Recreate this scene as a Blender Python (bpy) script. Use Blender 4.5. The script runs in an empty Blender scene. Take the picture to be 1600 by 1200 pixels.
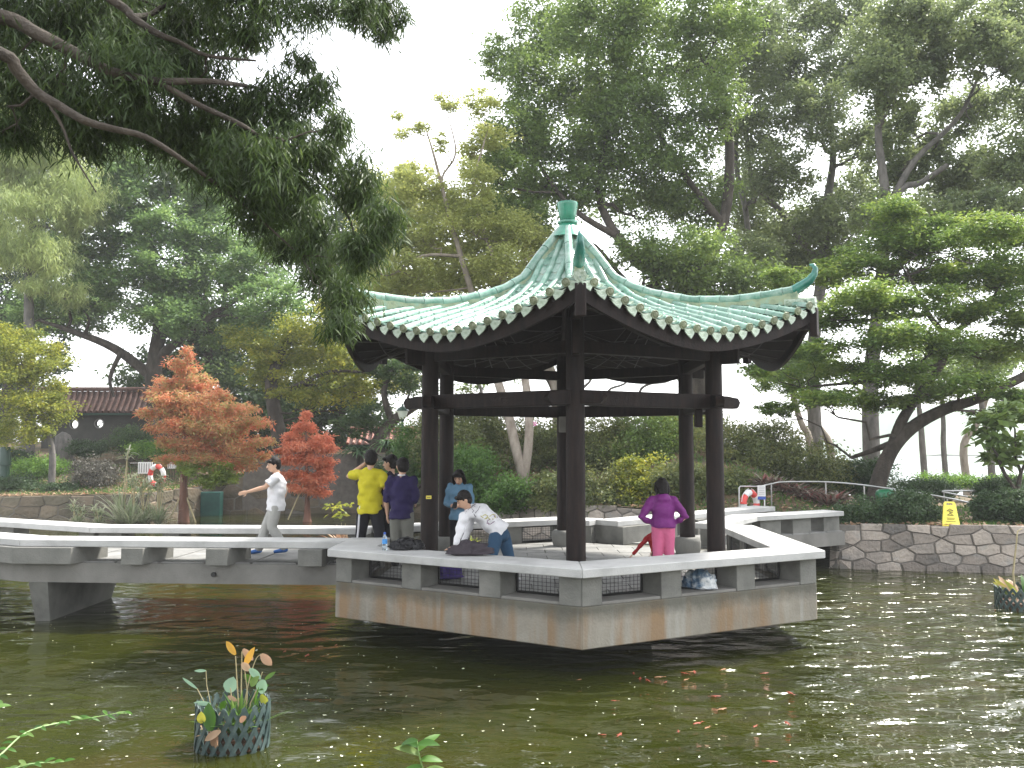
import bpy, bmesh, math, random
import numpy as np
from mathutils import noise as mnoise
from mathutils import Vector, Matrix, Quaternion
R = math.radians
random.seed(7)
rng = np.random.default_rng(7)
S = bpy.context.scene
COL = S.collection

# ------------------------------------------------------------------ camera
CAMZ = 2.55
cam_d = bpy.data.cameras.new('camera')
cam = bpy.data.objects.new('camera', cam_d)
COL.objects.link(cam)
cam.location = (0, 0, CAMZ)
PITCH = R(4.227)
cam.rotation_euler = (R(90) + PITCH, 0, 0)
FPX = 1367.0
cam_d.sensor_fit = 'HORIZONTAL'
cam_d.sensor_width = 36
cam_d.lens = 36 * FPX / 1600
cam_d.clip_start = 0.05
cam_d.clip_end = 6000
S.camera = cam
# ------------------------------------------------------------------ sky and sun
SUN_EL, SUN_AZ = R(56), R(55)      # azimuth measured from +Y (view direction) towards +X
w = bpy.data.worlds.new('World')
S.world = w
w.use_nodes = True
nt = w.node_tree
nt.nodes.clear()
sky = nt.nodes.new('ShaderNodeTexSky')
sky.sky_type = 'NISHITA'
sky.sun_disc = False
sky.sun_elevation = SUN_EL
sky.sun_rotation = SUN_AZ
sky.air_density = 1.0
sky.dust_density = 1.5
sky.ozone_density = 1.0
hs = nt.nodes.new('ShaderNodeHueSaturation')
hs.inputs['Saturation'].default_value = 0.15
bg = nt.nodes.new('ShaderNodeBackground')
bg.inputs['Strength'].default_value = 0.15
wo = nt.nodes.new('ShaderNodeOutputWorld')
nt.links.new(sky.outputs[0], hs.inputs['Color'])
nt.links.new(hs.outputs[0], bg.inputs['Color'])
nt.links.new(bg.outputs[0], wo.inputs['Surface'])
sd = bpy.data.lights.new('sun', 'SUN')
sd.energy = 2.3
sd.angle = R(7)
sd.color = (1.0, 0.95, 0.87)
so = bpy.data.objects.new('sun', sd)
COL.objects.link(so)
dirs = Vector((math.sin(SUN_AZ) * math.cos(SUN_EL), math.cos(SUN_AZ) * math.cos(SUN_EL), math.sin(SUN_EL)))
so.rotation_euler = dirs.to_track_quat('Z', 'Y').to_euler()
S.view_settings.view_transform = 'Standard'
S.view_settings.look = 'None'
S.view_settings.exposure = 2.0
S.view_settings.gamma = 1
S.render.engine = 'CYCLES'
S.cycles.max_bounces = 6
S.cycles.diffuse_bounces = 3
S.cycles.glossy_bounces = 3
S.cycles.transmission_bounces = 4
S.cycles.transparent_max_bounces = 8

# ------------------------------------------------------------------ helpers
def W(px, py, d=None, z=None):
    """photo pixel -> world point, at distance d along +Y, or on the level z"""
    u = px - 800.0
    v = 600.0 - py
    dx, dy, dz = u, FPX * math.cos(PITCH) - v * math.sin(PITCH), v * math.cos(PITCH) + FPX * math.sin(PITCH)
    t = d / dy if d is not None else (z - CAMZ) / dz
    return Vector((dx * t, dy * t, CAMZ + dz * t))

ORG = {}
def tag(o, label=None, cat=None, group=None, kind=None):
    if label: o['label'] = label
    if cat: o['category'] = cat
    if group: o['group'] = group
    if kind: o['kind'] = kind
    return o

def thing(name, loc, label, cat, group=None):
    o = bpy.data.objects.new(name, None)
    COL.objects.link(o)
    o.location = loc
    o.empty_display_size = .2
    ORG[o.name] = Vector(loc)
    return tag(o, label, cat, group)

def link(name, me, mat, parent=None, org=None, smooth=False, kind=None):
    """a mesh whose vertices are world coordinates relative to org / the parent's origin"""
    o = bpy.data.objects.new(name, me)
    COL.objects.link(o)
    if mat is not None and len(me.materials) == 0:
        me.materials.append(mat)
    if parent is not None:
        o.parent = parent
        ORG[o.name] = ORG[parent.name]
    else:
        ORG[o.name] = Vector(org) if org is not None else Vector((0, 0, 0))
        o.location = ORG[o.name]
    if smooth:
        me.polygons.foreach_set('use_smooth', np.ones(len(me.polygons), dtype=bool))
    if kind: o['kind'] = kind
    return o

def npmesh(name, V, F):
    """V (n,3) array, F (m,k) int array, all faces k-gons"""
    me = bpy.data.meshes.new(name)
    n, m, k = len(V), len(F), F.shape[1]
    me.vertices.add(n)
    me.vertices.foreach_set('co', np.asarray(V, dtype=np.float32).ravel())
    me.loops.add(m * k)
    me.loops.foreach_set('vertex_index', F.astype(np.int32).ravel())
    me.polygons.add(m)
    me.polygons.foreach_set('loop_start', np.arange(0, m * k, k, dtype=np.int32))
    me.polygons.foreach_set('loop_total', np.full(m, k, dtype=np.int32))
    me.update(calc_edges=True)
    return me

class MB:
    def __init__(s):
        s.v = []
        s.f = []
    def add(s, vs, fs):
        b = len(s.v)
        s.v += [tuple(v) for v in vs]
        s.f += [tuple(i + b for i in f) for f in fs]
    def box(s, c, d, rot=0.0, M=None):
        hx, hy, hz = d[0] / 2, d[1] / 2, d[2] / 2
        vs = [Vector((x * hx, y * hy, z * hz)) for z in (-1, 1) for y in (-1, 1) for x in (-1, 1)]
        m = M if M is not None else Matrix.Rotation(rot, 3, 'Z')
        c = Vector(c)
        s.add([c + m @ v for v in vs], [(0, 2, 3, 1), (4, 5, 7, 6), (0, 1, 5, 4), (2, 6, 7, 3), (0, 4, 6, 2), (1, 3, 7, 5)])
    def prism(s, poly, z0, z1):
        n = len(poly)
        a = sum(poly[i][0] * poly[(i + 1) % n][1] - poly[(i + 1) % n][0] * poly[i][1] for i in range(n))
        if a < 0: poly = poly[::-1]
        vs = [(p[0], p[1], z0) for p in poly] + [(p[0], p[1], z1) for p in poly]
        fs = [tuple(range(n))[::-1], tuple(range(n, 2 * n))]
        fs += [(i, (i + 1) % n, n + (i + 1) % n, n + i) for i in range(n)]
        s.add(vs, fs)
    def tube(s, pts, rad, n=6, cap=True, flat=None):
        pts = [Vector(p) for p in pts]
        if not hasattr(rad, '__len__'): rad = [rad] * len(pts)
        vs, fs = [], []
        up = Vector((0, 0, 1))
        prev = None
        for i, p in enumerate(pts):
            d = (pts[min(i + 1, len(pts) - 1)] - pts[max(i - 1, 0)])
            if d.length < 1e-9: d = Vector((0, 0, 1))
            d.normalize()
            if prev is None:
                a = d.cross(up)
                if a.length < .1: a = d.cross(Vector((1, 0, 0)))
            else:
                a = prev - d * prev.dot(d)
                if a.length < 1e-4: a = d.orthogonal()
            a.normalize()
            prev = a
            b = d.cross(a)
            for k in range(n):
                t = 2 * math.pi * k / n
                vs.append(p + (a * math.cos(t) + b * math.sin(t) * (flat if flat else 1)) * rad[i])
        for i in range(len(pts) - 1):
            for k in range(n):
                k2 = (k + 1) % n
                fs.append((i * n + k, i * n + k2, (i + 1) * n + k2, (i + 1) * n + k))
        if cap:
            fs.append(tuple(range(n))[::-1])
            fs.append(tuple(range((len(pts) - 1) * n, len(pts) * n)))
        s.add(vs, fs)
    def lathe(s, c, prof, n=16, M=None):
        c = Vector(c)
        vs, fs = [], []
        m = M if M is not None else Matrix.Identity(3)
        for r, z in prof:
            for k in range(n):
                t = 2 * math.pi * k / n
                vs.append(c + m @ Vector((r * math.cos(t), r * math.sin(t), z)))
        for i in range(len(prof) - 1):
            for k in range(n):
                k2 = (k + 1) % n
                fs.append((i * n + k, i * n + k2, (i + 1) * n + k2, (i + 1) * n + k))
        fs.append(tuple(range(n))[::-1])
        fs.append(tuple(range((len(prof) - 1) * n, len(prof) * n)))
        s.add(vs, fs)
    def mesh(s, name, org=None):
        me = bpy.data.meshes.new(name)
        o = org if org is not None else (0, 0, 0)
        me.from_pydata([(v[0] - o[0], v[1] - o[1], v[2] - o[2]) for v in s.v], [], s.f)
        me.update()
        return me
    def build(s, name, mat, parent=None, org=None, smooth=False, bevel=0, kind=None):
        o0 = ORG[parent.name] if parent is not None else (org if org is not None else (0, 0, 0))
        me = s.mesh(name, o0)
        if bevel:
            bm = bmesh.new()
            bm.from_mesh(me)
            es = [e for e in bm.edges if len(e.link_faces) == 2 and e.calc_face_angle(0) > .5]
            bmesh.ops.bevel(bm, geom=es, offset=bevel, segments=1, affect='EDGES')
            bm.to_mesh(me)
            bm.free()
        o = link(name, me, mat, parent, org, False, kind)
        if smooth:
            for p in me.polygons: p.use_smooth = True
            try: me.set_sharp_from_angle(angle=R(50))
            except Exception: pass
        return o

# ------------------------------------------------------------------ materials
def newmat(name):
    m = bpy.data.materials.new(name)
    m.use_nodes = True
    n = m.node_tree
    n.nodes.clear()
    out = n.nodes.new('ShaderNodeOutputMaterial')
    b = n.nodes.new('ShaderNodeBsdfPrincipled')
    n.links.new(b.outputs[0], out.inputs['Surface'])
    return m, n, b, out

def N(n, t, **kw):
    x = n.nodes.new(t)
    for k, v in kw.items():
        if k in x.inputs: x.inputs[k].default_value = v
        else: setattr(x, k, v)
    return x

def ramp(n, stops):
    r = n.nodes.new('ShaderNodeValToRGB')
    e = r.color_ramp.elements
    while len(e) < len(stops): e.new(.5)
    for i, (p, c) in enumerate(stops):
        e[i].position = p
        e[i].color = (*c, 1)
    return r

def noisy(name, cols, scale=4, rough=.6, bump=.2, bscale=30, stretch=(1, 1, 1), coat=0, spec=.5, detail=5, bdist=.02, stops=None, perobj=0.0, metallic=0, rnd3=False):
    m, n, b, out = newmat(name)
    tc = N(n, 'ShaderNodeTexCoord')
    mp = N(n, 'ShaderNodeMapping')
    mp.inputs['Scale'].default_value = stretch
    if rnd3:
        oi0 = N(n, 'ShaderNodeObjectInfo')
        va = N(n, 'ShaderNodeVectorMath', operation='ADD')
        ms = N(n, 'ShaderNodeMath', operation='MULTIPLY')
        ms.inputs[1].default_value = 37.0
        n.links.new(oi0.outputs['Random'], ms.inputs[0])
        n.links.new(tc.outputs['Object'], va.inputs[0])
        n.links.new(ms.outputs[0], va.inputs[1])
        n.links.new(va.outputs[0], mp.inputs[0])
    else:
        n.links.new(tc.outputs['Object'], mp.inputs[0])
    ns = N(n, 'ShaderNodeTexNoise', Scale=scale, Detail=detail, Roughness=.6)
    n.links.new(mp.outputs[0], ns.inputs['Vector'])
    k = len(cols)
    if stops is None: stops = [.3 + .4 * i / max(1, k - 1) for i in range(k)]
    r = ramp(n, list(zip(stops, cols)))
    n.links.new(ns.outputs['Fac'], r.inputs[0])
    last = r.outputs[0]
    if perobj:
        oi = N(n, 'ShaderNodeObjectInfo')
        h = N(n, 'ShaderNodeHueSaturation')
        mr = N(n, 'ShaderNodeMapRange')
        mr.inputs['To Min'].default_value = 1 - perobj
        mr.inputs['To Max'].default_value = 1 + perobj
        n.links.new(oi.outputs['Random'], mr.inputs['Value'])
        n.links.new(mr.outputs[0], h.inputs['Value'])
        n.links.new(last, h.inputs['Color'])
        last = h.outputs[0]
    n.links.new(last, b.inputs['Base Color'])
    b.inputs['Roughness'].default_value = rough
    b.inputs['Specular IOR Level'].default_value = spec
    b.inputs['Coat Weight'].default_value = coat
    b.inputs['Metallic'].default_value = metallic
    if bump:
        n2 = N(n, 'ShaderNodeTexNoise', Scale=bscale, Detail=4)
        n.links.new(tc.outputs['Object'], n2.inputs['Vector'])
        bp = N(n, 'ShaderNodeBump', Strength=bump, Distance=bdist)
        n.links.new(n2.outputs['Fac'], bp.inputs['Height'])
        n.links.new(bp.outputs[0], b.inputs['Normal'])
    return m

M = {}
M['wood'] = noisy('dark_wood', [(.006, .004, .004), (.013, .008, .007), (.022, .013, .010)], 3, .6, .3, 40, (6, 6, .7), spec=.2)
M['soffit'] = noisy('soffit_boards', [(.008, .006, .006), (.016, .012, .011)], 6, .8, .2, 30, (3, 3, 3), spec=.1)
M['batten'] = noisy('soffit_battens', [(.05, .045, .045), (.07, .065, .065)], 6, .7, .1, 30)
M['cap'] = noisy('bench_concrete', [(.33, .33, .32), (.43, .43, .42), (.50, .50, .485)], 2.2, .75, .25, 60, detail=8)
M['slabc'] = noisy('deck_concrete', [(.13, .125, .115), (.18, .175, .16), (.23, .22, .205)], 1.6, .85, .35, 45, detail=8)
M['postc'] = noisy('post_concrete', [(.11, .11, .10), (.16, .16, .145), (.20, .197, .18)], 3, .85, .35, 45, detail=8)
M['stone'] = noisy('rubble_stone', [(.17, .17, .165), (.27, .24, .21), (.36, .31, .265), (.29, .285, .27)], 1.2, .9, .8, 16, detail=9, bdist=.05, perobj=.4, rnd3=True)
M['oldstone'] = noisy('mossy_stone', [(.07, .07, .045), (.14, .12, .085), (.22, .17, .12)], .8, .9, .8, 10, detail=9, bdist=.06, perobj=.3, rnd3=True)
M['mortar'] = noisy('wall_mortar', [(.13, .12, .105), (.20, .185, .165)], 5, .95, .5, 30)
M['paver'] = noisy('floor_paver', [(.15, .15, .145), (.20, .20, .19), (.25, .245, .235)], 3, .8, .2, 50, perobj=.12)
M['ground'] = noisy('soil_and_litter', [(.035, .04, .015), (.07, .065, .03), (.14, .09, .05), (.06, .07, .025)], 1.3, .95, .6, 12, detail=10, bdist=.08)
M['bark'] = noisy('dark_bark', [(.025, .020, .016), (.055, .045, .035), (.09, .075, .06)], 5, .9, .7, 20, (1, 1, .35), bdist=.04)
M['pbark'] = noisy('pale_bark', [(.16, .13, .10), (.26, .22, .18), (.34, .30, .25)], 5, .85, .5, 24, (1, 1, .4), bdist=.03)
M['gbark'] = noisy('grey_bark', [(.07, .07, .065), (.13, .12, .11), (.19, .175, .16)], 5, .9, .6, 20, (1, 1, .4), bdist=.03)
M['rbark'] = noisy('red_bark', [(.12, .06, .04), (.20, .10, .07)], 6, .9, .5, 20, (1, 1, .3))
M['metal'] = noisy('steel_rail', [(.45, .45, .45), (.6, .6, .6)], 5, .3, 0, metallic=.9)
M['black'] = noisy('black_paint', [(.01, .01, .01), (.02, .02, .02)], 5, .5, .1)
M['green_metal'] = noisy('dark_green_paint', [(.008, .035, .022), (.012, .05, .03)], 5, .4, .1)
M['bin_green'] = noisy('bin_green', [(.01, .12, .05), (.015, .16, .07)], 5, .3, .05)
M['yellow_plastic'] = noisy('yellow_plastic', [(.62, .52, .05), (.70, .60, .08)], 5, .4, .05)
M['ringred'] = noisy('ring_red', [(.62, .06, .05), (.72, .09, .08)], 5, .45, .05)
M['white'] = noisy('white_paint', [(.68, .68, .67), (.78, .78, .77)], 5, .5, .05)
M['blue'] = noisy('blue_paint', [(.03, .08, .35), (.04, .10, .42)], 5, .5, .05)
M['darkroof'] = noisy('brown_roof_tile', [(.045, .022, .018), (.09, .045, .035), (.13, .08, .07)], 4, .6, .3, 30, perobj=.2)
M['redroof'] = noisy('red_roof_tile', [(.20, .07, .05), (.30, .12, .09), (.40, .28, .24)], 5, .6, .3, 30, perobj=.2)
M['wallplaster'] = noisy('dark_wall_plaster', [(.03, .03, .025), (.06, .058, .05)], 2, .9, .2, 20)
M['lattice'] = noisy('grey_green_lattice', [(.02, .04, .038), (.045, .075, .07), (.10, .14, .13)], 9, .5, .1, 40)
M['soil'] = noisy('pot_soil', [(.03, .02, .012), (.09, .05, .03), (.16, .07, .04)], 20, .9, .6, 40)
M['bamboo'] = noisy('bamboo_cane', [(.30, .25, .14), (.45, .38, .22)], 8, .6, .1)
M['skin'] = noisy('skin', [(.50, .30, .20), (.58, .36, .25)], 6, .5, .05)
M['hair'] = noisy('black_hair', [(.006, .005, .005), (.014, .011, .010)], 30, .55, .5, 80, (1, 1, .2), spec=.2)

def glaze():
    m, n, b, out = newmat('glazed_green_tile')
    tc = N(n, 'ShaderNodeTexCoord')
    oi = N(n, 'ShaderNodeObjectInfo')
    ad = N(n, 'ShaderNodeVectorMath', operation='ADD')
    n.links.new(tc.outputs['Object'], ad.inputs[0])
    n.links.new(oi.outputs['Random'], ad.inputs[1])
    ns = N(n, 'ShaderNodeTexNoise', Scale=7, Detail=7, Roughness=.65)
    n.links.new(ad.outputs[0], ns.inputs['Vector'])
    r = ramp(n, [(.28, (.06, .16, .12)), (.42, (.13, .26, .20)), (.56, (.22, .34, .28)), (.72, (.36, .43, .37))])
    n.links.new(ns.outputs['Fac'], r.inputs[0])
    h = N(n, 'ShaderNodeHueSaturation')
    mr = N(n, 'ShaderNodeMapRange')
    mr.inputs['To Min'].default_value = .82
    mr.inputs['To Max'].default_value = 1.18
    n.links.new(oi.outputs['Random'], mr.inputs['Value'])
    n.links.new(mr.outputs[0], h.inputs['Value'])
    n.links.new(r.outputs[0], h.inputs['Color'])
    n.links.new(h.outputs[0], b.inputs['Base Color'])
    b.inputs['Roughness'].default_value = .24
    b.inputs['Coat Weight'].default_value = .3
    b.inputs['Coat Roughness'].default_value = .12
    return m
M['glaze'] = glaze()
M['glaze_end'] = noisy('weathered_tile_end', [(.16, .22, .13), (.34, .42, .33), (.50, .55, .46)], 22, .4, .4, 60, perobj=.15)
M['disc_end'] = noisy('mossy_disc_end', [(.08, .11, .05), (.20, .23, .14), (.34, .37, .27)], 22, .5, .4, 60, perobj=.2)
M['ridgebase'] = noisy('ridge_mortar', [(.16, .22, .15), (.30, .34, .22), (.24, .38, .30)], 7, .7, .3, 40)
M['finial'] = noisy('finial_glaze', [(.02, .16, .10), (.05, .26, .17)], 6, .18, .02, coat=.4)
M['horn'] = noisy('horn_glaze', [(.015, .11, .09), (.04, .22, .17)], 10, .25, .05, coat=.3)

def stained():
    m, n, b, out = newmat('stained_platform_concrete')
    tc = N(n, 'ShaderNodeTexCoord')
    sp = N(n, 'ShaderNodeSeparateXYZ')
    n.links.new(tc.outputs['Object'], sp.inputs[0])
    base = N(n, 'ShaderNodeTexNoise', Scale=1.7, Detail=9, Roughness=.6)
    n.links.new(tc.outputs['Object'], base.inputs['Vector'])
    r = ramp(n, [(.3, (.17, .155, .125)), (.5, (.24, .22, .18)), (.7, (.30, .28, .235))])
    n.links.new(base.outputs['Fac'], r.inputs[0])
    mp = N(n, 'ShaderNodeMapping')
    mp.inputs['Scale'].default_value = (2.1, 2.1, .22)
    n.links.new(tc.outputs['Object'], mp.inputs[0])
    st = N(n, 'ShaderNodeTexNoise', Scale=1.6, Detail=4, Roughness=.55)
    n.links.new(mp.outputs[0], st.inputs['Vector'])
    sr = ramp(n, [(.44, (0, 0, 0)), (.62, (1, 1, 1))])
    n.links.new(st.outputs['Fac'], sr.inputs[0])
    mx = N(n, 'ShaderNodeMix', data_type='RGBA')
    ml = N(n, 'ShaderNodeMath', operation='MULTIPLY')
    ml.inputs[1].default_value = .8
    n.links.new(sr.outputs[0], ml.inputs[0])
    n.links.new(ml.outputs[0], mx.inputs[0])
    n.links.new(r.outputs[0], mx.inputs[6])
    mx.inputs[7].default_value = (.23, .14, .065, 1)
    # white lime runs
    mp2 = N(n, 'ShaderNodeMapping')
    mp2.inputs['Scale'].default_value = (3.3, 3.3, .3)
    mp2.inputs['Location'].default_value = (4, 2, 1)
    n.links.new(tc.outputs['Object'], mp2.inputs[0])
    st2 = N(n, 'ShaderNodeTexNoise', Scale=1.9, Detail=3)
    n.links.new(mp2.outputs[0], st2.inputs['Vector'])
    sr2 = ramp(n, [(.56, (0, 0, 0)), (.72, (.7, .7, .7))])
    n.links.new(st2.outputs['Fac'], sr2.inputs[0])
    mx2 = N(n, 'ShaderNodeMix', data_type='RGBA')
    n.links.new(sr2.outputs[0], mx2.inputs[0])
    n.links.new(mx.outputs[2], mx2.inputs[6])
    mx2.inputs[7].default_value = (.32, .32, .29, 1)
    # algae band near the top edge
    nz = N(n, 'ShaderNodeTexNoise', Scale=3.5, Detail=8, Roughness=.7)
    n.links.new(tc.outputs['Object'], nz.inputs['Vector'])
    a1 = N(n, 'ShaderNodeMath', operation='MULTIPLY_ADD')
    a1.inputs[1].default_value = .26
    n.links.new(nz.outputs['Fac'], a1.inputs[0])
    n.links.new(sp.outputs['Z'], a1.inputs[2])
    mr = N(n, 'ShaderNodeMapRange')
    mr.inputs['From Min'].default_value = .72
    mr.inputs['From Max'].default_value = .86
    n.links.new(a1.outputs[0], mr.inputs['Value'])
    mr.inputs['To Max'].default_value = .75
    mx3 = N(n, 'ShaderNodeMix', data_type='RGBA')
    n.links.new(mr.outputs[0], mx3.inputs[0])
    n.links.new(mx2.outputs[2], mx3.inputs[6])
    mx3.inputs[7].default_value = (.065, .066, .052, 1)
    n.links.new(mx3.outputs[2], b.inputs['Base Color'])
    b.inputs['Roughness'].default_value = .85
    n2 = N(n, 'ShaderNodeTexNoise', Scale=35, Detail=5)
    n.links.new(tc.outputs['Object'], n2.inputs['Vector'])
    bp = N(n, 'ShaderNodeBump', Strength=.35, Distance=.02)
    n.links.new(n2.outputs['Fac'], bp.inputs['Height'])
    n.links.new(bp.outputs[0], b.inputs['Normal'])
    return m
M['stained'] = stained()

def leafmat(name, cols, trans=.42, rough=.5, spec=.35):
    m, n, b, out = newmat(name)
    at = N(n, 'ShaderNodeAttribute')
    at.attribute_name = 'v'
    k = len(cols)
    r = ramp(n, [(i / (k - 1), c) for i, c in enumerate(cols)])
    n.links.new(at.outputs['Fac'], r.inputs[0])
    n.links.new(r.outputs[0], b.inputs['Base Color'])
    b.inputs['Roughness'].default_value = rough
    b.inputs['Specular IOR Level'].default_value = spec
    tr = N(n, 'ShaderNodeBsdfTranslucent')
    h = N(n, 'ShaderNodeHueSaturation')
    h.inputs['Value'].default_value = 1.5
    h.inputs['Hue'].default_value = .48
    n.links.new(r.outputs[0], h.inputs['Color'])
    n.links.new(h.outputs[0], tr.inputs['Color'])
    mx = N(n, 'ShaderNodeMixShader')
    mx.inputs[0].default_value = trans
    n.links.new(b.outputs[0], mx.inputs[1])
    n.links.new(tr.outputs[0], mx.inputs[2])
    n.links.new(mx.outputs[0], out.inputs['Surface'])
    return m
LM = {
 'ficus': leafmat('ficus_leaf', [(0.067, 0.110, 0.033), (0.105, 0.173, 0.046), (0.151, 0.237, 0.058), (0.189, 0.267, 0.065)]),
 'ficus2': leafmat('grey_green_leaf', [(0.084, 0.127, 0.054), (0.125, 0.169, 0.078), (0.178, 0.237, 0.094), (0.231, 0.289, 0.110)]),
 'layer': leafmat('layered_tree_leaf', [(0.057, 0.104, 0.028), (0.101, 0.185, 0.039), (0.164, 0.254, 0.050), (0.253, 0.323, 0.066)], .4),
 'dark': leafmat('dark_tree_leaf', [(0.026, 0.056, 0.020), (0.044, 0.088, 0.032), (0.067, 0.119, 0.040), (0.106, 0.163, 0.050)]),
 'mid': leafmat('mid_green_leaf', [(0.056, 0.112, 0.039), (0.094, 0.176, 0.058), (0.149, 0.256, 0.078), (0.242, 0.337, 0.104)]),
 'pale': leafmat('pale_yellow_green_leaf', [(0.180, 0.218, 0.066), (0.252, 0.299, 0.088), (0.324, 0.368, 0.110), (0.408, 0.437, 0.154)], .45),
 'casu': leafmat('pale_needle_leaf', [(0.178, 0.248, 0.095), (0.267, 0.342, 0.135), (0.356, 0.435, 0.162), (0.446, 0.497, 0.203)], .4),
 'yellow': leafmat('yellow_green_leaf', [(0.084, 0.126, 0.021), (0.158, 0.200, 0.032), (0.252, 0.284, 0.042), (0.378, 0.357, 0.053)], .45),
 'over': leafmat('narrow_overhanging_leaf', [(0.026, 0.042, 0.017), (0.041, 0.069, 0.023), (0.058, 0.102, 0.028), (0.093, 0.148, 0.037)], .35),
 'cypress': leafmat('rust_cypress_needle', [(0.428, 0.139, 0.061), (0.523, 0.202, 0.091), (0.499, 0.266, 0.121), (0.356, 0.304, 0.109), (0.309, 0.342, 0.097)], .35),
 'cypress2': leafmat('orange_cypress_needle', [(.56, .19, .09), (.62, .24, .12), (.60, .30, .17)], .35),
 'lime': leafmat('lime_needle', [(.16, .25, .04), (.26, .34, .06)], .45),
 'shrub': leafmat('olive_shrub_leaf', [(0.060, 0.090, 0.036), (0.105, 0.135, 0.051), (0.164, 0.194, 0.064), (0.239, 0.239, 0.086)], .3),
 'fern': leafmat('bright_fern_leaf', [(0.048, 0.108, 0.027), (0.076, 0.162, 0.036), (0.114, 0.216, 0.045)], .4),
 'hedge': leafmat('hedge_leaf', [(0.030, 0.060, 0.024), (0.048, 0.090, 0.036), (0.072, 0.120, 0.042)], .2),
 'hedgeb': leafmat('bright_hedge_leaf', [(.06, .14, .025), (.10, .22, .035), (.20, .34, .05)], .35),
 'hedgep': leafmat('purple_grey_hedge_leaf', [(.05, .05, .04), (.09, .085, .07), (.12, .12, .09)], .15),
 'brom': leafmat('bromeliad_leaf', [(.08, .05, .04), (.16, .12, .09), (.28, .25, .20), (.30, .08, .07)], .2),
 'reed': leafmat('reed_leaf', [(.20, .27, .14), (.34, .38, .24), (.50, .50, .38)], .35),
 'dry': leafmat('withered_leaf', [(.30, .18, .10), (.40, .27, .17), (.45, .34, .22)], .3),
 'gold': leafmat('golden_leaf', [(.50, .30, .04), (.55, .38, .08)], .35),
 'weed': leafmat('water_weed_leaf', [(0.030, 0.090, 0.012), (0.060, 0.156, 0.018), (0.156, 0.228, 0.072)], .35),
 'palm': leafmat('palm_leaf', [(0.016, 0.046, 0.018), (0.039, 0.091, 0.033), (0.091, 0.156, 0.065)], .25),
}

def water_mat():
    m, n, b, out = newmat('pond_water')
    tc = N(n, 'ShaderNodeTexCoord')
    sp = N(n, 'ShaderNodeSeparateXYZ')
    n.links.new(tc.outputs['Object'], sp.inputs[0])
    ns = N(n, 'ShaderNodeTexNoise', Scale=.5, Detail=4)
    n.links.new(tc.outputs['Object'], ns.inputs['Vector'])
    r = ramp(n, [(.3, (.013, .017, .002)), (.55, (.024, .028, .004)), (.75, (.042, .034, .009))])
    n.links.new(ns.outputs['Fac'], r.inputs[0])
    n.links.new(r.outputs[0], b.inputs['Base Color'])
    b.inputs['Roughness'].default_value = .04
    b.inputs['IOR'].default_value = 1.33
    # ripples: stronger in the open water to the right
    mr = N(n, 'ShaderNodeMapRange', interpolation_type='SMOOTHSTEP')
    mr.inputs['From Min'].default_value = 1.2
    mr.inputs['From Max'].default_value = 4.5
    mr.inputs['To Min'].default_value = .26
    mr.inputs['To Max'].default_value = 1.55
    big = N(n, 'ShaderNodeTexNoise', Scale=.25, Detail=1)
    n.links.new(tc.outputs['Object'], big.inputs['Vector'])
    ma = N(n, 'ShaderNodeMath', operation='MULTIPLY_ADD')
    ma.inputs[1].default_value = 3.0
    n.links.new(big.outputs['Fac'], ma.inputs[0])
    n.links.new(sp.outputs['X'], ma.inputs[2])
    n.links.new(ma.outputs[0], mr.inputs['Value'])
    mp = N(n, 'ShaderNodeMapping')
    mp.inputs['Rotation'].default_value = (0, 0, R(12))
    mp.inputs['Scale'].default_value = (.75, 1.25, 1)
    n.links.new(tc.outputs['Object'], mp.inputs[0])
    n1 = N(n, 'ShaderNodeTexNoise', Scale=2.3, Detail=.6, Roughness=.4, Distortion=.6)
    n.links.new(mp.outputs[0], n1.inputs['Vector'])
    n2 = N(n, 'ShaderNodeTexNoise', Scale=9, Detail=2, Roughness=.5, Distortion=.5)
    n.links.new(mp.outputs[0], n2.inputs['Vector'])
    ad = N(n, 'ShaderNodeMath', operation='MULTIPLY_ADD')
    ad.inputs[1].default_value = .16
    n.links.new(n2.outputs['Fac'], ad.inputs[0])
    n.links.new(n1.outputs['Fac'], ad.inputs[2])
    ml = N(n, 'ShaderNodeMath', operation='MULTIPLY')
    n.links.new(ad.outputs[0], ml.inputs[0])
    n.links.new(mr.outputs[0], ml.inputs[1])
    bp = N(n, 'ShaderNodeBump', Strength=1.0, Distance=.12)
    n.links.new(ml.outputs[0], bp.inputs['Height'])
    n.links.new(bp.outputs[0], b.inputs['Normal'])
    return m
M['water'] = water_mat()

def simple(name, col, rough=.5, spec=.5, trans=0, bump=0):
    m, n, b, out = newmat(name)
    b.inputs['Base Color'].default_value = (*col, 1)
    b.inputs['Roughness'].default_value = rough
    b.inputs['Specular IOR Level'].default_value = spec
    b.inputs['Transmission Weight'].default_value = trans
    return m

def cloth(name, col, rough=.85, wr=.6):
    c1 = tuple(c * .86 for c in col)
    m = noisy(name, [c1, col], 5, rough, wr, 9, spec=.25, bdist=.04)
    return m

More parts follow.
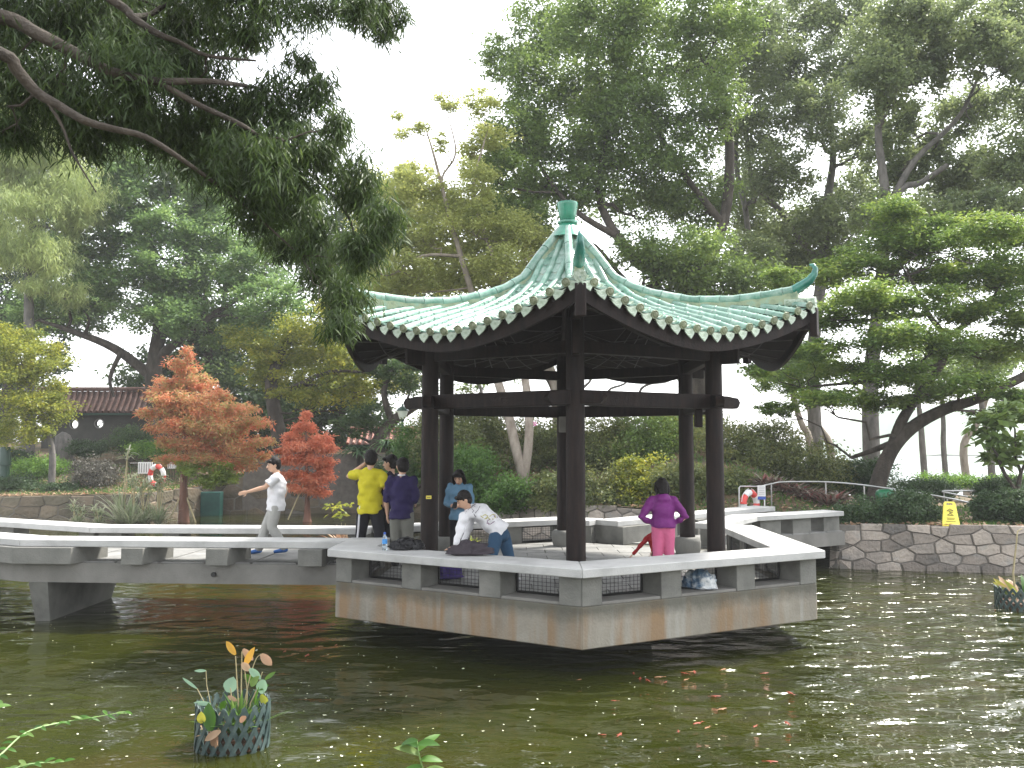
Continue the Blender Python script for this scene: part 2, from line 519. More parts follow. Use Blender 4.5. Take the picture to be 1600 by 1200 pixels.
# ------------------------------------------------------------------ foliage and branches
def leafcloud(name, clumps, n, L, wd, mat, parent, seed=0, sub=.35, nsub=14, flat=.5, droop=0.0, level=.5, keep=.33, org=None, kind=None, updir=0.0):
    """clumps: rows (x,y,z,rx,ry,rz). leaves gathered round twig centres inside each clump"""
    g = np.random.default_rng(seed + 11)
    C = np.array(clumps, dtype=float)
    vol = (C[:, 3] * C[:, 4] * C[:, 5]) ** (2 / 3)
    vol /= vol.sum()
    cents = []
    P, VV = [], []
    for i, c in enumerate(C):
        ni = max(8, int(n * vol[i]))
        ns = nsub
        d = g.normal(size=(ns, 3))
        d /= np.linalg.norm(d, axis=1)[:, None]
        rr = g.random(ns) ** keep
        sc = c[:3] + d * rr[:, None] * c[3:6]
        cents.append(sc)
        which = g.integers(0, ns, ni)
        sr = sub * (c[3] + c[4] + c[5]) / 3 * (.6 + .8 * g.random(ns))
        q = g.normal(size=(ni, 3)) * .62
        q *= sr[which][:, None]
        q[:, 2] *= flat
        P.append(sc[which] + q)
        sv = g.random(ns)
        VV.append(.5 * sv[which] + .5 * g.random(ni))
    P = np.concatenate(P)
    VV = np.concatenate(VV)
    m = len(P)
    th = g.random(m) * 2 * np.pi
    el = (g.random(m) - .5) * 2 * (1 - level) * 1.3
    D = np.stack([np.cos(th) * np.cos(el), np.sin(th) * np.cos(el), np.sin(el)], 1)
    D[:, 2] += updir - droop
    D /= np.linalg.norm(D, axis=1)[:, None]
    Sd = np.cross(D, g.normal(size=(m, 3)) * (1 - level) + np.array([0, 0, 1.0]) * level)
    Sd /= (np.linalg.norm(Sd, axis=1)[:, None] + 1e-9)
    Nn = np.cross(Sd, D)
    l = L * (.7 + .6 * g.random(m))[:, None]
    ww = wd * (.7 + .6 * g.random(m))[:, None]
    V = np.empty((m, 4, 3))
    V[:, 0] = P
    V[:, 1] = P + D * l * .45 + Sd * ww * .5 + Nn * ww * .12
    V[:, 2] = P + D * l - np.array([0, 0, 1]) * l * .12
    V[:, 3] = P + D * l * .45 - Sd * ww * .5 + Nn * ww * .12
    o0 = np.array(ORG[parent.name]) if parent is not None else np.array(org if org is not None else (0, 0, 0))
    V -= o0
    F = np.arange(m * 4, dtype=np.int32).reshape(m, 4)
    me = npmesh(name, V.reshape(-1, 3), F)
    a = me.attributes.new('v', 'FLOAT', 'FACE')
    a.data.foreach_set('value', VV.astype(np.float32))
    o = link(name, me, mat, parent, org, kind=kind)
    return o, cents

def wig(a, b, n, amp, rnd, sag=0.0):
    a, b = Vector(a), Vector(b)
    L = (b - a).length
    pts = []
    off = Vector((0, 0, 0))
    for i in range(n + 1):
        t = i / n
        if 0 < i < n:
            off = off * .6 + Vector((rnd.gauss(0, 1), rnd.gauss(0, 1), rnd.gauss(0, .7))) * amp * L
        e = math.sin(math.pi * t)
        pts.append(a.lerp(b, t) + off * min(1, e * 1.6) + Vector((0, 0, -sag * L * e)))
    return pts

def nearest(pts, rads, q, zfree=False):
    best = None
    for i, p in enumerate(pts):
        if p.z > q[2] + .3 and i > 0 and not zfree: continue
        d = (Vector(q) - p).length
        if best is None or d < best[0]: best = (d, i)
    if best is None: best = (0, 0)
    return pts[best[1]], rads[best[1]]

def polyline_dense(pts, rads, k=4, amp=.02, rnd=random):
    P, Rr = [], []
    for i in range(len(pts) - 1):
        a, b = Vector(pts[i]), Vector(pts[i + 1])
        pm = Vector(pts[i - 1]) if i > 0 else a * 2 - b
        pn = Vector(pts[i + 2]) if i + 2 < len(pts) else b * 2 - a
        for j in range(k):
            t = j / k
            p = .5 * ((2 * a) + (b - pm) * t + (2 * pm - 5 * a + 4 * b - pn) * t * t + (3 * a - pm - 3 * b + pn) * t ** 3)
            P.append(p)
            Rr.append(rads[i] * (1 - t) + rads[i + 1] * t)
    P.append(Vector(pts[-1]))
    Rr.append(rads[-1])
    return P, Rr

def pxclumps(rows, D, depth=1.0, jit=0.0, seed=1):
    """rows: (px, py, rx_px, ry_px[, dist]) -> world clumps"""
    g = random.Random(seed)
    out = []
    for r in rows:
        d = (r[4] if len(r) > 4 else D) + g.uniform(-jit, jit)
        p = W(r[0], r[1], d)
        s = d / FPX
        out.append((p.x, p.y, p.z, r[2] * s, r[2] * s * depth, r[3] * s))
    return out

def tree(name, label, cat, base, trunks, clumps, leaf, nleaf, L, wd, bark, seed=0, twigs=4, sub=.35, nsub=14, flat=.5, droop=0, level=.5, group=None, limb_r=.09, limbs=True, keep=.45, extra=None, updir=0, spread=(1.2, 1.4), zfree=False):
    """trunks: list of (points, radii); clumps world rows"""
    rnd = random.Random(seed)
    q0 = Vector(trunks[0][0][0])
    if q0.y > 18:
        g0 = float(ground_z(q0.x, q0.y)) if q0.y > float(bank_y(q0.x)) else -.1
        if q0.z > g0:
            trunks = [([Vector((q0.x, q0.y, g0 - .15))] + list(trunks[0][0]), [trunks[0][1][0] * 1.15] + list(trunks[0][1]))] + list(trunks[1:])
            base = (q0.x, q0.y, g0)
    t = thing(name, base, label, cat, group)
    mb = MB()
    AP, AR = [], []
    for pts, rads in trunks:
        P, Rr = polyline_dense(pts, rads)
        mb.tube(P, Rr, 8)
        AP += P
        AR += Rr
    if spread:
        clumps = [(c[0], c[1], c[2], c[3] * spread[0], c[4] * spread[0], c[5] * spread[1]) for c in clumps]
    cr, cents = leafcloud('crown', clumps, nleaf, L, wd, leaf, t, seed, sub, nsub, flat, droop, level, keep, updir=updir)
    lm = MB()
    if limbs:
        for i, c in enumerate(clumps):
            q = Vector(c[:3]) - Vector((0, 0, c[5] * .5))
            a, ra = nearest(AP, AR, q, zfree)
            r0 = min(ra * .7, limb_r)
            pts = wig(a, q, 6, .07, rnd)
            lm.tube(pts, [r0 * (1 - .75 * k / 6) for k in range(7)], 5, False)
            cs = cents[i]
            for k in range(min(twigs, len(cs))):
                e = wig(pts[4 + k % 3], cs[k], 3, .08, rnd)
                lm.tube(e, [r0 * .3, r0 * .22, r0 * .14, r0 * .06], 4, False)
    mb.build('trunk', bark, t, smooth=True)
    if lm.v: lm.build('branches', bark, t, smooth=True, kind='stuff')
    if extra: extra(t)
    return t

# ==================================================================  TERRAIN AND WATER
BANK = [(-60, 33, .9), (-30, 32, .9), (-18, 31, .87), (-12.9, 31.2, .95), (-11.7, 34.5, 1.15), (-3.6, 35.5, 1.3), (-2.2, 29.5, 1.2),
        (0, 25.6, 1.0), (2.9, 24.0, .98), (5.0, 21.6, .95), (6.2, 20.3, .92), (7.0, 18.95, .90), (10.5, 18.2, .93), (14.5, 18.0, .95), (30, 17.5, .95), (60, 17, .95)]
bx = np.array([b[0] for b in BANK]); by = np.array([b[1] for b in BANK]); bz = np.array([b[2] for b in BANK])
def bank_y(x): return np.interp(x, bx, by)
def bank_z(x): return np.interp(x, bx, bz)
def ground_z(x, y):
    x = np.asarray(x, float); y = np.asarray(y, float)
    t = y - bank_y(x)
    h = bank_z(x)
    left = np.clip((-12 - x) / 3, 0, 1)
    mid = np.clip((x + 13) / 2, 0, 1) * np.clip((-2.5 - x) / 2, 0, 1)
    back = np.clip((x + 3.5) / 2, 0, 1) * np.clip((9.5 - x) / 4, 0, 1)
    right = np.clip((x - 8) / 3, 0, 1)
    h = h + left * np.clip(t * .16, 0, 2.0) + mid * np.clip(t * .13, 0, 1.3)
    h = h + back * (np.clip((t - .6) * .30, 0, 2.2) - np.clip((t - 14) * .3, 0, 3.5))
    h = h - right * np.clip((t - 14) * .15, 0, 2.4)
    return h
xs = np.concatenate([np.linspace(-60, -16, 30), np.linspace(-15.5, 16, 120), np.linspace(17, 60, 30)])
ts = np.array([0, .25, .6, 1, 1.5, 2, 3, 4, 5, 6.5, 8, 10, 12, 15, 18, 22, 27, 33, 40])
X, T = np.meshgrid(xs, ts)
Y = bank_y(X) + T + .02
Z = ground_z(X, Y) + (rng.random(X.shape) - .5) * .06 * (T > 0)
nX, nT = len(xs), len(ts)
idx = np.arange(nX * nT).reshape(nT, nX)
Fq = np.stack([idx[:-1, :-1], idx[:-1, 1:], idx[1:, 1:], idx[1:, :-1]], -1).reshape(-1, 4)
gm = npmesh('ground', np.stack([X, Y, Z], -1).reshape(-1, 3), Fq)
tag(link('ground', gm, M['ground'], smooth=True), kind='structure')
# near bank the photographer stands on
mb = MB()
mb.prism([(-14, -12), (14, -12), (14, 1.6), (6, 2.2), (0, 1.9), (-6, 3.2), (-14, 5.5)], -.6, .85)
tag(mb.build('near_bank', M['ground']), kind='structure')
mb = MB()
mb.add([(-80, -40, 0), (80, -40, 0), (80, 40, 0), (-80, 40, 0)], [(0, 1, 2, 3)])
tag(mb.build('water', M['water']), kind='structure')
# ground sheet far out and the sea
mb = MB()
mb.add([(-3500, 38, -.6), (-14, 38, -.6), (-14, 3500, -.6), (-3500, 3500, -.6)], [(0, 1, 2, 3)])
tag(mb.build('far_ground', M['ground']), kind='structure')
seam = noisy('sea_water', [(.10, .13, .14), (.16, .19, .20)], .05, .12, .15, .8, bdist=.3)
mb = MB()
mb.add([(-14, 38, -.55), (3500, 38, -.55), (3500, 4500, -.55), (-14, 4500, -.55)], [(0, 1, 2, 3)])
tag(mb.build('sea', seam), kind='structure')
# wooded hill across the water, its haze put into the pale colours
hm = noisy('hazed_hill_woods', [(.13, .20, .15), (.20, .27, .19), (.30, .34, .24)], .02, .95, 0, detail=8)
xs2 = np.linspace(120, 520, 50); ys2 = np.linspace(380, 560, 16)
X2, Y2 = np.meshgrid(xs2, ys2)
A = np.clip((X2 - 175) / 25, 0, 1) ** .8
Z2 = -1 + (24 * A + 12 * np.clip((X2 - 240) / 150, 0, 1)) * np.sin(np.clip((Y2 - 380) / 180, 0, 1) * np.pi) ** .6 + rng.random(X2.shape) * 3 * A
i2 = np.arange(X2.size).reshape(X2.shape)
hf = np.stack([i2[:-1, :-1], i2[:-1, 1:], i2[1:, 1:], i2[1:, :-1]], -1).reshape(-1, 4)
tag(link('hill', npmesh('hill', np.stack([X2, Y2, Z2], -1).reshape(-1, 3), hf), hm, smooth=True), kind='structure')

# ==================================================================  STONE WALLS
def clip_poly(poly, a, b, c):
    """keep a*x+b*y<=c"""
    out = []
    for i in range(len(poly)):
        p, q = poly[i], poly[(i + 1) % len(poly)]
        dp, dq = a * p[0] + b * p[1] - c, a * q[0] + b * q[1] - c
        if dp <= 0: out.append(p)
        if dp * dq < 0:
            t = dp / (dp - dq)
            out.append((p[0] + t * (q[0] - p[0]), p[1] + t * (q[1] - p[1])))
    return out

def stone_wall(name, label, pts, stone_w, stone_h, mat, seed=0, coursed=False, low=-.25, batter=.06, coping=False):
    """pts: list of (x, y, ztop); stones laid on the pond side"""
    rnd = random.Random(seed)
    t = thing(name, (pts[0][0], pts[0][1], 0), label, 'wall')
    P = [Vector((p[0], p[1], 0)) for p in pts]
    cum = [0]
    for i in range(len(P) - 1): cum.append(cum[-1] + (P[i + 1] - P[i]).length)
    tot = cum[-1]
    def at(s, z, off):
        s2 = min(max(s, 0), tot)
        i = 0
        while i < len(P) - 2 and s2 > cum[i + 1]: i += 1
        d = (P[i + 1] - P[i]).normalized()
        f = (s - cum[i])
        nrm = Vector((d.y, -d.x, 0))
        q = P[i] + d * f + nrm * (off + batter * (1 - z))
        return Vector((q.x, q.y, z))
    def top(s):
        return float(np.interp(s, cum, [p[2] for p in pts]))
    mb = MB()
    for i in range(len(P) - 1):
        d = (P[i + 1] - P[i]).normalized()
        nrm = Vector((d.y, -d.x, 0))
        a, b = P[i], P[i + 1]
        za, zb = pts[i][2] - .03, pts[i + 1][2] - .03
        bk = -.45
        q = [a + nrm * .018, b + nrm * .018, b + nrm * bk, a + nrm * bk]
        qb = [a + nrm * (.018 + batter * 1.5), b + nrm * (.018 + batter * 1.5)]
        mb.add([(qb[0].x, qb[0].y, -.5), (qb[1].x, qb[1].y, -.5), (q[2].x, q[2].y, -.5), (q[3].x, q[3].y, -.5),
                (q[0].x, q[0].y, za), (q[1].x, q[1].y, zb), (q[2].x, q[2].y, zb), (q[3].x, q[3].y, za)],
               [(0, 1, 5, 4), (4, 5, 6, 7), (1, 2, 6, 5), (3, 0, 4, 7), (2, 3, 7, 6)])
    mb.build('wall_core', M['mortar'], t)
    # seeds
    zmax = max(p[2] for p in pts)
    rows = max(2, int(round((zmax - low) / stone_h)))
    seeds = []
    nx = int(tot / stone_w) + 2
    for r in range(rows):
        for k in range(nx):
            jx = .15 if coursed else .40
            jz = .04 if coursed else .20
            seeds.append(((k + .5 * (r % 2) + rnd.uniform(-jx, jx)) * stone_w, low + (r + .5 + rnd.uniform(-jz, jz)) * (zmax - low) / rows))
    sd = np.array(seeds)
    for j, (sx, sz) in enumerate(seeds):
        poly = [(max(0, sx - stone_w * 2), low), (min(tot, sx + stone_w * 2), low), (min(tot, sx + stone_w * 2), zmax + .1), (max(0, sx - stone_w * 2), zmax + .1)]
        if poly[0][0] >= poly[1][0]: continue
        dd = (sd - sd[j]) * np.array([1, 1.0])
        near = np.where((np.abs(dd[:, 0]) < stone_w * 2.5) & (np.abs(dd[:, 1]) < stone_h * 2.5))[0]
        for k in near:
            if k == j: continue
            mx, mz = (sx + sd[k, 0]) / 2, (sz + sd[k, 1]) / 2
            ks = (stone_h / stone_w * 1.25) ** 2
            a, b = (sd[k, 0] - sx) * ks, sd[k, 1] - sz
            poly = clip_poly(poly, a, b, a * mx + b * mz)
            if len(poly) < 3: break
        if len(poly) < 3: continue
        cx = sum(p[0] for p in poly) / len(poly)
        zt = top(cx) + rnd.uniform(-.04, .03)
        poly = clip_poly(poly, 0, 1, zt)
        if len(poly) < 3: continue
        ar = abs(sum(poly[i][0] * poly[(i + 1) % len(poly)][1] - poly[(i + 1) % len(poly)][0] * poly[i][1] for i in range(len(poly)))) / 2
        if ar < stone_w * stone_h * .12: continue
        cx = sum(p[0] for p in poly) / len(poly)
        cz = sum(p[1] for p in poly) / len(poly)
        n = len(poly)
        gsh = .007 + .007 * rnd.random()
        dep = rnd.uniform(.025, .07)
        def sh(p, g):
            dx, dz = p[0] - cx, p[1] - cz
            l = math.hypot(dx, dz) + 1e-6
            return (cx + dx * (l - g) / l, cz + dz * (l - g) / l)
        o = at(cx, cz, 0)
        v0 = [at(*sh(p, gsh), -.02) - o for p in poly]
        v1 = [at(*sh(p, gsh + .006), dep * .55) - o for p in poly]
        v2 = [at(*sh(p, gsh + .09 * min(stone_w, stone_h) * rnd.uniform(.7, 1.3)), dep) - o for p in poly]
        vs = v0 + v1 + v2
        fs = []
        for a0 in (0, n):
            fs += [(a0 + i, a0 + (i + 1) % n, a0 + n + (i + 1) % n, a0 + n + i) for i in range(n)]
        fs.append(tuple(range(2 * n, 3 * n)))
        me = bpy.data.meshes.new('stone')
        me.from_pydata([tuple(v) for v in vs], [], fs)
        me.update()
        ob = bpy.data.objects.new('stone', me)
        me.materials.append(mat)
        COL.objects.link(ob)
        ob.parent = t
        ob.location = o - ORG[t.name]
    return t

def bank_pts(x0, x1, extra=0.0):
    ptsx = [x0] + [b[0] for b in BANK if x0 < b[0] < x1] + [x1]
    return [(x, float(bank_y(x)), float(bank_z(x)) + extra) for x in ptsx]
stone_wall('stone_wall', 'low rubble wall along the pond under the hedges at the far left', bank_pts(-22, -12.95), .75, .36, M['oldstone'], 3)
wl = stone_wall('stone_wall', 'tall mossy pond wall behind the two rust coloured trees', [(-12.9, 31.2, 1.0), (-11.7, 34.45, 1.15), (-10.6, 34.6, 1.2), (-10.4, 34.62, 2.3), (-3.6, 35.4, 2.4), (-2.25, 29.6, 1.5)], .85, .42, M['oldstone'], 5)
stone_wall('stone_wall', 'pale cut stone wall behind the pavilion below the shrub slope', bank_pts(-2.2, 6.1), .55, .34, M['stone'], 8, coursed=True)
stone_wall('stone_wall', 'grey and pink rubble stone wall right of the pavilion', bank_pts(6.9, 16.0, .04), .50, .215, M['stone'], 13)

# ==================================================================  PAVILION
CX, CY, TH = .87, 13.5, -1.5
RO, RB, RC, RR = 3.77, 3.65, 2.31, 3.70
ZF, ZT, ZU, ZS0 = .82, 1.226, 1.126, .327
def HV(k, r):
    a = R(60 * k + TH)
    return Vector((CX + r * math.sin(a), CY - r * math.cos(a), 0))
pav = thing('pavilion', (CX, CY, 0), 'hexagonal open pavilion with green glazed tile roof and dark columns standing over the pond', 'pavilion')
mb = MB()
mb.prism([(HV(k, RB).x, HV(k, RB).y) for k in range(6)], ZS0, .795)
plat = mb.build('platform', M['stained'], pav, bevel=.012)
mb = MB()
mb.lathe((CX, CY, 0), [(1.1, -.6), (1.2, .0), (1.7, ZS0 - .003)], 24)
mb.build('support', M['postc'], pav, smooth=True)
# floor slabs: rows of pavers clipped to the hexagon
hexin = [(HV(k, RB - .62).x, HV(k, RB - .62).y) for k in range(6)]
def clip_hex(poly, hexp):
    c = (sum(p[0] for p in hexp) / 6, sum(p[1] for p in hexp) / 6)
    for i in range(6):
        p, q = hexp[i], hexp[(i + 1) % 6]
        a, b = q[1] - p[1], -(q[0] - p[0])
        cc = a * p[0] + b * p[1]
        if a * c[0] + b * c[1] > cc: a, b, cc = -a, -b, -cc
        poly = clip_poly(poly, a, b, cc)
        if len(poly) < 3: return None
    return poly
pw, ph = .62, .42
for j in range(-9, 10):
    for i in range(-7, 8):
        x0 = CX + i * pw + (pw / 2 if j % 2 else 0)
        y0 = CY + j * ph
        g = .006
        poly = [(x0 + g, y0 + g), (x0 + pw - g, y0 + g), (x0 + pw - g, y0 + ph - g), (x0 + g, y0 + ph - g)]
        pl = clip_hex(poly, hexin)
        if not pl: continue
        mb = MB()
        mb.prism(pl, .796, ZF + random.uniform(-.002, .002))
        mb.build('paver', M['paver'], plat)
# parapet benches
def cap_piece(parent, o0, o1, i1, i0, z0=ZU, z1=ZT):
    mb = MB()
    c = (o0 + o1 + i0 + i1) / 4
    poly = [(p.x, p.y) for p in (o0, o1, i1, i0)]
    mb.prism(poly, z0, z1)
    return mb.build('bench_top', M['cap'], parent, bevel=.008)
WI = .60
RI = RO - WI / math.cos(R(30))
def side_bench(k, f0=0.0, f1=1.0, posts=(), endm0=True, endm1=True):
    """bench along side k -> k+1, between fractions; posts as (fraction centre, width)"""
    a, b = HV(k, RO), HV(k + 1, RO)
    ai, bi = HV(k, RI), HV(k + 1, RI)
    t = (b - a).normalized()
    nin = Vector((-t.y, t.x, 0))
    if (Vector((CX, CY, 0)) - a).dot(nin) < 0: nin = -nin
    L = (b - a).length
    o0 = a + t * (L * f0)
    o1 = a + t * (L * f1)
    i0 = ai if f0 == 0 else o0 + nin * WI
    i1 = bi if f1 == 1 else o1 + nin * WI
    e = t * .0015
    cap_piece(pav, o0 + e, o1 - e, i1 - e, i0 + e)
    # posts and mesh
    pa, pb = HV(k, RB), HV(k + 1, RB)
    Lp = (pb - pa).length
    edges = []
    for fc, wdt in posts:
        c0, c1 = fc * Lp - wdt / 2, fc * Lp + wdt / 2
        c0, c1 = max(c0, 0.004), min(c1, Lp - .004)
        off0 = .002
        p0, p1 = pa + t * c0 + nin * off0, pa + t * c1 + nin * off0
        dpt = .40
        q0, q1 = p0 + nin * dpt, p1 + nin * dpt
        # mitre at the corners
        if c0 < .01: q0 = q0 + t * dpt * math.tan(R(30))
        if c1 > Lp - .01: q1 = q1 - t * dpt * math.tan(R(30))
        mb = MB()
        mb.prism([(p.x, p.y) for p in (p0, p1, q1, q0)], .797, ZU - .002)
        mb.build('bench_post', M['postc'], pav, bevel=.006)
        edges.append((c0, c1))
    # low ledge in each opening, steel frame and wire mesh
    for (x0, x1) in zip([e_[1] for e_ in edges[:-1]], [e_[0] for e_ in edges[1:]]):
        mb = MB()
        g = .004
        pts = [pa + t * (x0 + g) + nin * .01, pa + t * (x1 - g) + nin * .01, pa + t * (x1 - g) + nin * .33, pa + t * (x0 + g) + nin * .33]
        mb.prism([(p.x, p.y) for p in pts], .796, .83 + .0)
        mb.build('ledge', M['slabc'], pav, bevel=.006)
        fr = MB()
        zc0, zc1 = .835, ZU - .02
        A0, A1 = pa + t * (x0 + .02) + nin * .36, pa + t * (x1 - .02) + nin * .36
        def pp(s, z): 
            q = A0.lerp(A1, s)
            return Vector((q.x, q.y, z))
        for (u0, v0, u1, v1) in ((0, zc0, 1, zc0), (0, zc1, 1, zc1), (0, zc0, 0, zc1), (1, zc0, 1, zc1)):
            fr.tube([pp(u0, v0), pp(u1, v1)], .016, 4)
        fo = fr.build('mesh_frame', M['black'], pav)
        wm = MB()
        nn = max(3, int((A1 - A0).length / .055))
        for i in range(1, nn): wm.tube([pp(i / nn, zc0), pp(i / nn, zc1)], .0028, 3, False)
        for i in range(1, 6):
            z = zc0 + (zc1 - zc0) * i / 6
            wm.tube([pp(0, z), pp(1, z)], .0028, 3, False)
        wm.build('wire_mesh', M['black'], fo)
PW = .36
std = [(0.03, PW * .9), (.345, .30), (.665, .30), (.965, PW * .9)]
side_bench(5, posts=std)
side_bench(0, posts=std)
side_bench(1, posts=std)
side_bench(3, posts=std)
side_bench(2, 0, .14, posts=[(.03, .3)])
side_bench(2, .76, 1, posts=[(.80, .2), (.97, .3)])
side_bench(4, 0, .14, posts=[(.03, .3)])
side_bench(4, .60, 1, posts=[(.63, .22), (.97, .3)])
# solid inner faces of side 1 and closed parapets below the seat
# columns
colH0 = 4.05
for k in range(6):
    c = HV(k, RC)
    mb = MB()
    z0 = ZF + .28
    mb.tube([(c.x, c.y, z0), (c.x, c.y, 2.0), (c.x, c.y, 3.2), (c.x, c.y, colH0 + .35)], [.125, .123, .12, .118], 20)
    co = mb.build('column', M['wood'], pav, smooth=True)
    mb = MB()
    mb.lathe((c.x, c.y, 0), [(.19, ZF + .001), (.215, ZF + .08), (.22, ZF + .2), (.205, ZF + .26), (.18, ZF + .279)], 20)
    mb.build('pedestal', M['postc'], co, smooth=True)
    if k == 5:
        mb = MB()
        st = W(671, 777, c.y - .13)
        mb.box((c.x + .0, c.y - .128, st.z), (.075, .006, .045), .08)
        s_ = mb.build('sticker', M['yellow_plastic'], co)
        mb = MB()
        mb.box((c.x + .0, c.y - .1325, st.z), (.05, .002, .01), .08)
        mb.build('sticker_print', M['black'], co)
# tie beams round the columns, ends running past them
for k in range(6):
    a, b = HV(k, RC), HV(k + 1, RC)
    t = (b - a).normalized()
    ang = math.atan2(t.y, t.x)
    zc = 3.205 + (.001 if k % 2 else -.001)
    mb = MB()
    L = (b - a).length
    mb.box(((a + b) / 2) + Vector((0, 0, zc)), (L - .2, .13, .2), ang)
    bo = mb.build('tie_beam', M['wood'], pav, bevel=.008)
    # scrolled stub past the column
    for p, d in ((b, t), (a, -t)):
        mb = MB()
        nrm = Vector((-d.y, d.x, 0))
        prof = [(.10, -.09), (.38, -.09), (.42, -.05), (.44, .0), (.40, .06), (.30, .07), (.22, .085), (.10, .085)]
        vs = []
        for s_ in (-.058, .058):
            for x, z in prof:
                q = p + d * x + nrm * s_
                vs.append((q.x, q.y, zc + z))
        n = len(prof)
        fs = [tuple(range(n)), tuple(range(n, 2 * n))[::-1]] + [(i, i + n, (i + 1) % n + n, (i + 1) % n) for i in range(n)]
        mb.add(vs, fs)
        mb.build('beam_end', M['wood'], pav)
    # inner lower beam one step in and upper ring beam
    mb = MB()
    mb.box(((a + b) / 2) + Vector((0, 0, 3.86)), (L - .2, .12, .16), ang)
    mb.build('ring_beam', M['wood'], pav, bevel=.006)
# small beam-end blocks under the tie beams, the back one pale
for k, dx in ((3, -.02), (1, -.2)):
    c = HV(k, RC)
    mb = MB()
    if k == 3: mb.box((c.x - .02, c.y - .2, 2.98), (.15, .12, .28))
    else: mb.box((c.x - .2, c.y + .1, 2.98), (.1, .12, .26))
    mb.build('beam_block', M['slabc'] if k == 3 else M['wood'], pav, bevel=.01)

# ---- roof surface
HR = np.array([0, .12, .3, .54, .77, 1.1, 1.4, 2.0, 2.6, 3.1, 3.5, 3.7, 3.9])
HZ = np.array([6.06, 5.95, 5.64, 5.35, 5.07, 4.85, 4.73, 4.57, 4.50, 4.48, 4.475, 4.48, 4.5])
AP = RR * math.cos(R(30))
def zroof(ap, u):
    """height at apothem distance ap, u in [-1,1] across the side"""
    r = ap / math.cos(R(30))
    zh = float(np.interp(r, HR, HZ))
    k = (ap / AP)
    sag = .50 * k ** 2.7
    return zh - sag * (1 - abs(u) ** 1.7)
def rp(k, ap, s, dz=0.0):
    """world point on side k (between corners k, k+1) at apothem ap, sideways s"""
    a = R(60 * k + 30 + TH)
    m = Vector((math.sin(a), -math.cos(a), 0))
    tt = Vector((math.cos(a), math.sin(a), 0))
    u = s / max(1e-6, ap * math.tan(R(30)))
    u = max(-1, min(1, u))
    p = Vector((CX, CY, 0)) + m * ap + tt * s
    p.z = zroof(ap, u) + dz
    return p
def roof_sheet(name, mat, dz, n=26, m=20, inset=0.0, parent=None, flip=False):
    V, F = [], []
    for k in range(6):
        b = len(V)
        for i in range(m + 1):
            ap = .08 + (AP - inset - .08) * i / m
            for j in range(n + 1):
                s = (2 * j / n - 1) * ap * math.tan(R(30))
                V.append(rp(k, ap, s, dz))
        for i in range(m):
            for j in range(n):
                q = (b + i * (n + 1) + j, b + i * (n + 1) + j + 1, b + (i + 1) * (n + 1) + j + 1, b + (i + 1) * (n + 1) + j)
                F.append(q if flip else q[::-1])
    mbx = MB()
    mbx.add(V, F)
    return mbx.build(name, mat, parent, smooth=True)
roof = roof_sheet('roof', M['ridgebase'], 0.0, parent=pav)
roof_sheet('soffit', M['soffit'], -.13, parent=roof, flip=True, inset=.02)
ORG[roof.name] = ORG[pav.name]
# soffit battens
mb = MB()
for k in range(6):
    for ap in np.arange(.9, AP - .1, .38):
        h = ap * math.tan(R(30))
        mb.tube([rp(k, ap, s, -.138) for s in np.linspace(-h, h, 12)], .009, 4, False)
    for s0 in np.arange(-1.6, 1.7, .4):
        pts = []
        for ap in np.linspace(.5, AP - .08, 14):
            h = ap * math.tan(R(30))
            s = s0 * (ap / AP) + .55 * (ap - AP) * (1 if s0 > 0 else -1)
            if abs(s) < h: pts.append(rp(k, ap, s, -.14))
        if len(pts) > 2: mb.tube(pts, .009, 4, False)
b_ = mb.build('soffit_battens', M['batten'], roof)
b_['kind'] = 'stuff'
# fascia boards
for k in range(6):
    V, F = [], []
    n = 28
    ap = AP
    for j in range(n + 1):
        h = AP * math.tan(R(30)) - .015
        s = (2 * j / n - 1) * h
        for (da, dz) in ((-.005, -.015), (-.005, -.235), (-.05, -.235), (-.05, -.015)):
            p = rp(k, AP, s)
            a = R(60 * k + 30 + TH)
            mm = Vector((math.sin(a), -math.cos(a), 0))
            q = p + mm * da
            q.z = p.z + dz
            V.append(q)
    for j in range(n):
        for e in range(4):
            e2 = (e + 1) % 4
            F.append((j * 4 + e, j * 4 + e2, (j + 1) * 4 + e2, (j + 1) * 4 + e))
    F += [(0, 1, 2, 3), (n * 4 + 3, n * 4 + 2, n * 4 + 1, n * 4)]
    mb = MB()
    mb.add(V, F)
    mb.build('fascia_board', M['wood'], roof, smooth=True)
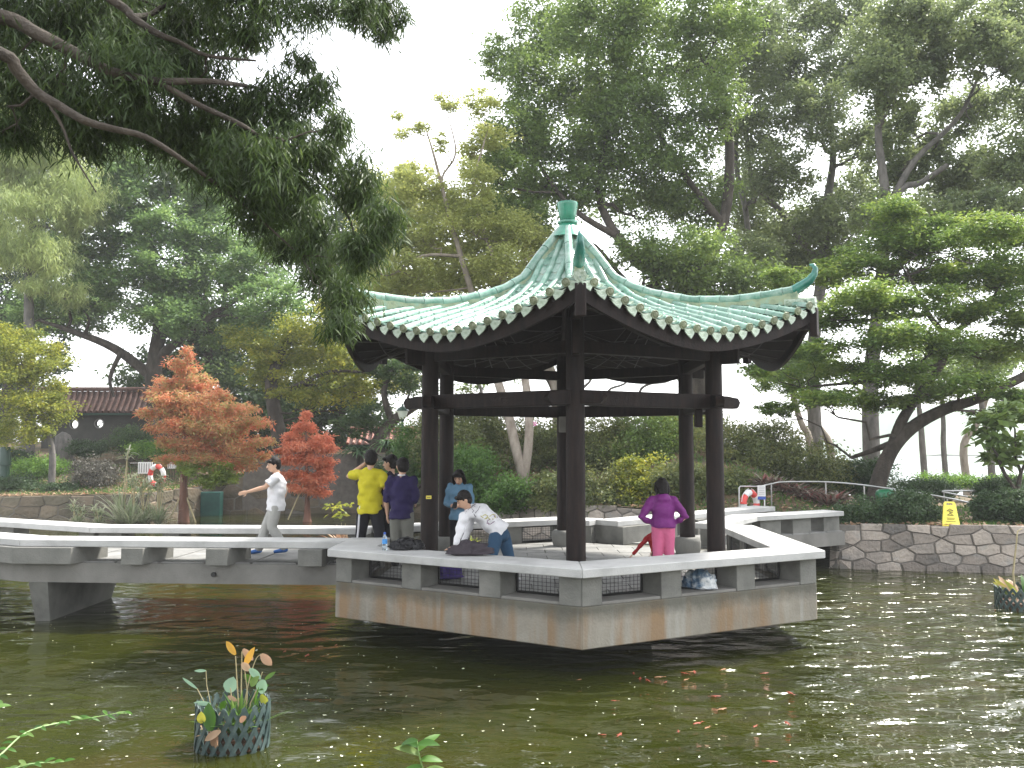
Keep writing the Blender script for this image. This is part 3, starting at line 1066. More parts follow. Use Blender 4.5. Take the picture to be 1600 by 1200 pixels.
# hip rafters and their corner posts
def zhip(r): return float(np.interp(r, HR, HZ))
for k in range(6):
    a = R(60 * k + TH)
    d = Vector((math.sin(a), -math.cos(a), 0))
    nrm = Vector((math.cos(a), math.sin(a), 0))
    V, F = [], []
    rs = np.linspace(.5, RR - .06, 16)
    for r in rs:
        c = Vector((CX, CY, 0)) + d * r
        for s_, z in ((-.06, -.17), (.06, -.17), (.06, -.34), (-.06, -.34)):
            V.append(c + nrm * s_ + Vector((0, 0, zhip(r) + z)))
    for j in range(len(rs) - 1):
        for e in range(4):
            e2 = (e + 1) % 4
            F.append((j * 4 + e, j * 4 + e2, (j + 1) * 4 + e2, (j + 1) * 4 + e))
    F += [(0, 1, 2, 3), tuple(len(V) - 1 - i for i in range(4))]
    mb = MB()
    mb.add(V, F)
    mb.build('hip_rafter', M['wood'], roof)
    c = Vector((CX, CY, 0)) + d * (RR - .0)
    mb = MB()
    mb.box(c + Vector((0, 0, zhip(RR) - .25)), (.13, .10, .38), math.atan2(nrm.y, nrm.x))
    mb.build('corner_post', M['wood'], roof, bevel=.01)
    # bracket at the column head
    c = Vector((CX, CY, 0)) + d * (RC + .22)
    mb = MB()
    mb.box(c + Vector((0, 0, 3.98)), (.1, .3, .5), math.atan2(nrm.y, nrm.x))
    mb.build('bracket', M['wood'], roof, bevel=.01)

# ---- tiles
NR = 17
half = AP * math.tan(R(30))
sp = 2 * half / (NR + .4)
rt = .050
segL = .30
def half_tube_mesh(L, r, n=6):
    vs, fs = [], []
    for i, x in enumerate((0, L * .9, L)):
        rr = r * (1.0 if i < 2 else 1.06)
        for k in range(n + 1):
            t = math.pi * (k / n) * 1.16 - .08 * math.pi
            vs.append((rr * math.cos(t), -x, rr * math.sin(t)))
    m_ = n + 1
    for i in range(2):
        for k in range(n):
            fs.append((i * m_ + k, i * m_ + k + 1, (i + 1) * m_ + k + 1, (i + 1) * m_ + k)[::-1])
    fs.append(tuple(range(2 * m_, 3 * m_))[::-1])
    me = bpy.data.meshes.new('cap_tile')
    me.from_pydata(vs, [], fs)
    for p in me.polygons: p.use_smooth = len(p.vertices) == 4
    me.update()
    me.materials.append(M['glaze'])
    return me
seg_me = half_tube_mesh(segL, rt)
# end disc
mb = MB()
mb.lathe((0, 0, 0), [(.045, 0), (.054, .006), (.056, .02), (.050, .028), (.038, .024), (.022, .03)], 14, Matrix.Rotation(R(90), 3, 'X'))
disc_me = mb.mesh('tile_disc')
disc_me.materials.append(M['disc_end'])
# drip tile: curved plate with a pointed, heart shaped tip
def drip_mesh(wd):
    out = [(-.5, .0), (-.46, -.3), (-.30, -.62), (-.12, -.84), (0, -1.0), (.12, -.84), (.30, -.62), (.46, -.3), (.5, 0)]
    vs, fs = [], []
    n = len(out)
    for y in (0, -.018):
        for x, z in out: vs.append((x * wd, y + .02 * z, z * .125))
    fs.append(tuple(range(n)))
    fs.append(tuple(range(n, 2 * n))[::-1])
    for i in range(n): fs.append((i, n + i, n + (i + 1) % n, (i + 1) % n))
    # curved lips above
    for q in range(3):
        b = len(vs)
        for i in range(7):
            t = i / 6 * 2 - 1
            z = -.030 * (1 - t * t) + .010 * q + .022 * q
            y = .03 * q
            vs.append((t * wd * .5, y - .022, z))
            vs.append((t * wd * .5, y + .03, z + .006))
            vs.append((t * wd * .5, y - .022, z - .013))
        for i in range(6):
            fs.append((b + 3 * i, b + 3 * i + 3, b + 3 * i + 4, b + 3 * i + 1))
            fs.append((b + 3 * i + 2, b + 3 * i + 5, b + 3 * i + 3, b + 3 * i))
    me = bpy.data.meshes.new('drip_tile')
    me.from_pydata(vs, [], fs)
    me.update()
    me.materials.append(M['glaze_end'])
    return me
drip_me = drip_mesh(sp * .74)
def place(me, name, M4, parent):
    o = bpy.data.objects.new(name, me)
    COL.objects.link(o)
    o.parent = parent
    M4 = M4.copy()
    M4.translation = M4.translation - ORG[parent.name]
    o.matrix_local = M4
    return o
def frame_m(p, ydir, up):
    y = ydir.normalized()
    x = y.cross(up).normalized()
    z = x.cross(y)
    m4 = Matrix((x, y, z)).transposed().to_4x4()
    m4.translation = p
    return m4
far_tiles = MB()
pans = MB()
for k in range(6):
    a = R(60 * k + 30 + TH)
    mdir = Vector((math.sin(a), -math.cos(a), 0))
    front = k in (5, 0)
    for i in range(NR):
        s = -half + sp * (i + .7)
        ap0 = max(abs(s) / math.tan(R(30)) + .06, .22)
        Lp = AP + .05 - ap0
        nseg = max(1, round(Lp / segL))
        # from the eave upward
        apts = np.linspace(AP + .05, ap0, nseg + 1)
        for j in range(nseg):
            p0 = rp(k, min(apts[j + 1], AP + .05), s, .02)   # upper
            p1 = rp(k, apts[j], s, .02)                 # lower
            y = (p0 - p1)
            if front or (k == 1 and False):
                m4 = frame_m(p0, y, Vector((0, 0, 1)))
                sc = Matrix.Diagonal((1, y.length / segL * 1.04, 1, 1))
                place(seg_me, 'cap_tile', m4 @ sc, roof)
            else:
                far_tiles.tube([p0, p0.lerp(p1, .93), p1], [rt, rt, rt * 1.06], 7, False)
        pe = rp(k, AP + .05, s, .02)
        pe2 = rp(k, AP - .1, s, .02)
        dz = (pe2 - pe)
        m4 = frame_m(pe + Vector((0, 0, .012)), dz, Vector((0, 0, 1)))
        if front:
            place(disc_me, 'tile_disc', m4, roof)
        else:
            far_tiles.lathe(pe, [(.07, 0), (.07, .02)], 8, Matrix.Rotation(a, 3, 'Z') @ Matrix.Rotation(R(90), 3, 'X'))
    for i in range(NR + 1):
        s = -half + sp * (i + .2)
        s = max(-half + .06, min(half - .06, s))
        pe = rp(k, AP + .035, s, .0)
        pe2 = rp(k, AP - .15, s, .0)
        m4 = frame_m(pe, (pe2 - pe) * Vector((1, 1, 0)), Vector((0, 0, 1)))
        # tilt the plate sideways to follow the eave curve
        q0, q1 = rp(k, AP, s - .05), rp(k, AP, s + .05)
        tl = math.atan2(q1.z - q0.z, .1)
        o = place(drip_me, 'drip_tile', m4 @ Matrix.Rotation(tl * .6, 4, 'Y'), roof)
        # stepped pan tiles up the valley between two cap rows
        ap0 = max(abs(s) / math.tan(R(30)) + .05, .25)
        ap = AP + .03
        while ap > ap0:
            w2 = sp * .40
            nxt = ap - .11
            pa_, pb_ = rp(k, ap, s, .028), rp(k, max(nxt, .1), s, .004)
            tt = Vector((math.cos(a), math.sin(a), 0))
            vs = []
            for pc, zz in ((pa_, 0), (pb_, 0)):
                for e in (-1, -.5, 0, .5, 1):
                    vs.append(pc + tt * (e * w2) + Vector((0, 0, .022 * e * e)))
            for e in (-1, -.5, 0, .5, 1):
                vs.append(pa_ + tt * (e * w2) + Vector((0, 0, .022 * e * e - .02)))
            pans.add(vs, [(q, q + 1, q + 6, q + 5) for q in range(4)] + [(10 + q, 11 + q, q + 1, q) for q in range(4)])
            ap = nxt
pn = pans.build('pan_tiles', M['glaze'], roof)
pn['kind'] = 'stuff'
ft = far_tiles.build('cap_tile_rows', M['glaze'], roof, smooth=True)
ft['kind'] = 'stuff'
# hip ridges: mortar web, ridge caps and curled horn
TR = np.array([.1, .2, .3, .54, .77, 1.1, 1.4, 2.0, 2.6, 3.1, 3.5, 3.62])
TZ = np.array([6.03, 5.92, 5.80, 5.52, 5.20, 5.00, 4.88, 4.72, 4.67, 4.69, 4.73, 4.77])
def zr(r): return float(np.interp(r, TR, TZ))
for k in range(6):
    a = R(60 * k + TH)
    d = Vector((math.sin(a), -math.cos(a), 0))
    nrm = Vector((math.cos(a), math.sin(a), 0))
    rs = np.linspace(.12, 3.5, 26)
    V, F = [], []
    for r in rs:
        c = Vector((CX, CY, 0)) + d * r
        for s_, z in ((-.055, zhip(r) - .08), (.055, zhip(r) - .08), (.055, zr(r) - .06), (-.055, zr(r) - .06)):
            V.append(c + nrm * s_ + Vector((0, 0, z)))
    for j in range(len(rs) - 1):
        for e in range(4):
            e2 = (e + 1) % 4
            F.append((j * 4 + e, j * 4 + e2, (j + 1) * 4 + e2, (j + 1) * 4 + e))
    F += [(0, 1, 2, 3), tuple(len(V) - 1 - i for i in range(4))]
    mb = MB()
    mb.add(V, F)
    mb.build('ridge_base', M['ridgebase'], roof)
    # ridge cap tiles, in lengths
    rr = .12
    while rr < 3.38:
        r2 = min(rr + .29, 3.45)
        mb = MB()
        pts = [Vector((CX, CY, 0)) + d * q + Vector((0, 0, zr(q) - .045)) for q in np.linspace(rr, r2 - .006, 4)]
        mb.tube(pts, [.068, .066, .066, .072], 10)
        mb.build('ridge_tile', M['glaze'], roof, smooth=True)
        rr = r2
    pts = [(3.44, zr(3.44) - .045), (3.56, 4.74), (3.66, 4.80), (3.72, 4.88), (3.735, 4.95), (3.71, 5.0), (3.66, 5.01)]
    mb = MB()
    mb.tube([Vector((CX, CY, 0)) + d * r + Vector((0, 0, z)) for r, z in pts], [.07, .068, .06, .048, .036, .028, .012], 10)
    mb.build('ridge_horn', M['horn'], roof, smooth=True)
    # plain end tile under the horn
    c = Vector((CX, CY, 0)) + d * (RR - .02)
    mb = MB()
    mb.tube([c - d * .35 + Vector((0, 0, zhip(RR - .37) + .04)), c + Vector((0, 0, zhip(RR) + .02)), c + d * .05 + Vector((0, 0, zhip(RR) + .02))], [.07, .07, .076], 10)
    mb.build('corner_tile', M['glaze_end'], roof, smooth=True)
mb = MB()
mb.lathe((CX, CY, 0), [(.30, 5.83), (.22, 5.93), (.15, 6.02), (.13, 6.05), (.155, 6.07), (.155, 6.10), (.11, 6.12), (.12, 6.13), (.135, 6.2), (.165, 6.36), (.168, 6.385), (.16, 6.40), (.02, 6.405)], 24)
fin = mb.build('finial', M['finial'], roof, smooth=True)

# ==================================================================  FOOTBRIDGES
def offset_line(pts, off):
    out = []
    for i, p in enumerate(pts):
        p = Vector((p[0], p[1], 0))
        ds = []
        if i > 0: ds.append((p - Vector((*pts[i - 1], 0))).normalized())
        if i < len(pts) - 1: ds.append((Vector((*pts[i + 1], 0)) - p).normalized())
        d = (sum(ds, Vector((0, 0, 0)))).normalized()
        nrm = Vector((-d.y, d.x, 0))
        k = 1 / max(.5, d.dot(ds[0]))
        out.append(p + nrm * off * k)
    return out
def rail(parent, pts, width, gapspec, z_low, side=1, first_solid=0):
    """bench rail along pts (its pond-side top edge), width to the deck side"""
    inner = offset_line(pts, width * side)
    outer = [Vector((*p, 0)) for p in pts]
    for i in range(len(pts) - 1):
        t = (outer[i + 1] - outer[i]).normalized() * .0015
        cap_piece(parent, outer[i] + t, outer[i + 1] - t, inner[i + 1] - t, inner[i] + t)
    o2 = offset_line(pts, .10 * side)
    i2 = offset_line(pts, (width - .12) * side)
    for i in range(len(pts) - 1):
        L = (o2[i + 1] - o2[i]).length
        for (s0, s1) in gapspec[i]:
            s0, s1 = max(s0, 0), min(s1, L)
            f0, f1 = s0 / L, s1 / L
            mb = MB()
            q = [o2[i].lerp(o2[i + 1], f0), o2[i].lerp(o2[i + 1], f1), i2[i].lerp(i2[i + 1], f1), i2[i].lerp(i2[i + 1], f0)]
            mb.prism([(p.x, p.y) for p in q], z_low, ZU - .002)
            mb.build('bench_post', M['postc'], parent, bevel=.006)

lb = thing('footbridge', (-6.5, 13.9, 0), 'flat concrete footbridge with white bench rails running left from the pavilion', 'footbridge')
near = [(-2.43, 12.60), (-7.2, 12.92), (-13.5, 16.3)]
far = [(-2.36, 15.22), (-7.0, 15.5), (-12.5, 18.4)]
# deck slab
deck = [near[0], near[1], near[2], (far[2][0], far[2][1]), (far[1][0], far[1][1]), (far[0][0], far[0][1])]
nd = offset_line(near, -.08)
fd = offset_line(far, .05)
def seg_prism(parent, name, a0, a1, b1, b0, z0, z1, mat, bevel=0):
    mb = MB()
    mb.prism([(p[0], p[1]) for p in (a0, a1, b1, b0)], z0, z1)
    return mb.build(name, mat, parent, bevel=bevel)
nd2 = offset_line(near, -.10)
for i in range(2):
    a0, a1 = nd2[i], nd2[i + 1]
    b0, b1 = Vector((*far[i], 0)), Vector((*far[i + 1], 0))
    dk = seg_prism(lb, 'deck', a0, a1, b1, b0, .60, .885, M['slabc'])
    # paving on the deck
    n = int((a1 - a0).length / .6)
    for q in range(n):
        f0, f1 = q / n + .004, (q + 1) / n - .004
        for (g0, g1) in ((.02, .497), (.503, .97)):
            A = a0.lerp(a1, f0); B = a0.lerp(a1, f1); C_ = b0.lerp(b1, f1); D_ = b0.lerp(b1, f0)
            p = [A.lerp(D_, g0), B.lerp(C_, g0), B.lerp(C_, g1), A.lerp(D_, g1)]
            seg_prism(dk, 'paver', p[0], p[1], p[2], p[3], .886, .903 + random.uniform(-.002, .002), M['paver'])
rail(lb, near, -.56, [[(.25, .6), (1.62, 1.94), (2.87, 3.19), (3.94, 4.9)], [(0, 1.0), (2.2, 2.6), (4.0, 4.4), (5.6, 6)]], .886)
rail(lb, far, .56 * 1, [[(0, .35), (1.6, 1.9), (3.2, 3.5), (4.2, 4.6)], [(0, .4), (2.2, 2.6), (4.2, 4.6)]], .886)
# drain hole in the side of the deck
mb = MB()
dh = W(333, 898, 12.78)
mb.tube([(dh.x, dh.y - .0, dh.z), (dh.x, dh.y + .1, dh.z)], [.035, .035], 10)
mb.build('drain_hole', M['black'], lb)
# battered pier
pc = W(120, 930, 13.6)
mb = MB()
xa, xb = -7.08, -6.80
mb.add([(xa, 12.99, .598), (xb, 12.99, .598), (xb, 15.5, .598), (xa, 15.5, .598),
        (xa + .02, 13.38, -.5), (xb - .10, 13.38, -.5), (xb - .10, 14.95, -.5), (xa + .02, 14.95, -.5)],
       [(0, 3, 2, 1), (4, 5, 6, 7), (0, 1, 5, 4), (1, 2, 6, 5), (2, 3, 7, 6), (3, 0, 4, 7)])
mb.build('pier', M['postc'], lb)

rb = thing('footbridge', (5.2, 18.0, 0), 'short concrete footbridge with white rails from the pavilion to the right bank', 'footbridge')
nr_ = [(3.72, 15.52), (4.83, 17.35), (7.05, 18.72)]
fr_ = [(1.55, 16.55), (4.0, 18.95), (5.65, 20.6)]
for i in range(2):
    a0, a1 = Vector((*nr_[i], 0)), Vector((*nr_[i + 1], 0))
    b0, b1 = Vector((*fr_[i], 0)), Vector((*fr_[i + 1], 0))
    dk = seg_prism(rb, 'deck', a0, a1, b1, b0, .52, .80, M['slabc'])
    n = max(2, int((a1 - a0).length / .5))
    for q in range(n):
        f0, f1 = q / n + .006, (q + 1) / n - .006
        for (g0, g1) in ((.02, .497), (.503, .97)):
            A = a0.lerp(a1, f0); B = a0.lerp(a1, f1); C_ = b0.lerp(b1, f1); D_ = b0.lerp(b1, f0)
            p = [A.lerp(D_, g0), B.lerp(C_, g0), B.lerp(C_, g1), A.lerp(D_, g1)]
            seg_prism(dk, 'paver', p[0], p[1], p[2], p[3], .801, .822 + random.uniform(-.002, .002), M['paver'])
rail(rb, nr_, .55, [[(0, .4), (1.6, 2.1)], [(0.2, .8), (1.15, 1.7), (2.1, 2.6)]], .801)
rail(rb, fr_, -.55, [[(0, .9), (1.3, 1.7), (2.4, 2.8)], [(0, .3), (1.2, 1.5), (2.0, 2.4)]], .801)

# ==================================================================  TREES
def fic(rows, D, **k): return pxclumps(rows, D, **k)
# large ficus behind the roof
A_rows = [(862, 45, 55, 45), (783, 90, 28, 24), (935, 45, 60, 50), (1005, 30, 55, 45), (1065, 85, 58, 50), (850, 130, 55, 38), (930, 150, 62, 42), (1010, 165, 58, 40),
          (805, 205, 48, 34), (880, 225, 62, 34), (965, 240, 56, 36), (778, 265, 32, 24), (1045, 240, 52, 40), (1105, 170, 48, 44), (838, 290, 52, 28), (1000, 320, 54, 30),
          (1085, 320, 55, 34), (905, 300, 45, 26), (1120, 30, 50, 45), (772, 335, 34, 22), (1020, 395, 48, 26), (1095, 400, 55, 30), (830, 345, 38, 20), (1060, 445, 50, 22), (1150, 440, 50, 24)]
ta = [W(1100, 660, 31), W(1095, 560, 31), W(1080, 470, 31), W(1060, 400, 31)]
tree('ficus_tree', 'large dark green tree with gnarled dark limbs directly behind the pavilion roof', 'tree', W(1100, 660, 31) - Vector((0, 0, 1.2)),
     [([W(1100, 700, 31)] + ta, [.42, .40, .34, .30, .24]),
      ([W(1060, 400, 31), W(1010, 420, 30.5), W(965, 370, 30.5), W(935, 300, 31), W(950, 200, 31), W(935, 120, 31)], [.22, .20, .17, .14, .10, .05]),
      ([W(965, 370, 30.5), W(900, 330, 30.5), W(850, 270, 31), W(820, 210, 31)], [.13, .1, .07, .04]),
      ([W(1060, 400, 31), W(1000, 455, 30), W(930, 385, 30), W(900, 380, 30)], [.16, .13, .09, .04]),
      ([W(1080, 470, 31), W(1130, 350, 31.5), W(1140, 230, 31.5), W(1128, 140, 31.5), W(1090, 80, 31.5)], [.26, .2, .17, .13, .06]),
      ([W(1130, 350, 31.5), W(1060, 260, 31), W(1020, 180, 31), W(1000, 80, 31)], [.14, .1, .07, .04])],
     fic(A_rows, 31, depth=1.0, jit=2.0, seed=2), LM['ficus'], 135000, .15, .075, M['bark'], 21, sub=.27, nsub=42, level=.3, flat=.75, spread=(1.32, 1.5))
B_rows = [(1165, 70, 52, 48), (1215, 130, 52, 42), (1180, 205, 50, 38), (1245, 50, 48, 42), (1310, 25, 50, 36), (1268, 170, 46, 38), (1225, 265, 48, 30), (1160, 300, 48, 32),
          (1325, 105, 44, 36), (1340, 225, 40, 30), (1195, 365, 52, 28), (1265, 350, 50, 26), (1225, 420, 55, 24), (1315, 335, 44, 26), (1295, 400, 50, 24), (1170, 400, 40, 26), (1340, 300, 36, 20)]
tree('ficus_tree', 'tall grey green tree with slender trunk right of the pavilion roof', 'tree', W(1270, 690, 36) - Vector((0, 0, .8)),
     [([W(1275, 700, 36), W(1270, 560, 36), W(1285, 420, 36), W(1290, 330, 36), W(1302, 240, 36), W(1290, 130, 36)], [.3, .27, .23, .19, .14, .06]),
      ([W(1285, 420, 36), W(1220, 330, 36), W(1175, 280, 36), W(1165, 160, 36)], [.18, .15, .11, .05]),
      ([W(1175, 420, 35), W(1165, 330, 35.5), W(1150, 250, 36), W(1160, 120, 36)], [.12, .12, .1, .05])],
     fic(B_rows, 36, jit=2.5, seed=3), LM['ficus2'], 100000, .16, .08, M['gbark'], 22, sub=.27, nsub=42, level=.3, flat=.75, spread=(1.32, 1.5))
C_rows = [(1395, 45, 50, 38), (1385, 125, 46, 36), (1450, 100, 48, 34), (1505, 45, 52, 36), (1560, 85, 44, 32), (1600, 25, 46, 34), (1520, 175, 55, 26), (1400, 255, 42, 32),
          (1500, 285, 56, 28), (1585, 250, 50, 34), (1385, 335, 46, 24), (1620, 130, 36, 40), (1470, 335, 52, 24), (1565, 335, 56, 26), (1640, 210, 50, 50), (1440, 30, 40, 30), (1450, 235, 30, 18), (1410, 190, 30, 22)]
tree('ficus_tree', 'hazy green tree with a broken leaning limb at the upper right edge', 'tree', W(1370, 700, 29) - Vector((0, 0, .6)),
     [([W(1362, 720, 29), W(1360, 600, 29), W(1372, 480, 29), W(1385, 330, 29), W(1372, 200, 29), W(1390, 90, 29)], [.3, .27, .22, .17, .12, .05]),
      ([W(1372, 470, 29), W(1400, 310, 29), W(1440, 285, 29), W(1480, 258, 29)], [.14, .12, .1, .08]),
      ([W(1385, 330, 29), W(1430, 250, 29), W(1500, 180, 29), W(1540, 90, 29)], [.14, .1, .07, .04]),
      ([W(1372, 440, 29), W(1480, 350, 29), W(1600, 280, 29), W(1650, 220, 29)], [.14, .1, .08, .04])],
     fic(C_rows, 29, jit=2.5, seed=4), LM['ficus2'], 90000, .15, .075, M['gbark'], 23, sub=.27, nsub=42, level=.3, flat=.75, spread=(1.3, 1.5))
# layered light green tree at right
D_rows = [(1225, 435, 34, 10), (1290, 428, 48, 14), (1335, 410, 50, 16), (1400, 385, 62, 20), (1395, 330, 42, 15), (1470, 375, 66, 20), (1545, 365, 62, 20), (1620, 360, 60, 22),
          (1440, 425, 70, 18), (1530, 425, 70, 20), (1610, 430, 60, 20), (1340, 465, 66, 16), (1300, 500, 55, 14), (1430, 475, 70, 16), (1530, 480, 70, 18), (1610, 500, 55, 18),
          (1370, 525, 70, 14), (1270, 545, 45, 12), (1470, 535, 66, 14), (1560, 545, 66, 14), (1310, 575, 60, 12), (1400, 585, 66, 12), (1230, 600, 40, 10), (1290, 620, 60, 10),
          (1380, 625, 50, 10), (1500, 600, 55, 12), (1590, 620, 45, 12), (1450, 615, 40, 10), (1190, 575, 30, 10), (1180, 545, 26, 12), (1215, 640, 30, 9), (1560, 650, 40, 8)]
tree('layered_tree', 'light green tree with flat leaf layers and a dark trunk leaning right over the wall', 'tree', W(1368, 770, 22.5),
     [([W(1366, 790, 22.5), W(1372, 755, 22.5), W(1392, 705, 22.5), W(1425, 668, 22.4), W(1475, 640, 22.2), W(1530, 622, 22), W(1600, 588, 21.8), W(1700, 540, 21.5)], [.24, .22, .19, .17, .15, .13, .12, .08]),
      ([W(1392, 705, 22.5), W(1408, 660, 22.5), W(1430, 625, 22.8), W(1470, 570, 23), W(1478, 530, 23), W(1450, 490, 23), W(1420, 430, 23)], [.15, .14, .12, .1, .09, .07, .04]),
      ([W(1478, 530, 23), W(1540, 480, 23), W(1580, 420, 23)], [.08, .06, .03]),
      ([W(1470, 570, 23), W(1390, 590, 22.5), W(1310, 600, 22), W(1250, 605, 22)], [.08, .06, .04, .02]),
      ([W(1450, 490, 23), W(1370, 500, 22.5), W(1300, 500, 22)], [.07, .05, .02]),
      ([W(1400, 690, 22.6), W(1360, 705, 23.5), W(1330, 715, 24)], [.1, .07, .05])],
     fic(D_rows, 22.5, depth=1.0, jit=1.6, seed=5), LM['layer'], 130000, .105, .05, M['bark'], 24, sub=.34, nsub=26, flat=.4, level=.6, limb_r=.05, spread=(1.15, 1.5))
# slender pale trunks towards the shore
for i, (x, y0, x1_, d, lean) in enumerate([(1268, 725, 1235, 33, .1), (1300, 735, 1250, 36, .12), (1445, 735, 1432, 38, .1), (1478, 735, 1470, 40, .09), (1510, 735, 1545, 42, .13), (1550, 735, 1528, 36, .1)]):
    lab = ['slender pale trunk leaning left over the shrub slope near the sea', 'pale forked trunk beside the first leaning one near the sea', 'thin upright trunk just right of the dark leaning trunk',
           'second thin upright trunk against the white water', 'pale trunk leaning right before the hazy hill', 'dark thin trunk leaning left before the hazy hill'][i]
    b = W(x, y0, d) - Vector((0, 0, .7))
    rows = [(x1_ + dx, 600 + dy, 40, 12) for dx, dy in ((-20, -15), (25, -30), (0, -50))]
    tree('shore_tree', lab, 'tree', b, [([b, W(x - 4, y0 - 40, d), W((x + x1_) / 2, 660, d), W(x1_, 600, d), W(x1_ - 5, 545, d)], [lean * 1.5, lean * 1.4, lean * 1.2, lean, .05])],
         fic(rows, d, seed=i), LM['ficus'], 3500, .16, .08, M['gbark'] if i in (2, 3, 5) else M['pbark'], 60 + i, sub=.4)
# sparse yellow-green tree with the pale twin trunk
F_rows = [(700, 158, 22, 7), (622, 182, 10, 4), (655, 196, 14, 7), (752, 160, 22, 16), (690, 222, 10, 12), (765, 215, 26, 20), (630, 210, 12, 5), (735, 235, 18, 10),
          (640, 285, 42, 20), (700, 310, 42, 26), (752, 290, 34, 24), (610, 350, 46, 22), (672, 372, 50, 20), (740, 350, 46, 22), (800, 362, 46, 20), (850, 380, 34, 18), (600, 410, 46, 18),
          (660, 430, 46, 16), (725, 418, 52, 18), (790, 415, 46, 16), (835, 430, 30, 12), (610, 450, 40, 10)]
tree('sparse_tree', 'sparse yellow green tree with pale twin trunk and bare twigs seen above the roof', 'tree', W(818, 745, 28) - Vector((0, 0, .5)),
     [([W(818, 750, 26.0), W(806, 700, 26.1), W(792, 640, 26.4), W(776, 590, 27), W(750, 500, 28.5), W(720, 400, 28.5), W(700, 330, 28.5), W(680, 250, 28.5), W(665, 200, 28.5)], [.16, .15, .14, .13, .12, .09, .07, .045, .02]),
      ([W(818, 750, 26.0), W(826, 690, 26.1), W(826, 640, 26.4), W(820, 590, 27), W(800, 480, 28.5), W(770, 400, 28.5), W(740, 300, 28.5), W(760, 210, 28.5)], [.15, .14, .13, .12, .1, .07, .05, .02]),
      ([W(700, 330, 28.5), W(690, 280, 28.5), W(712, 240, 28.5), W(700, 180, 28.5)], [.05, .04, .03, .015]),
      ([W(720, 400, 28.5), W(660, 400, 28), W(610, 430, 28), W(580, 420, 28)], [.06, .05, .03, .01])],
     fic(F_rows, 28.5, jit=1.2, seed=6), LM['pale'], 36000, .13, .06, M['pbark'], 25, sub=.42, nsub=14, level=.4, limb_r=.035, twigs=8)
P_rows = [(600, 300, 50, 26), (655, 330, 50, 26), (720, 340, 52, 26), (785, 320, 46, 28), (610, 380, 50, 24), (680, 390, 52, 24), (750, 385, 52, 22), (820, 370, 50, 26), (620, 440, 52, 20), (700, 440, 54, 18), (780, 430, 54, 18), (860, 400, 40, 20), (760, 260, 40, 24), (640, 270, 30, 14)]
tree('pale_tree', 'pale yellow green tree filling the space behind the left roof slope', 'tree', W(880, 700, 33) - Vector((0, 0, .5)),
     [([W(870, 700, 33), W(872, 640, 33), W(860, 580, 33), W(800, 480, 33), W(740, 410, 33), W(700, 340, 33), W(690, 290, 33)], [.24, .22, .2, .16, .12, .07, .03]),
      ([W(800, 480, 33), W(820, 400, 33), W(800, 330, 33), W(765, 270, 33)], [.13, .1, .06, .03])],
     fic(P_rows, 33, jit=1.2, seed=16), LM['pale'], 42000, .15, .075, M['pbark'], 35, sub=.34, nsub=26, level=.35, limb_r=.05, twigs=8, spread=(1.1, 1.25))
# bare pale branches against the sky under the back eave
mbt = thing('bare_tree', W(1000, 700, 33) - Vector((0, 0, 1)), 'bare branched tree seen against white sky under the back eave', 'tree')
mb = MB()
rnd = random.Random(4)
for (pts, r) in [([(1000, 700), (960, 650), (905, 620), (925, 590), (915, 560)], .09), ([(960, 650), (950, 612), (975, 600), (985, 585), (978, 560)], .06),
                 ([(1000, 700), (1010, 640), (1000, 612), (1015, 600), (1040, 597), (1060, 588)], .07), ([(905, 620), (880, 600), (868, 570)], .05), ([(925, 590), (955, 580), (965, 565)], .03),
                 ([(1000, 700), (880, 680), (862, 610), (850, 585), (845, 555)], .07), ([(862, 610), (880, 590), (890, 575)], .03), ([(745, 640), (752, 610), (740, 590), (735, 560)], .09), ([(1000, 700), (850, 690), (745, 640)], .09)]:
    P, Rr = polyline_dense([W(x, y, 33 + rnd.uniform(-.5, .5)) for x, y in pts], [r * (1 - .6 * i / (len(pts) - 1)) for i in range(len(pts))], 4)
    mb.tube(P, Rr, 6)
mb.build('branches', M['gbark'], mbt, smooth=True)
leafcloud('crown', fic([(900, 540, 50, 18), (1040, 545, 50, 18), (790, 585, 30, 14), (735, 600, 28, 14), (1065, 585, 18, 10)], 33, seed=3), 3500, .13, .07, LM['ficus'], mbt, 9)
# mid-left trees
G_rows = [(150, 375, 55, 34), (240, 350, 60, 34), (320, 370, 55, 34), (225, 425, 62, 26), (310, 440, 62, 26), (385, 430, 50, 28), (150, 455, 52, 26), (85, 475, 52, 26), (250, 495, 58, 26),
          (350, 505, 58, 26), (430, 475, 50, 28), (175, 300, 52, 34), (270, 280, 55, 34), (30, 500, 45, 26), (120, 420, 44, 24), (200, 250, 45, 30), (330, 310, 40, 30), (420, 390, 44, 28)]
tree('broad_tree', 'broad blue green tree with layered boughs on the left beyond the bridge', 'tree', W(255, 700, 41) - Vector((0, 0, .5)),
     [([W(262, 740, 41), W(255, 660, 41), W(240, 590, 41), W(250, 500, 41), W(240, 420, 41), W(230, 330, 41)], [.62, .52, .42, .3, .2, .08]),
      ([W(240, 590, 41), W(180, 545, 40.5), W(120, 520, 40), W(60, 500, 40)], [.26, .2, .14, .06]),
      ([W(190, 548, 40.5), W(172, 590, 40), W(178, 620, 40)], [.12, .09, .05]),
      ([W(245, 560, 41), W(320, 500, 40.5), W(400, 450, 40)], [.25, .17, .08])],
     fic(G_rows, 41, jit=2.0, seed=7), LM['mid'], 95000, .19, .09, M['bark'], 26, sub=.27, nsub=34, flat=.5, level=.45)
H_rows = [(25, 235, 55, 45), (85, 215, 50, 40), (40, 310, 50, 45), (110, 290, 42, 40), (20, 380, 40, 36), (75, 400, 34, 24), (125, 345, 34, 18), (60, 440, 22, 12), (110, 455, 24, 14), (15, 180, 55, 40), (100, 170, 45, 30), (60, 260, 45, 40)]
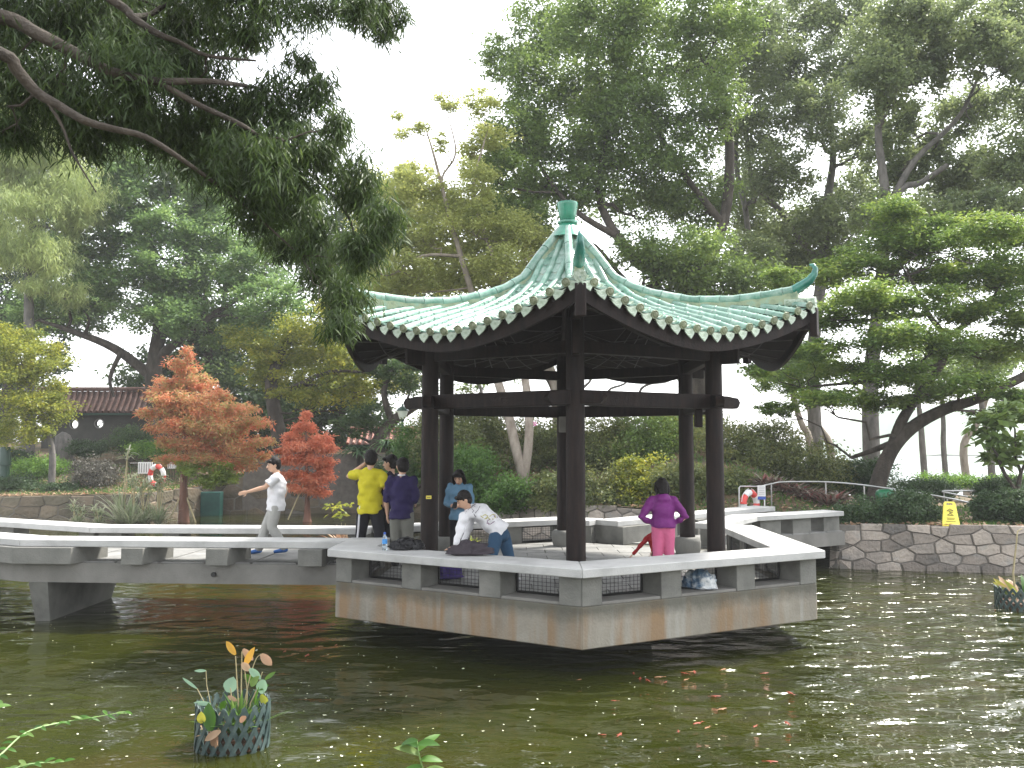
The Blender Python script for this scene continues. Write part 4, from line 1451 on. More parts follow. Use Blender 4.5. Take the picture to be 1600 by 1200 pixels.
tree('casuarina_tree', 'pale yellow green drooping needle tree at the left edge', 'tree', W(40, 720, 37) - Vector((0, 0, .5)),
     [([W(42, 730, 37), W(46, 600, 37), W(45, 480, 37), W(47, 380, 37), W(52, 260, 37), W(50, 160, 37)], [.3, .25, .2, .16, .1, .05])],
     fic(H_rows, 37, jit=1.2, seed=8), LM['casu'], 70000, .30, .028, M['gbark'], 27, sub=.36, nsub=18, flat=.9, droop=1.0, level=.3)
I_rows = [(25, 530, 34, 24), (60, 560, 34, 26), (20, 590, 36, 30), (70, 610, 34, 22), (40, 640, 40, 24), (85, 640, 22, 18), (15, 680, 30, 16), (60, 672, 26, 12), (0, 560, 30, 30)]
tree('yellow_green_tree', 'small yellow green tree spreading over the hedges at the left edge', 'tree', W(78, 705, 33) - Vector((0, 0, .5)),
     [([W(82, 712, 33), W(76, 680, 33), W(60, 640, 33), W(40, 590, 33), W(30, 550, 33)], [.12, .1, .08, .05, .02])],
     fic(I_rows, 33, jit=.6, seed=9), LM['yellow'], 22000, .12, .06, M['gbark'], 28, sub=.42, nsub=14, level=.35, limb_r=.05)
K_rows = [(395, 530, 34, 26), (430, 555, 36, 26), (470, 520, 40, 24), (510, 500, 36, 26), (530, 540, 34, 28), (410, 585, 30, 20), (480, 580, 42, 24), (535, 590, 34, 22), (500, 620, 34, 14), (450, 610, 28, 14), (560, 560, 30, 20),
          (575, 600, 34, 18), (620, 590, 34, 16), (600, 570, 30, 12), (560, 630, 22, 10)]
tree('yellow_green_tree', 'yellow green leaved tree with dark thick trunk left of the pavilion', 'tree', W(436, 700, 38) - Vector((0, 0, .4)),
     [([W(440, 705, 38), W(432, 660, 38), W(424, 600, 38), W(440, 550, 38), W(470, 500, 38)], [.36, .33, .28, .2, .08]),
      ([W(428, 620, 38), W(470, 600, 37.5), W(520, 580, 37), W(600, 585, 37)], [.16, .12, .08, .03])],
     fic(K_rows, 38, jit=1.0, seed=10), LM['yellow'], 30000, .15, .075, M['bark'], 29, sub=.42, nsub=14, level=.35, limb_r=.07)
# leaning trunk between the lamp and the column
tree('leaning_tree', 'dark leaning tree whose limb crosses left of the pavilion column', 'tree', W(575, 740, 36),
     [([W(575, 745, 36), W(590, 690, 36), W(612, 660, 36), W(640, 640, 35.5), W(665, 628, 35)], [.30, .26, .22, .18, .12]), ([W(612, 660, 36), W(600, 610, 36), W(620, 570, 36)], [.16, .12, .06])],
     fic([(640, 600, 34, 14), (610, 575, 40, 14), (660, 560, 30, 14), (575, 655, 26, 14), (545, 665, 24, 14)], 36, seed=11), LM['dark'], 9000, .14, .07, M['bark'], 30)
# dense dark trees closing the view behind
K2 = [('dense dark evergreen filling the gap behind the rust coloured trees', [(300, 560, 70, 40), (360, 600, 70, 45), (320, 660, 80, 40), (230, 620, 50, 40), (410, 650, 60, 45), (290, 500, 60, 40), (260, 690, 60, 30), (380, 530, 60, 40)], 46, 320),
      ('dense dark evergreen behind the boys left of the pavilion', [(480, 640, 60, 40), (540, 690, 60, 36), (560, 630, 50, 36), (600, 690, 40, 26), (500, 560, 60, 40), (440, 690, 60, 30), (620, 540, 50, 40), (560, 500, 60, 46), (650, 480, 50, 40)], 48, 530),
      ('tall dark tree behind the drooping needle tree at far left', [(30, 600, 45, 26), (-20, 520, 60, 60), (20, 440, 60, 50), (-30, 640, 60, 60), (110, 500, 50, 20), (90, 560, 16, 30), (-40, 330, 60, 80), (60, 360, 60, 50)], 50, 10),
      ('dark green tree rising behind the broad blue green one', [(150, 260, 70, 50), (250, 220, 70, 60), (350, 240, 70, 60), (440, 300, 60, 60), (500, 400, 60, 60), (420, 400, 70, 60), (320, 320, 60, 50), (180, 480, 60, 24), (560, 420, 50, 50), (540, 320, 50, 40)], 52, 350)]
for i, (lab, rows, d, bxp) in enumerate(K2):
    b = W(bxp, 720, d) - Vector((0, 0, 1))
    tree('evergreen_tree', lab, 'tree', b, [([b, W(bxp, 650, d), W(bxp + 5, 560, d), W(bxp, 460, d)], [.4, .35, .28, .1])], fic(rows, d, jit=1.5, seed=20 + i), LM['dark'], 42000, .24, .13, M['bark'], 70 + i, sub=.3, nsub=34, level=.35)

# foreground overhanging tree, its trunk on the near bank to the left
L_rows = [(60, 40, 90, 50), (190, 40, 90, 50), (310, 35, 70, 40), (60, 120, 80, 45), (190, 130, 90, 45), (300, 120, 60, 35), (110, 190, 80, 36), (250, 200, 80, 36), (350, 190, 60, 45), (430, 170, 60, 40),
          (500, 140, 30, 26), (470, 95, 26, 10), (390, 50, 34, 12), (480, 230, 50, 45), (400, 260, 70, 50), (330, 255, 50, 30), (530, 190, 24, 30), (600, 30, 36, 30), (560, 15, 40, 20), (450, 310, 55, 45), (490, 350, 40, 45),
          (400, 330, 45, 28), (560, 290, 44, 45), (600, 340, 34, 40), (560, 390, 48, 30), (510, 420, 40, 30), (540, 460, 40, 34), (530, 505, 28, 26), (450, 380, 36, 22), (490, 8, 50, 9), (20, 200, 40, 30), (230, 80, 80, 40),
          (-60, 60, 80, 80), (-60, 160, 60, 60), (130, -40, 140, 50), (380, -40, 140, 50), (560, -50, 80, 45)]
Ltr = W(-160, 200, 5.5)
def pxl(*a): return [W(x, y, d) for x, y, d in a]
tree('overhanging_tree', 'dark narrow leaved tree overhanging the upper left from the near bank', 'tree', (-6.3, 2.9, .85),
     [([(-6.3, 2.9, .6), (-6.2, 3.1, 2.5), (-5.9, 3.5, 4.4), (-5.4, 4.0, 5.8), (-5.0, 4.5, 7.5)], [.30, .26, .22, .17, .1]),
      ([Vector((-5.9, 3.5, 4.4))] + pxl((-420, -10, 5.0), (-200, 0, 5.8), (0, 26, 6.4), (57, 52, 6.4), (118, 83, 6.4), (166, 109, 6.4), (197, 118, 6.4), (245, 127, 6.45), (306, 127, 6.5), (350, 129, 6.6), (420, 140, 7.6)), [.1, .085, .07, .06, .052, .046, .04, .036, .03, .024, .02, .01]),
      (pxl((245, 127, 6.45), (284, 149, 6.5), (315, 166, 6.5), (363, 188, 6.55), (394, 206, 6.6), (470, 260, 7.7), (540, 330, 7.8), (560, 400, 7.8)), [.026, .024, .022, .02, .018, .015, .012, .008]),
      ([Vector((-5.9, 3.5, 4.2))] + pxl((-400, 20, 4.6), (-180, 30, 5.4), (0, 83, 5.9), (26, 109, 6.0), (57, 144, 6.1), (87, 162, 6.1), (131, 188, 6.1), (175, 201, 6.15), (227, 214, 6.2), (284, 249, 6.3), (380, 320, 6.9), (470, 400, 7)), [.08, .07, .055, .045, .042, .038, .033, .03, .026, .022, .018, .012, .006]),
      ([Vector((-5.4, 4.0, 5.8))] + pxl((-60, -140, 6.2), (175, 0, 6.5), (206, 26, 6.5), (245, 52, 6.5), (280, 66, 6.6), (324, 87, 6.7), (400, 95, 6.9)), [.07, .05, .035, .03, .026, .02, .015, .008]),
      (pxl((206, 26, 6.5), (240, 20, 7), (300, -20, 7.1), (400, -30, 7.2), (560, -10, 7.3)), [.025, .022, .02, .015, .008]),
      (pxl((75, 160, 6.1), (97, 197, 6.1), (114, 240, 6.1), (150, 300, 6.1)), [.014, .011, .009, .004])],
     fic(L_rows, 7.2, depth=1.1, jit=.6, seed=12), LM['over'], 100000, .095, .013, M['bark'], 31, sub=.33, nsub=34, flat=1.1, droop=1.1, level=.2, limb_r=.012, twigs=8, zfree=True, spread=(1.02, 1.12))

# rust coloured swamp cypresses standing in the water with tripod stakes
def stakes(cx_, base_y, top_y, d, spread):
    def f(t):
        for dx in (-1, 1.05, .1):
            mb = MB()
            a = W(cx_, top_y, d)
            b = Vector((a.x + dx * spread, d + (.5 if abs(dx) < .5 else -.15), -.2))
            a2 = a + (a - b).normalized() * .45
            mb.tube([b, a2], [.032, .026], 6)
            mb.build('stake', M['bamboo'], t)
    return f
CY_rows = [(293, 553, 9, 10), (288, 575, 22, 12), (270, 596, 22, 10), (308, 598, 28, 11), (250, 612, 18, 7), (290, 622, 46, 12), (345, 615, 20, 9), (262, 640, 34, 10), (315, 646, 50, 12), (370, 640, 26, 8), (232, 645, 16, 7),
           (285, 668, 44, 12), (345, 672, 42, 12), (395, 660, 24, 7), (300, 694, 42, 10), (355, 700, 40, 10), (262, 690, 18, 7), (405, 690, 22, 7), (315, 718, 34, 9), (370, 722, 34, 9), (260, 718, 16, 6), (410, 712, 16, 5), (245, 668, 16, 6)]
tree('swamp_cypress', 'larger rust and green cypress standing in the pond on bamboo stakes', 'tree', (W(287, 815, 30.8).x, 30.8, 0),
     [([(W(287, 815, 30.8).x, 30.8, -.3), (W(287, 815, 30.8).x, 30.8, .1), W(287, 760, 30.8), W(289, 700, 30.8), W(292, 620, 30.8), W(293, 542, 30.8)], [.28, .2, .13, .1, .06, .015])],
     fic(CY_rows, 30.8, jit=.3, seed=13), LM['cypress'], 33000, .15, .036, M['rbark'], 32, sub=.30, nsub=26, spread=(1.15, 1.25), flat=.6, droop=.25, level=.3, limb_r=.025, twigs=6,
     extra=lambda t: (stakes(287, 815, 765, 30.8, .55)(t), leafcloud('green_foliage', fic([(335, 740, 26, 11), (355, 750, 18, 8), (310, 735, 22, 9), (345, 728, 24, 7), (290, 728, 18, 8), (325, 755, 18, 7)], 30.4, seed=2), 5600, .14, .04, LM['lime'], t, 5, flat=.5)))
CS_rows = [(478, 650, 7, 8), (477, 668, 18, 8), (462, 684, 18, 7), (495, 686, 20, 7), (478, 698, 34, 8), (510, 700, 16, 5), (448, 702, 14, 5), (470, 716, 30, 6), (500, 722, 22, 6), (460, 742, 22, 6), (490, 748, 26, 7), (505, 735, 16, 5), (476, 765, 22, 6), (500, 770, 14, 5), (455, 760, 12, 4)]
tree('swamp_cypress', 'smaller bright orange cypress behind the walking boy', 'tree', (W(480, 815, 30.9).x, 30.9, 0),
     [([(W(480, 815, 30.9).x, 30.9, -.3), (W(480, 815, 30.9).x, 30.9, .08), W(480, 780, 30.9), W(479, 720, 30.9), W(478, 642, 30.9)], [.3, .14, .08, .06, .012])],
     fic(CS_rows, 30.9, jit=.2, seed=14), LM['cypress2'], 20000, .13, .036, M['rbark'], 33, sub=.34, nsub=18, spread=(1.1, 1.15), flat=.6, droop=.25, level=.3, limb_r=.018, twigs=6,
     extra=lambda t: [None for _ in [0] if (lambda mb: (mb.tube([W(450, 812, 30.6), W(481, 742, 30.8)], .026, 6), mb.build('stake', M['bamboo'], t)))(MB())])

# ==================================================================  SHRUBS, HEDGES, PLANTS
def bush(name, label, cat, px, py, d, rpx, rpy, leaf, n=6000, L=.09, wd=.045, group=None, seed=0, depth=.8, blobs=5, sub=.4, updir=0.0, level=.4, flat=.7, stem=True):
    rnd = random.Random(seed)
    c = W(px, py, d)
    s = d / FPX
    gz = float(ground_z(c.x, d)) if d > 18 else 0
    t = thing(name, (c.x, c.y, min(gz, c.z - rpy * s * .6)), label, cat, group)
    cl = [(c.x, c.y, c.z, rpx * s * .75, rpx * s * .75 * depth, rpy * s * .75)]
    for i in range(blobs):
        a = rnd.uniform(0, 6.28)
        q = rnd.uniform(.35, .62)
        cl.append((c.x + math.cos(a) * rpx * s * q, c.y + math.sin(a) * rpx * s * q * depth, c.z + rnd.uniform(-.4, .45) * rpy * s, rpx * s * .5, rpx * s * .5, rpy * s * .62))
    o, cents = leafcloud('foliage', cl, n, L, wd, leaf, t, seed, sub, 18, flat, 0, level, .4, updir=updir)
    if stem:
        mb = MB()
        base = Vector((c.x, c.y, gz - .1))
        for i in range(6):
            q = cents[i % len(cents)][i]
            mb.tube(wig(base, q, 3, .06, rnd), [.03, .022, .015, .006], 4, False)
        mb.build('stems', M['bark'], t)
    return t
slope_shrubs = [
 (700, 690, 27.5, 60, 60, 'shrub', 'grey green bush seen between the left pair of columns, upper part'),
 (755, 680, 29.5, 60, 50, 'shrub', 'olive bush left of the pale twin trunk'),
 (862, 690, 29.3, 55, 55, 'shrub', 'olive bush right of the pale twin trunk'),
 (940, 690, 28, 60, 55, 'shrub', 'dull green bush just right of the front column, upper'),
 (1010, 700, 27.5, 60, 55, 'ficus', 'blue green bush above the girl in purple'),
 (1060, 680, 29, 50, 45, 'yellow', 'yellow green bush beside the right back column'),
 (1135, 700, 27, 60, 60, 'shrub', 'olive bush right of the right hand columns'),
 (1200, 715, 26.5, 60, 50, 'shrub', 'brown green bush above the white bridge rail'),
 (1270, 735, 26, 60, 36, 'shrub', 'low olive bush before the slender shore trunks'),
 (650, 720, 28, 40, 50, 'fern', 'bright fern bush behind the left column'),
 (732, 745, 25.6, 48, 40, 'fern', 'bright green ferny bush behind the bending boy'),
 (790, 775, 25.2, 50, 22, 'fern', 'feathery green bush on the slope behind the bending boy'),
 (875, 768, 25.0, 40, 28, 'shrub', 'grassy green bush behind the middle column'),
 (935, 770, 25, 50, 36, 'shrub', 'soft green bush right of the front column, lower'),
 (1000, 765, 24.8, 45, 38, 'yellow', 'yellowish bush behind the head of the girl in purple'),
 (1050, 765, 24.3, 40, 36, 'shrub', 'leafy green bush behind the right back column'),
 (1120, 765, 23.6, 45, 30, 'shrub', 'green bush left of the lifebuoy'),
 (1340, 750, 26, 55, 26, 'hedge', 'dark bush at the foot of the leaning trunk')]
for i, (x, y, d, rx, ry, lf, lab) in enumerate(slope_shrubs):
    bush('shrub', lab, 'shrub', x, y, d, rx * 1.18, ry * 1.3, LM[lf], 11000, .10, .05, 'shrubs on the slope behind the pavilion', 100 + i, blobs=6, level=.3 if lf != 'fern' else .2, updir=.3 if lf == 'fern' else 0)
# pink flower on the bush
fl = W(834, 664, 28)
mb = MB()
for i in range(6):
    a = i * math.pi / 3
    mb.add([(fl.x, fl.y - 1.3, fl.z), (fl.x + .06 * math.cos(a - .4), fl.y - 1.35, fl.z + .06 * math.sin(a - .4)), (fl.x + .09 * math.cos(a), fl.y - 1.32, fl.z + .08 * math.sin(a)), (fl.x + .06 * math.cos(a + .4), fl.y - 1.35, fl.z + .06 * math.sin(a + .4))], [(0, 1, 2, 3)])
tag(mb.build('flower', simple('pink_petals', (.7, .08, .35)), org=(fl.x, fl.y - 1.3, fl.z)), 'pink bloom on the bush right of the pale twin trunk', 'flower')
# left bank hedges
hl = [(60, 735, 35, 60, 22, 'hedgeb', 'bright green clipped hedge behind the low ones at left'),
      (145, 742, 32.6, 52, 30, 'hedgep', 'rounded purple grey hedge on the left bank'),
      (40, 760, 32.2, 40, 18, 'hedge', 'low dark green hedge at the left edge'),
      (95, 765, 32, 26, 12, 'hedge', 'small green mound before the purple grey hedge'),
      (135, 700, 37, 34, 14, 'hedge', 'dark rounded shrub above the purple grey hedge'),
      (200, 690, 38, 50, 24, 'dark', 'dark bush under the tile roofed wall'),
      (240, 705, 37, 50, 14, 'hedgeb', 'flat green ground cover behind the railing'),
      (20, 715, 36, 40, 14, 'hedge', 'dark hedge behind the bright one at far left'),
      (420, 735, 36.8, 40, 24, 'hedge', 'green bush between the two rust coloured trees'),
      (540, 735, 37.5, 40, 24, 'hedge', 'dark bush right of the smaller orange tree'),
      (600, 735, 34.5, 45, 22, 'hedge', 'dark bush behind the three standing boys'),
      (350, 690, 38, 40, 20, 'hedge', 'dark bush behind the larger rust coloured tree'),
      (460, 690, 39, 50, 18, 'dark', 'dark bush at the foot of the thick trunk')]
for i, (x, y, d, rx, ry, lf, lab) in enumerate(hl):
    bush('hedge', lab, 'hedge', x, y, d, rx, ry, LM[lf], 7000, .085, .045, 'hedges on the far left bank', 140 + i, blobs=7, sub=.35, level=.3)
# right bank: dark hedge run above the stone wall
hrs = 0
hr = [(1345, 802, 19.4, 55, 33, 'hedge', 'dark hedge above the wall at the end of the right footbridge'),
      (1400, 800, 19.2, 52, 33, 'hedge', 'dark hedge below the green bin lid'),
      (1440, 802, 19.5, 32, 31, 'hedge', 'dark hedge just left of the yellow floor sign'),
      (1545, 802, 19.4, 34, 33, 'hedge', 'dark hedge just right of the yellow floor sign'),
      (1590, 797, 18.9, 57, 37, 'hedge', 'dark hedge behind the leaning pole at the right edge'),
      (1570, 765, 22.5, 50, 22, 'hedge', 'dark shrubs above the handrail at the right edge'),
      (1440, 765, 24.5, 60, 18, 'hedge', 'shrubs behind the long handrail'),
      (1480, 752, 27, 60, 10, 'hedgeb', 'bright lime hedge at the shore'),
      (1570, 752, 27, 40, 10, 'hedgeb', 'bright lime hedge right end at the shore'),
      (1650, 780, 20, 40, 40, 'hedge', 'tall dark shrub just outside the right edge')]
for i, (x, y, d, rx, ry, lf, lab) in enumerate(hr):
    bush('hedge', lab, 'hedge', x, y, d, rx, ry, LM[lf], 8000, .065, .034, 'hedges above the right stone wall', 170 + i, depth=.5, blobs=7, sub=.35, level=.3)
# bromeliad bed behind the right rail: spiky plants
def spiky(name, label, cat, base, n, L, wd, leaf, group=None, seed=0, up=.5, parent=None, part='leaves', spread=1.0, seg=4, arch=.6, stem_h=0):
    g = random.Random(seed)
    t = thing(name, base, label, cat, group) if parent is None else parent
    V, F, A = [], [], []
    base = Vector(base)
    for i in range(n):
        a = g.uniform(0, 6.283)
        el = g.uniform(up * .5, min(1.5, up * 1.5))
        l = L * g.uniform(.6, 1.15)
        d = Vector((math.cos(a) * math.cos(el) * spread, math.sin(a) * math.cos(el) * spread, math.sin(el)))
        p = base + Vector((g.gauss(0, .03), g.gauss(0, .03), g.uniform(0, stem_h) if stem_h else 0))
        sd = Vector((-math.sin(a), math.cos(a), g.uniform(-.4, .4))).normalized()
        b = len(V)
        q = g.random()
        for k in range(seg + 1):
            tt = k / seg
            w_ = wd * (1 - tt) ** .7 * (.6 + .8 * min(tt * 3, 1)) * .5
            c = p + d * (l * tt) + Vector((0, 0, -arch * l * tt * tt))
            V += [c - sd * w_, c + sd * w_]
            if k: F.append((b + 2 * k - 2, b + 2 * k - 1, b + 2 * k + 1, b + 2 * k)); A.append(q)
    o0 = ORG[t.name]
    me = bpy.data.meshes.new(part)
    me.from_pydata([tuple(v - o0) for v in V], [], F)
    at = me.attributes.new('v', 'FLOAT', 'FACE')
    at.data.foreach_set('value', np.array(A, dtype=np.float32))
    link(part, me, leaf, t)
    return t
g = random.Random(5)
broms = []
for i in range(34):
    px = 1185 + 128 * ((i * 0.618) % 1)
    d = 21.2 + 2.3 * ((i * .377) % 1)
    x = (px - 800) / FPX * d
    z = float(ground_z(x, d)) 
    d = max(d, float(bank_y(x)) + .35)
    spiky('bromeliad', 'spiky reddish grey bromeliad in the bed behind the right footbridge rail', 'bromeliad', (x, d, z), 30, .62, .065, LM['brom'], 'bromeliads in the bed behind the rail', 300 + i, up=.7, arch=.35)
# broad leaved plant at right edge
bl = thing('broadleaf_plant', W(1570, 740, 20) - Vector((0, 0, .6)), 'broad leaved dark green plant hanging in at the right edge', 'plant')
leafcloud('leaves', fic([(1540, 660, 26, 14), (1575, 650, 28, 16), (1600, 690, 28, 18), (1550, 690, 24, 12), (1600, 640, 26, 18), (1570, 715, 28, 14)], 20, seed=3), 700, .30, .11, LM['ficus'], bl, 8, sub=.5, nsub=7, level=.5)
mb = MB()
for q in ((1540, 660), (1575, 650), (1600, 690), (1550, 690)):
    mb.tube(wig(W(1590, 770, 20), W(q[0], q[1], 20), 4, .05, rnd), [.05, .04, .03, .02, .012], 5, False)
mb.build('stems', M['bark'], bl)
# palms behind the boys
for i, (x, y, d, lab) in enumerate([(605, 690, 33, 'dark fan palm left of the lamp post'), (645, 690, 31.5, 'palm with arching fronds behind the left column'), (560, 700, 34.5, 'drooping dark palm behind the boy in yellow'), (710, 715, 26.6, 'broad green palm shoot beside the back column')]):
    b = W(x, y + 45, d)
    gz = float(ground_z(b.x, d))
    t = thing('palm', (b.x, b.y, gz), lab, 'palm')
    spiky('palm', '', '', W(x, y + 10, d), 60, 1.25 if i < 3 else .8, .10, LM['palm'] if i < 3 else LM['fern'], seed=400 + i, up=.7, parent=t, part='fronds', arch=.7, seg=5)
    mb = MB()
    mb.tube([(b.x, b.y, gz - .1), W(x, y + 10, d)], [.1, .07], 7)
    mb.build('trunk', M['bark'], t)
# reeds on the left
for i, (x, y, h, d, lab) in enumerate([(190, 815, 118, 29.4, 'tall plumed reed with drooping leaves behind the left rail'), (225, 815, 70, 29.2, 'pale reed clump right of the tall plumed reed'), (205, 815, 80, 29.0, 'feathery white green reed clump at the wall foot'), (120, 815, 36, 29.2, 'low arching grass tuft by the left wall'), (248, 815, 75, 29.3, 'thin reed stalks left of the larger rust tree'), (155, 815, 30, 29.0, 'small grey grass tuft by the left wall')]):
    p = W(x, y, d)
    base = Vector((p.x, p.y, 0))
    t = thing('reed_clump', base, lab, 'reeds', 'reeds in the pond by the left bank')
    hh = h * d / FPX
    spiky('', '', '', base, 110, hh * .8, .05, LM['reed'], seed=500 + i, up=1.15, parent=t, part='leaves', arch=.35, seg=5)
    mb = MB()
    for k in range(5 if i else 2):
        top = base + Vector((random.uniform(-.15, .15), random.uniform(-.1, .1), hh * random.uniform(.7, 1.0) if k else hh))
        mb.tube([base + Vector((random.uniform(-.1, .1), 0, -.1)), top], [.02, .012], 5)
        spiky('', '', '', top - Vector((0, 0, .3)), 12, .5, .05, LM['reed'], seed=520 + i * 7 + k, up=.9, parent=t, part='leaves', arch=.6, stem_h=.3)
    mb.build('stalks', M['bamboo'], t)
# withered golden plant behind the far rail
wp = W(532, 822, 20)
t = thing('withered_plant', (wp.x, wp.y, 0), 'withered golden water plant behind the rail left of the boy in yellow', 'plant')
spiky('', '', '', Vector((wp.x, wp.y, .35)), 46, .62, .06, LM['dry'], seed=61, up=1.1, parent=t, part='leaves', arch=.3)
leafcloud('yellow_leaves', fic([(530, 800, 20, 16)], 20, seed=1), 60, .14, .06, LM['yellow'], t, 3)
mb = MB()
for k in range(7): mb.tube([(wp.x + random.uniform(-.1, .1), wp.y, -.2), (wp.x + random.uniform(-.3, .3), wp.y + random.uniform(-.1, .1), random.uniform(.5, .9))], [.012, .006], 5)
mb.build('stalks', M['bamboo'], t)
# plant visible through the back mesh
p_ = W(738, 838, 21)
t = thing('yellow_plant', (p_.x, p_.y, 0), 'yellow green plant in the water seen through the back wire mesh', 'plant')
spiky('', '', '', Vector((p_.x, p_.y, .15)), 60, .55, .07, LM['yellow'], seed=63, up=.9, parent=t, part='leaves', arch=.4)
# grass and leaf litter on the banks as ground cover
gx = rng.uniform(-22, 16, 26000)
gt = rng.random(26000) ** 1.6 * 6
gy = bank_y(gx) + .25 + gt
gz_ = ground_z(gx, gy)
m_ = len(gx)
th = rng.random(m_) * 6.283
V = np.empty((m_, 3, 3))
P0 = np.stack([gx, gy, gz_ - .01], 1)
wv = np.stack([np.cos(th), np.sin(th), np.zeros(m_)], 1) * .025
V[:, 0] = P0 - wv
V[:, 1] = P0 + wv
V[:, 2] = P0 + np.stack([rng.normal(0, .05, m_), rng.normal(0, .05, m_), rng.uniform(.04, .14, m_)], 1)
me = npmesh('grass', V.reshape(-1, 3), np.arange(m_ * 3).reshape(-1, 3))
at = me.attributes.new('v', 'FLOAT', 'FACE')
at.data.foreach_set('value', rng.random(m_).astype(np.float32))
tag(link('grass', me, LM['fern']), 'short grass and seedlings growing along the pond banks', 'grass', kind='stuff')
m_ = 4000
gx = rng.uniform(-20, 15, m_)
gy = bank_y(gx) + .05 + rng.random(m_) ** 2 * 4
gz_ = ground_z(gx, gy) + .02
P0 = np.stack([gx, gy, gz_ + rng.random(m_) * .04], 1)
th = rng.random(m_) * 6.283
d1 = np.stack([np.cos(th), np.sin(th), rng.normal(0, .3, m_)], 1) * .07
d2 = np.stack([-np.sin(th), np.cos(th), rng.normal(0, .3, m_)], 1) * .035
V = np.stack([P0 - d1, P0 + d2, P0 + d1, P0 - d2], 1)
me = npmesh('leaf_litter', V.reshape(-1, 3), np.arange(m_ * 4).reshape(-1, 4))
at = me.attributes.new('v', 'FLOAT', 'FACE')
at.data.foreach_set('value', rng.random(m_).astype(np.float32))
tag(link('leaf_litter', me, LM['dry']), 'dry brown fallen leaves scattered along the pond banks', 'leaf litter', kind='stuff')

# ==================================================================  TILE-ROOFED WALLS, LAMPS, RAILINGS
def tiled_wall(label, pxl_, pxr_, ytop, yeave, ybase, d, mat, windows=(), slope=0.0):
    a, b = W(pxl_, ytop, d), W(pxr_, ytop, d)
    zt, ze, zb = a.z, W(pxl_, yeave, d).z, W(pxl_, ybase, d).z - .6
    t = thing('tiled_wall', ((a.x + b.x) / 2, d, zb), label, 'wall')
    def zoff(x): return slope * (x - a.x)
    # wall body around round windows: built as columns of quads with holes
    x = a.x + .2
    segs = []
    wins = sorted(windows)
    mb = MB()
    prev = a.x + .3
    for (wx, wy, wr) in wins:
        c = W(wx, wy, d)
        r = wr * d / FPX
        h = r * 1.6
        if c.x - h > prev: mb.box(((prev + c.x - h) / 2, d, (zb + ze) / 2), (c.x - h - prev, .25, ze - zb))
        # square panel with a round hole
        n = 24
        for yy, rev in ((d - .125, False), (d + .125, True)):
            vs, fs = [], []
            for k in range(n):
                an = 2 * math.pi * k / n
                ux, uz = math.cos(an), math.sin(an)
                sq = h / max(abs(ux), abs(uz))
                vs.append((c.x + ux * r, yy, c.z + uz * r))
                vs.append((c.x + ux * sq, yy, c.z + uz * sq))
            for k in range(n):
                k2 = (k + 1) % n
                fs.append((2 * k, 2 * k + 1, 2 * k2 + 1, 2 * k2))
            mb.add(vs, fs)
        mb.box((c.x, d, (zb + c.z - h) / 2), (2 * h, .25, c.z - h - zb))
        if ze - c.z - h > 0: mb.box((c.x, d, (ze + c.z + h) / 2), (2 * h, .25, ze - c.z - h))
        prev = c.x + h
    if b.x - .3 > prev: mb.box(((prev + b.x - .3) / 2, d, (zb + ze) / 2), (b.x - .3 - prev, .25, ze - zb))
    wall = mb.build('wall_panel', M['wallplaster'], t)
    for (wx, wy, wr) in wins:
        c = W(wx, wy, d)
        r = wr * d / FPX
        rm = MB()
        P = [Vector((c.x + r * math.cos(q), d - .13, c.z + r * math.sin(q))) for q in np.linspace(0, 2 * math.pi, 25)]
        rm.tube(P, .03, 5, False)
        rm.build('window_rim', M['slabc'], t)
    rp_ = MB()
    rp_.add([(a.x, d - .75, ze - .02), (b.x, d - .75, ze - .02 + zoff(b.x)), (b.x, d, zt - .05 + zoff(b.x)), (a.x, d, zt - .05), (a.x, d + .75, ze - .02), (b.x, d + .75, ze - .02 + zoff(b.x))],
            [(0, 1, 2, 3), (3, 2, 5, 4)])
    ro = rp_.build('roof', M['darkroof'], t)
    n = int((b.x - a.x) / .26)
    for i in range(n + 1):
        x = a.x + (b.x - a.x) * i / n
        mb = MB()
        mb.tube([(x, d - .80, ze + .03 + zoff(x)), (x, d - .4, (ze + zt) / 2 - .02 + zoff(x)), (x, d - .02, zt + zoff(x))], [.07, .065, .06], 7)
        mb.build('tile_row', mat, ro, smooth=True)
    mb = MB()
    mb.tube([(a.x, d, zt + .06), (b.x, d, zt + .06 + zoff(b.x))], .1, 8)
    mb.build('ridge', mat, ro)
    mb = MB()
    mb.tube([(a.x, d - .74, ze - .1), (b.x, d - .74, ze - .1 + zoff(b.x))], .05, 6)
    mb.build('eave_board', M['green_metal'], t)
    return t
tiled_wall('dark wall with brown tiled roof and two round windows beyond the left hedges', 60, 330, 610, 645, 715, 42, M['darkroof'], [(118, 663, 7), (157, 662, 7)])
tiled_wall('red tiled wall roof behind the lamp left of the pavilion', 548, 668, 672, 694, 730, 41, M['redroof'])
# standing stone by the hedge
p_ = W(100, 690, 38)
mb = MB()
mb.tube([(p_.x, p_.y, p_.z - 1), (p_.x + .05, p_.y, p_.z - .2), (p_.x - .05, p_.y, p_.z + .25), (p_.x, p_.y, p_.z + .4)], [.4, .42, .3, .1], 9)
tag(mb.build('rock', M['gbark'], org=(p_.x, p_.y, p_.z - 1), smooth=True), 'upright brown garden rock behind the dark rounded shrub', 'rock')
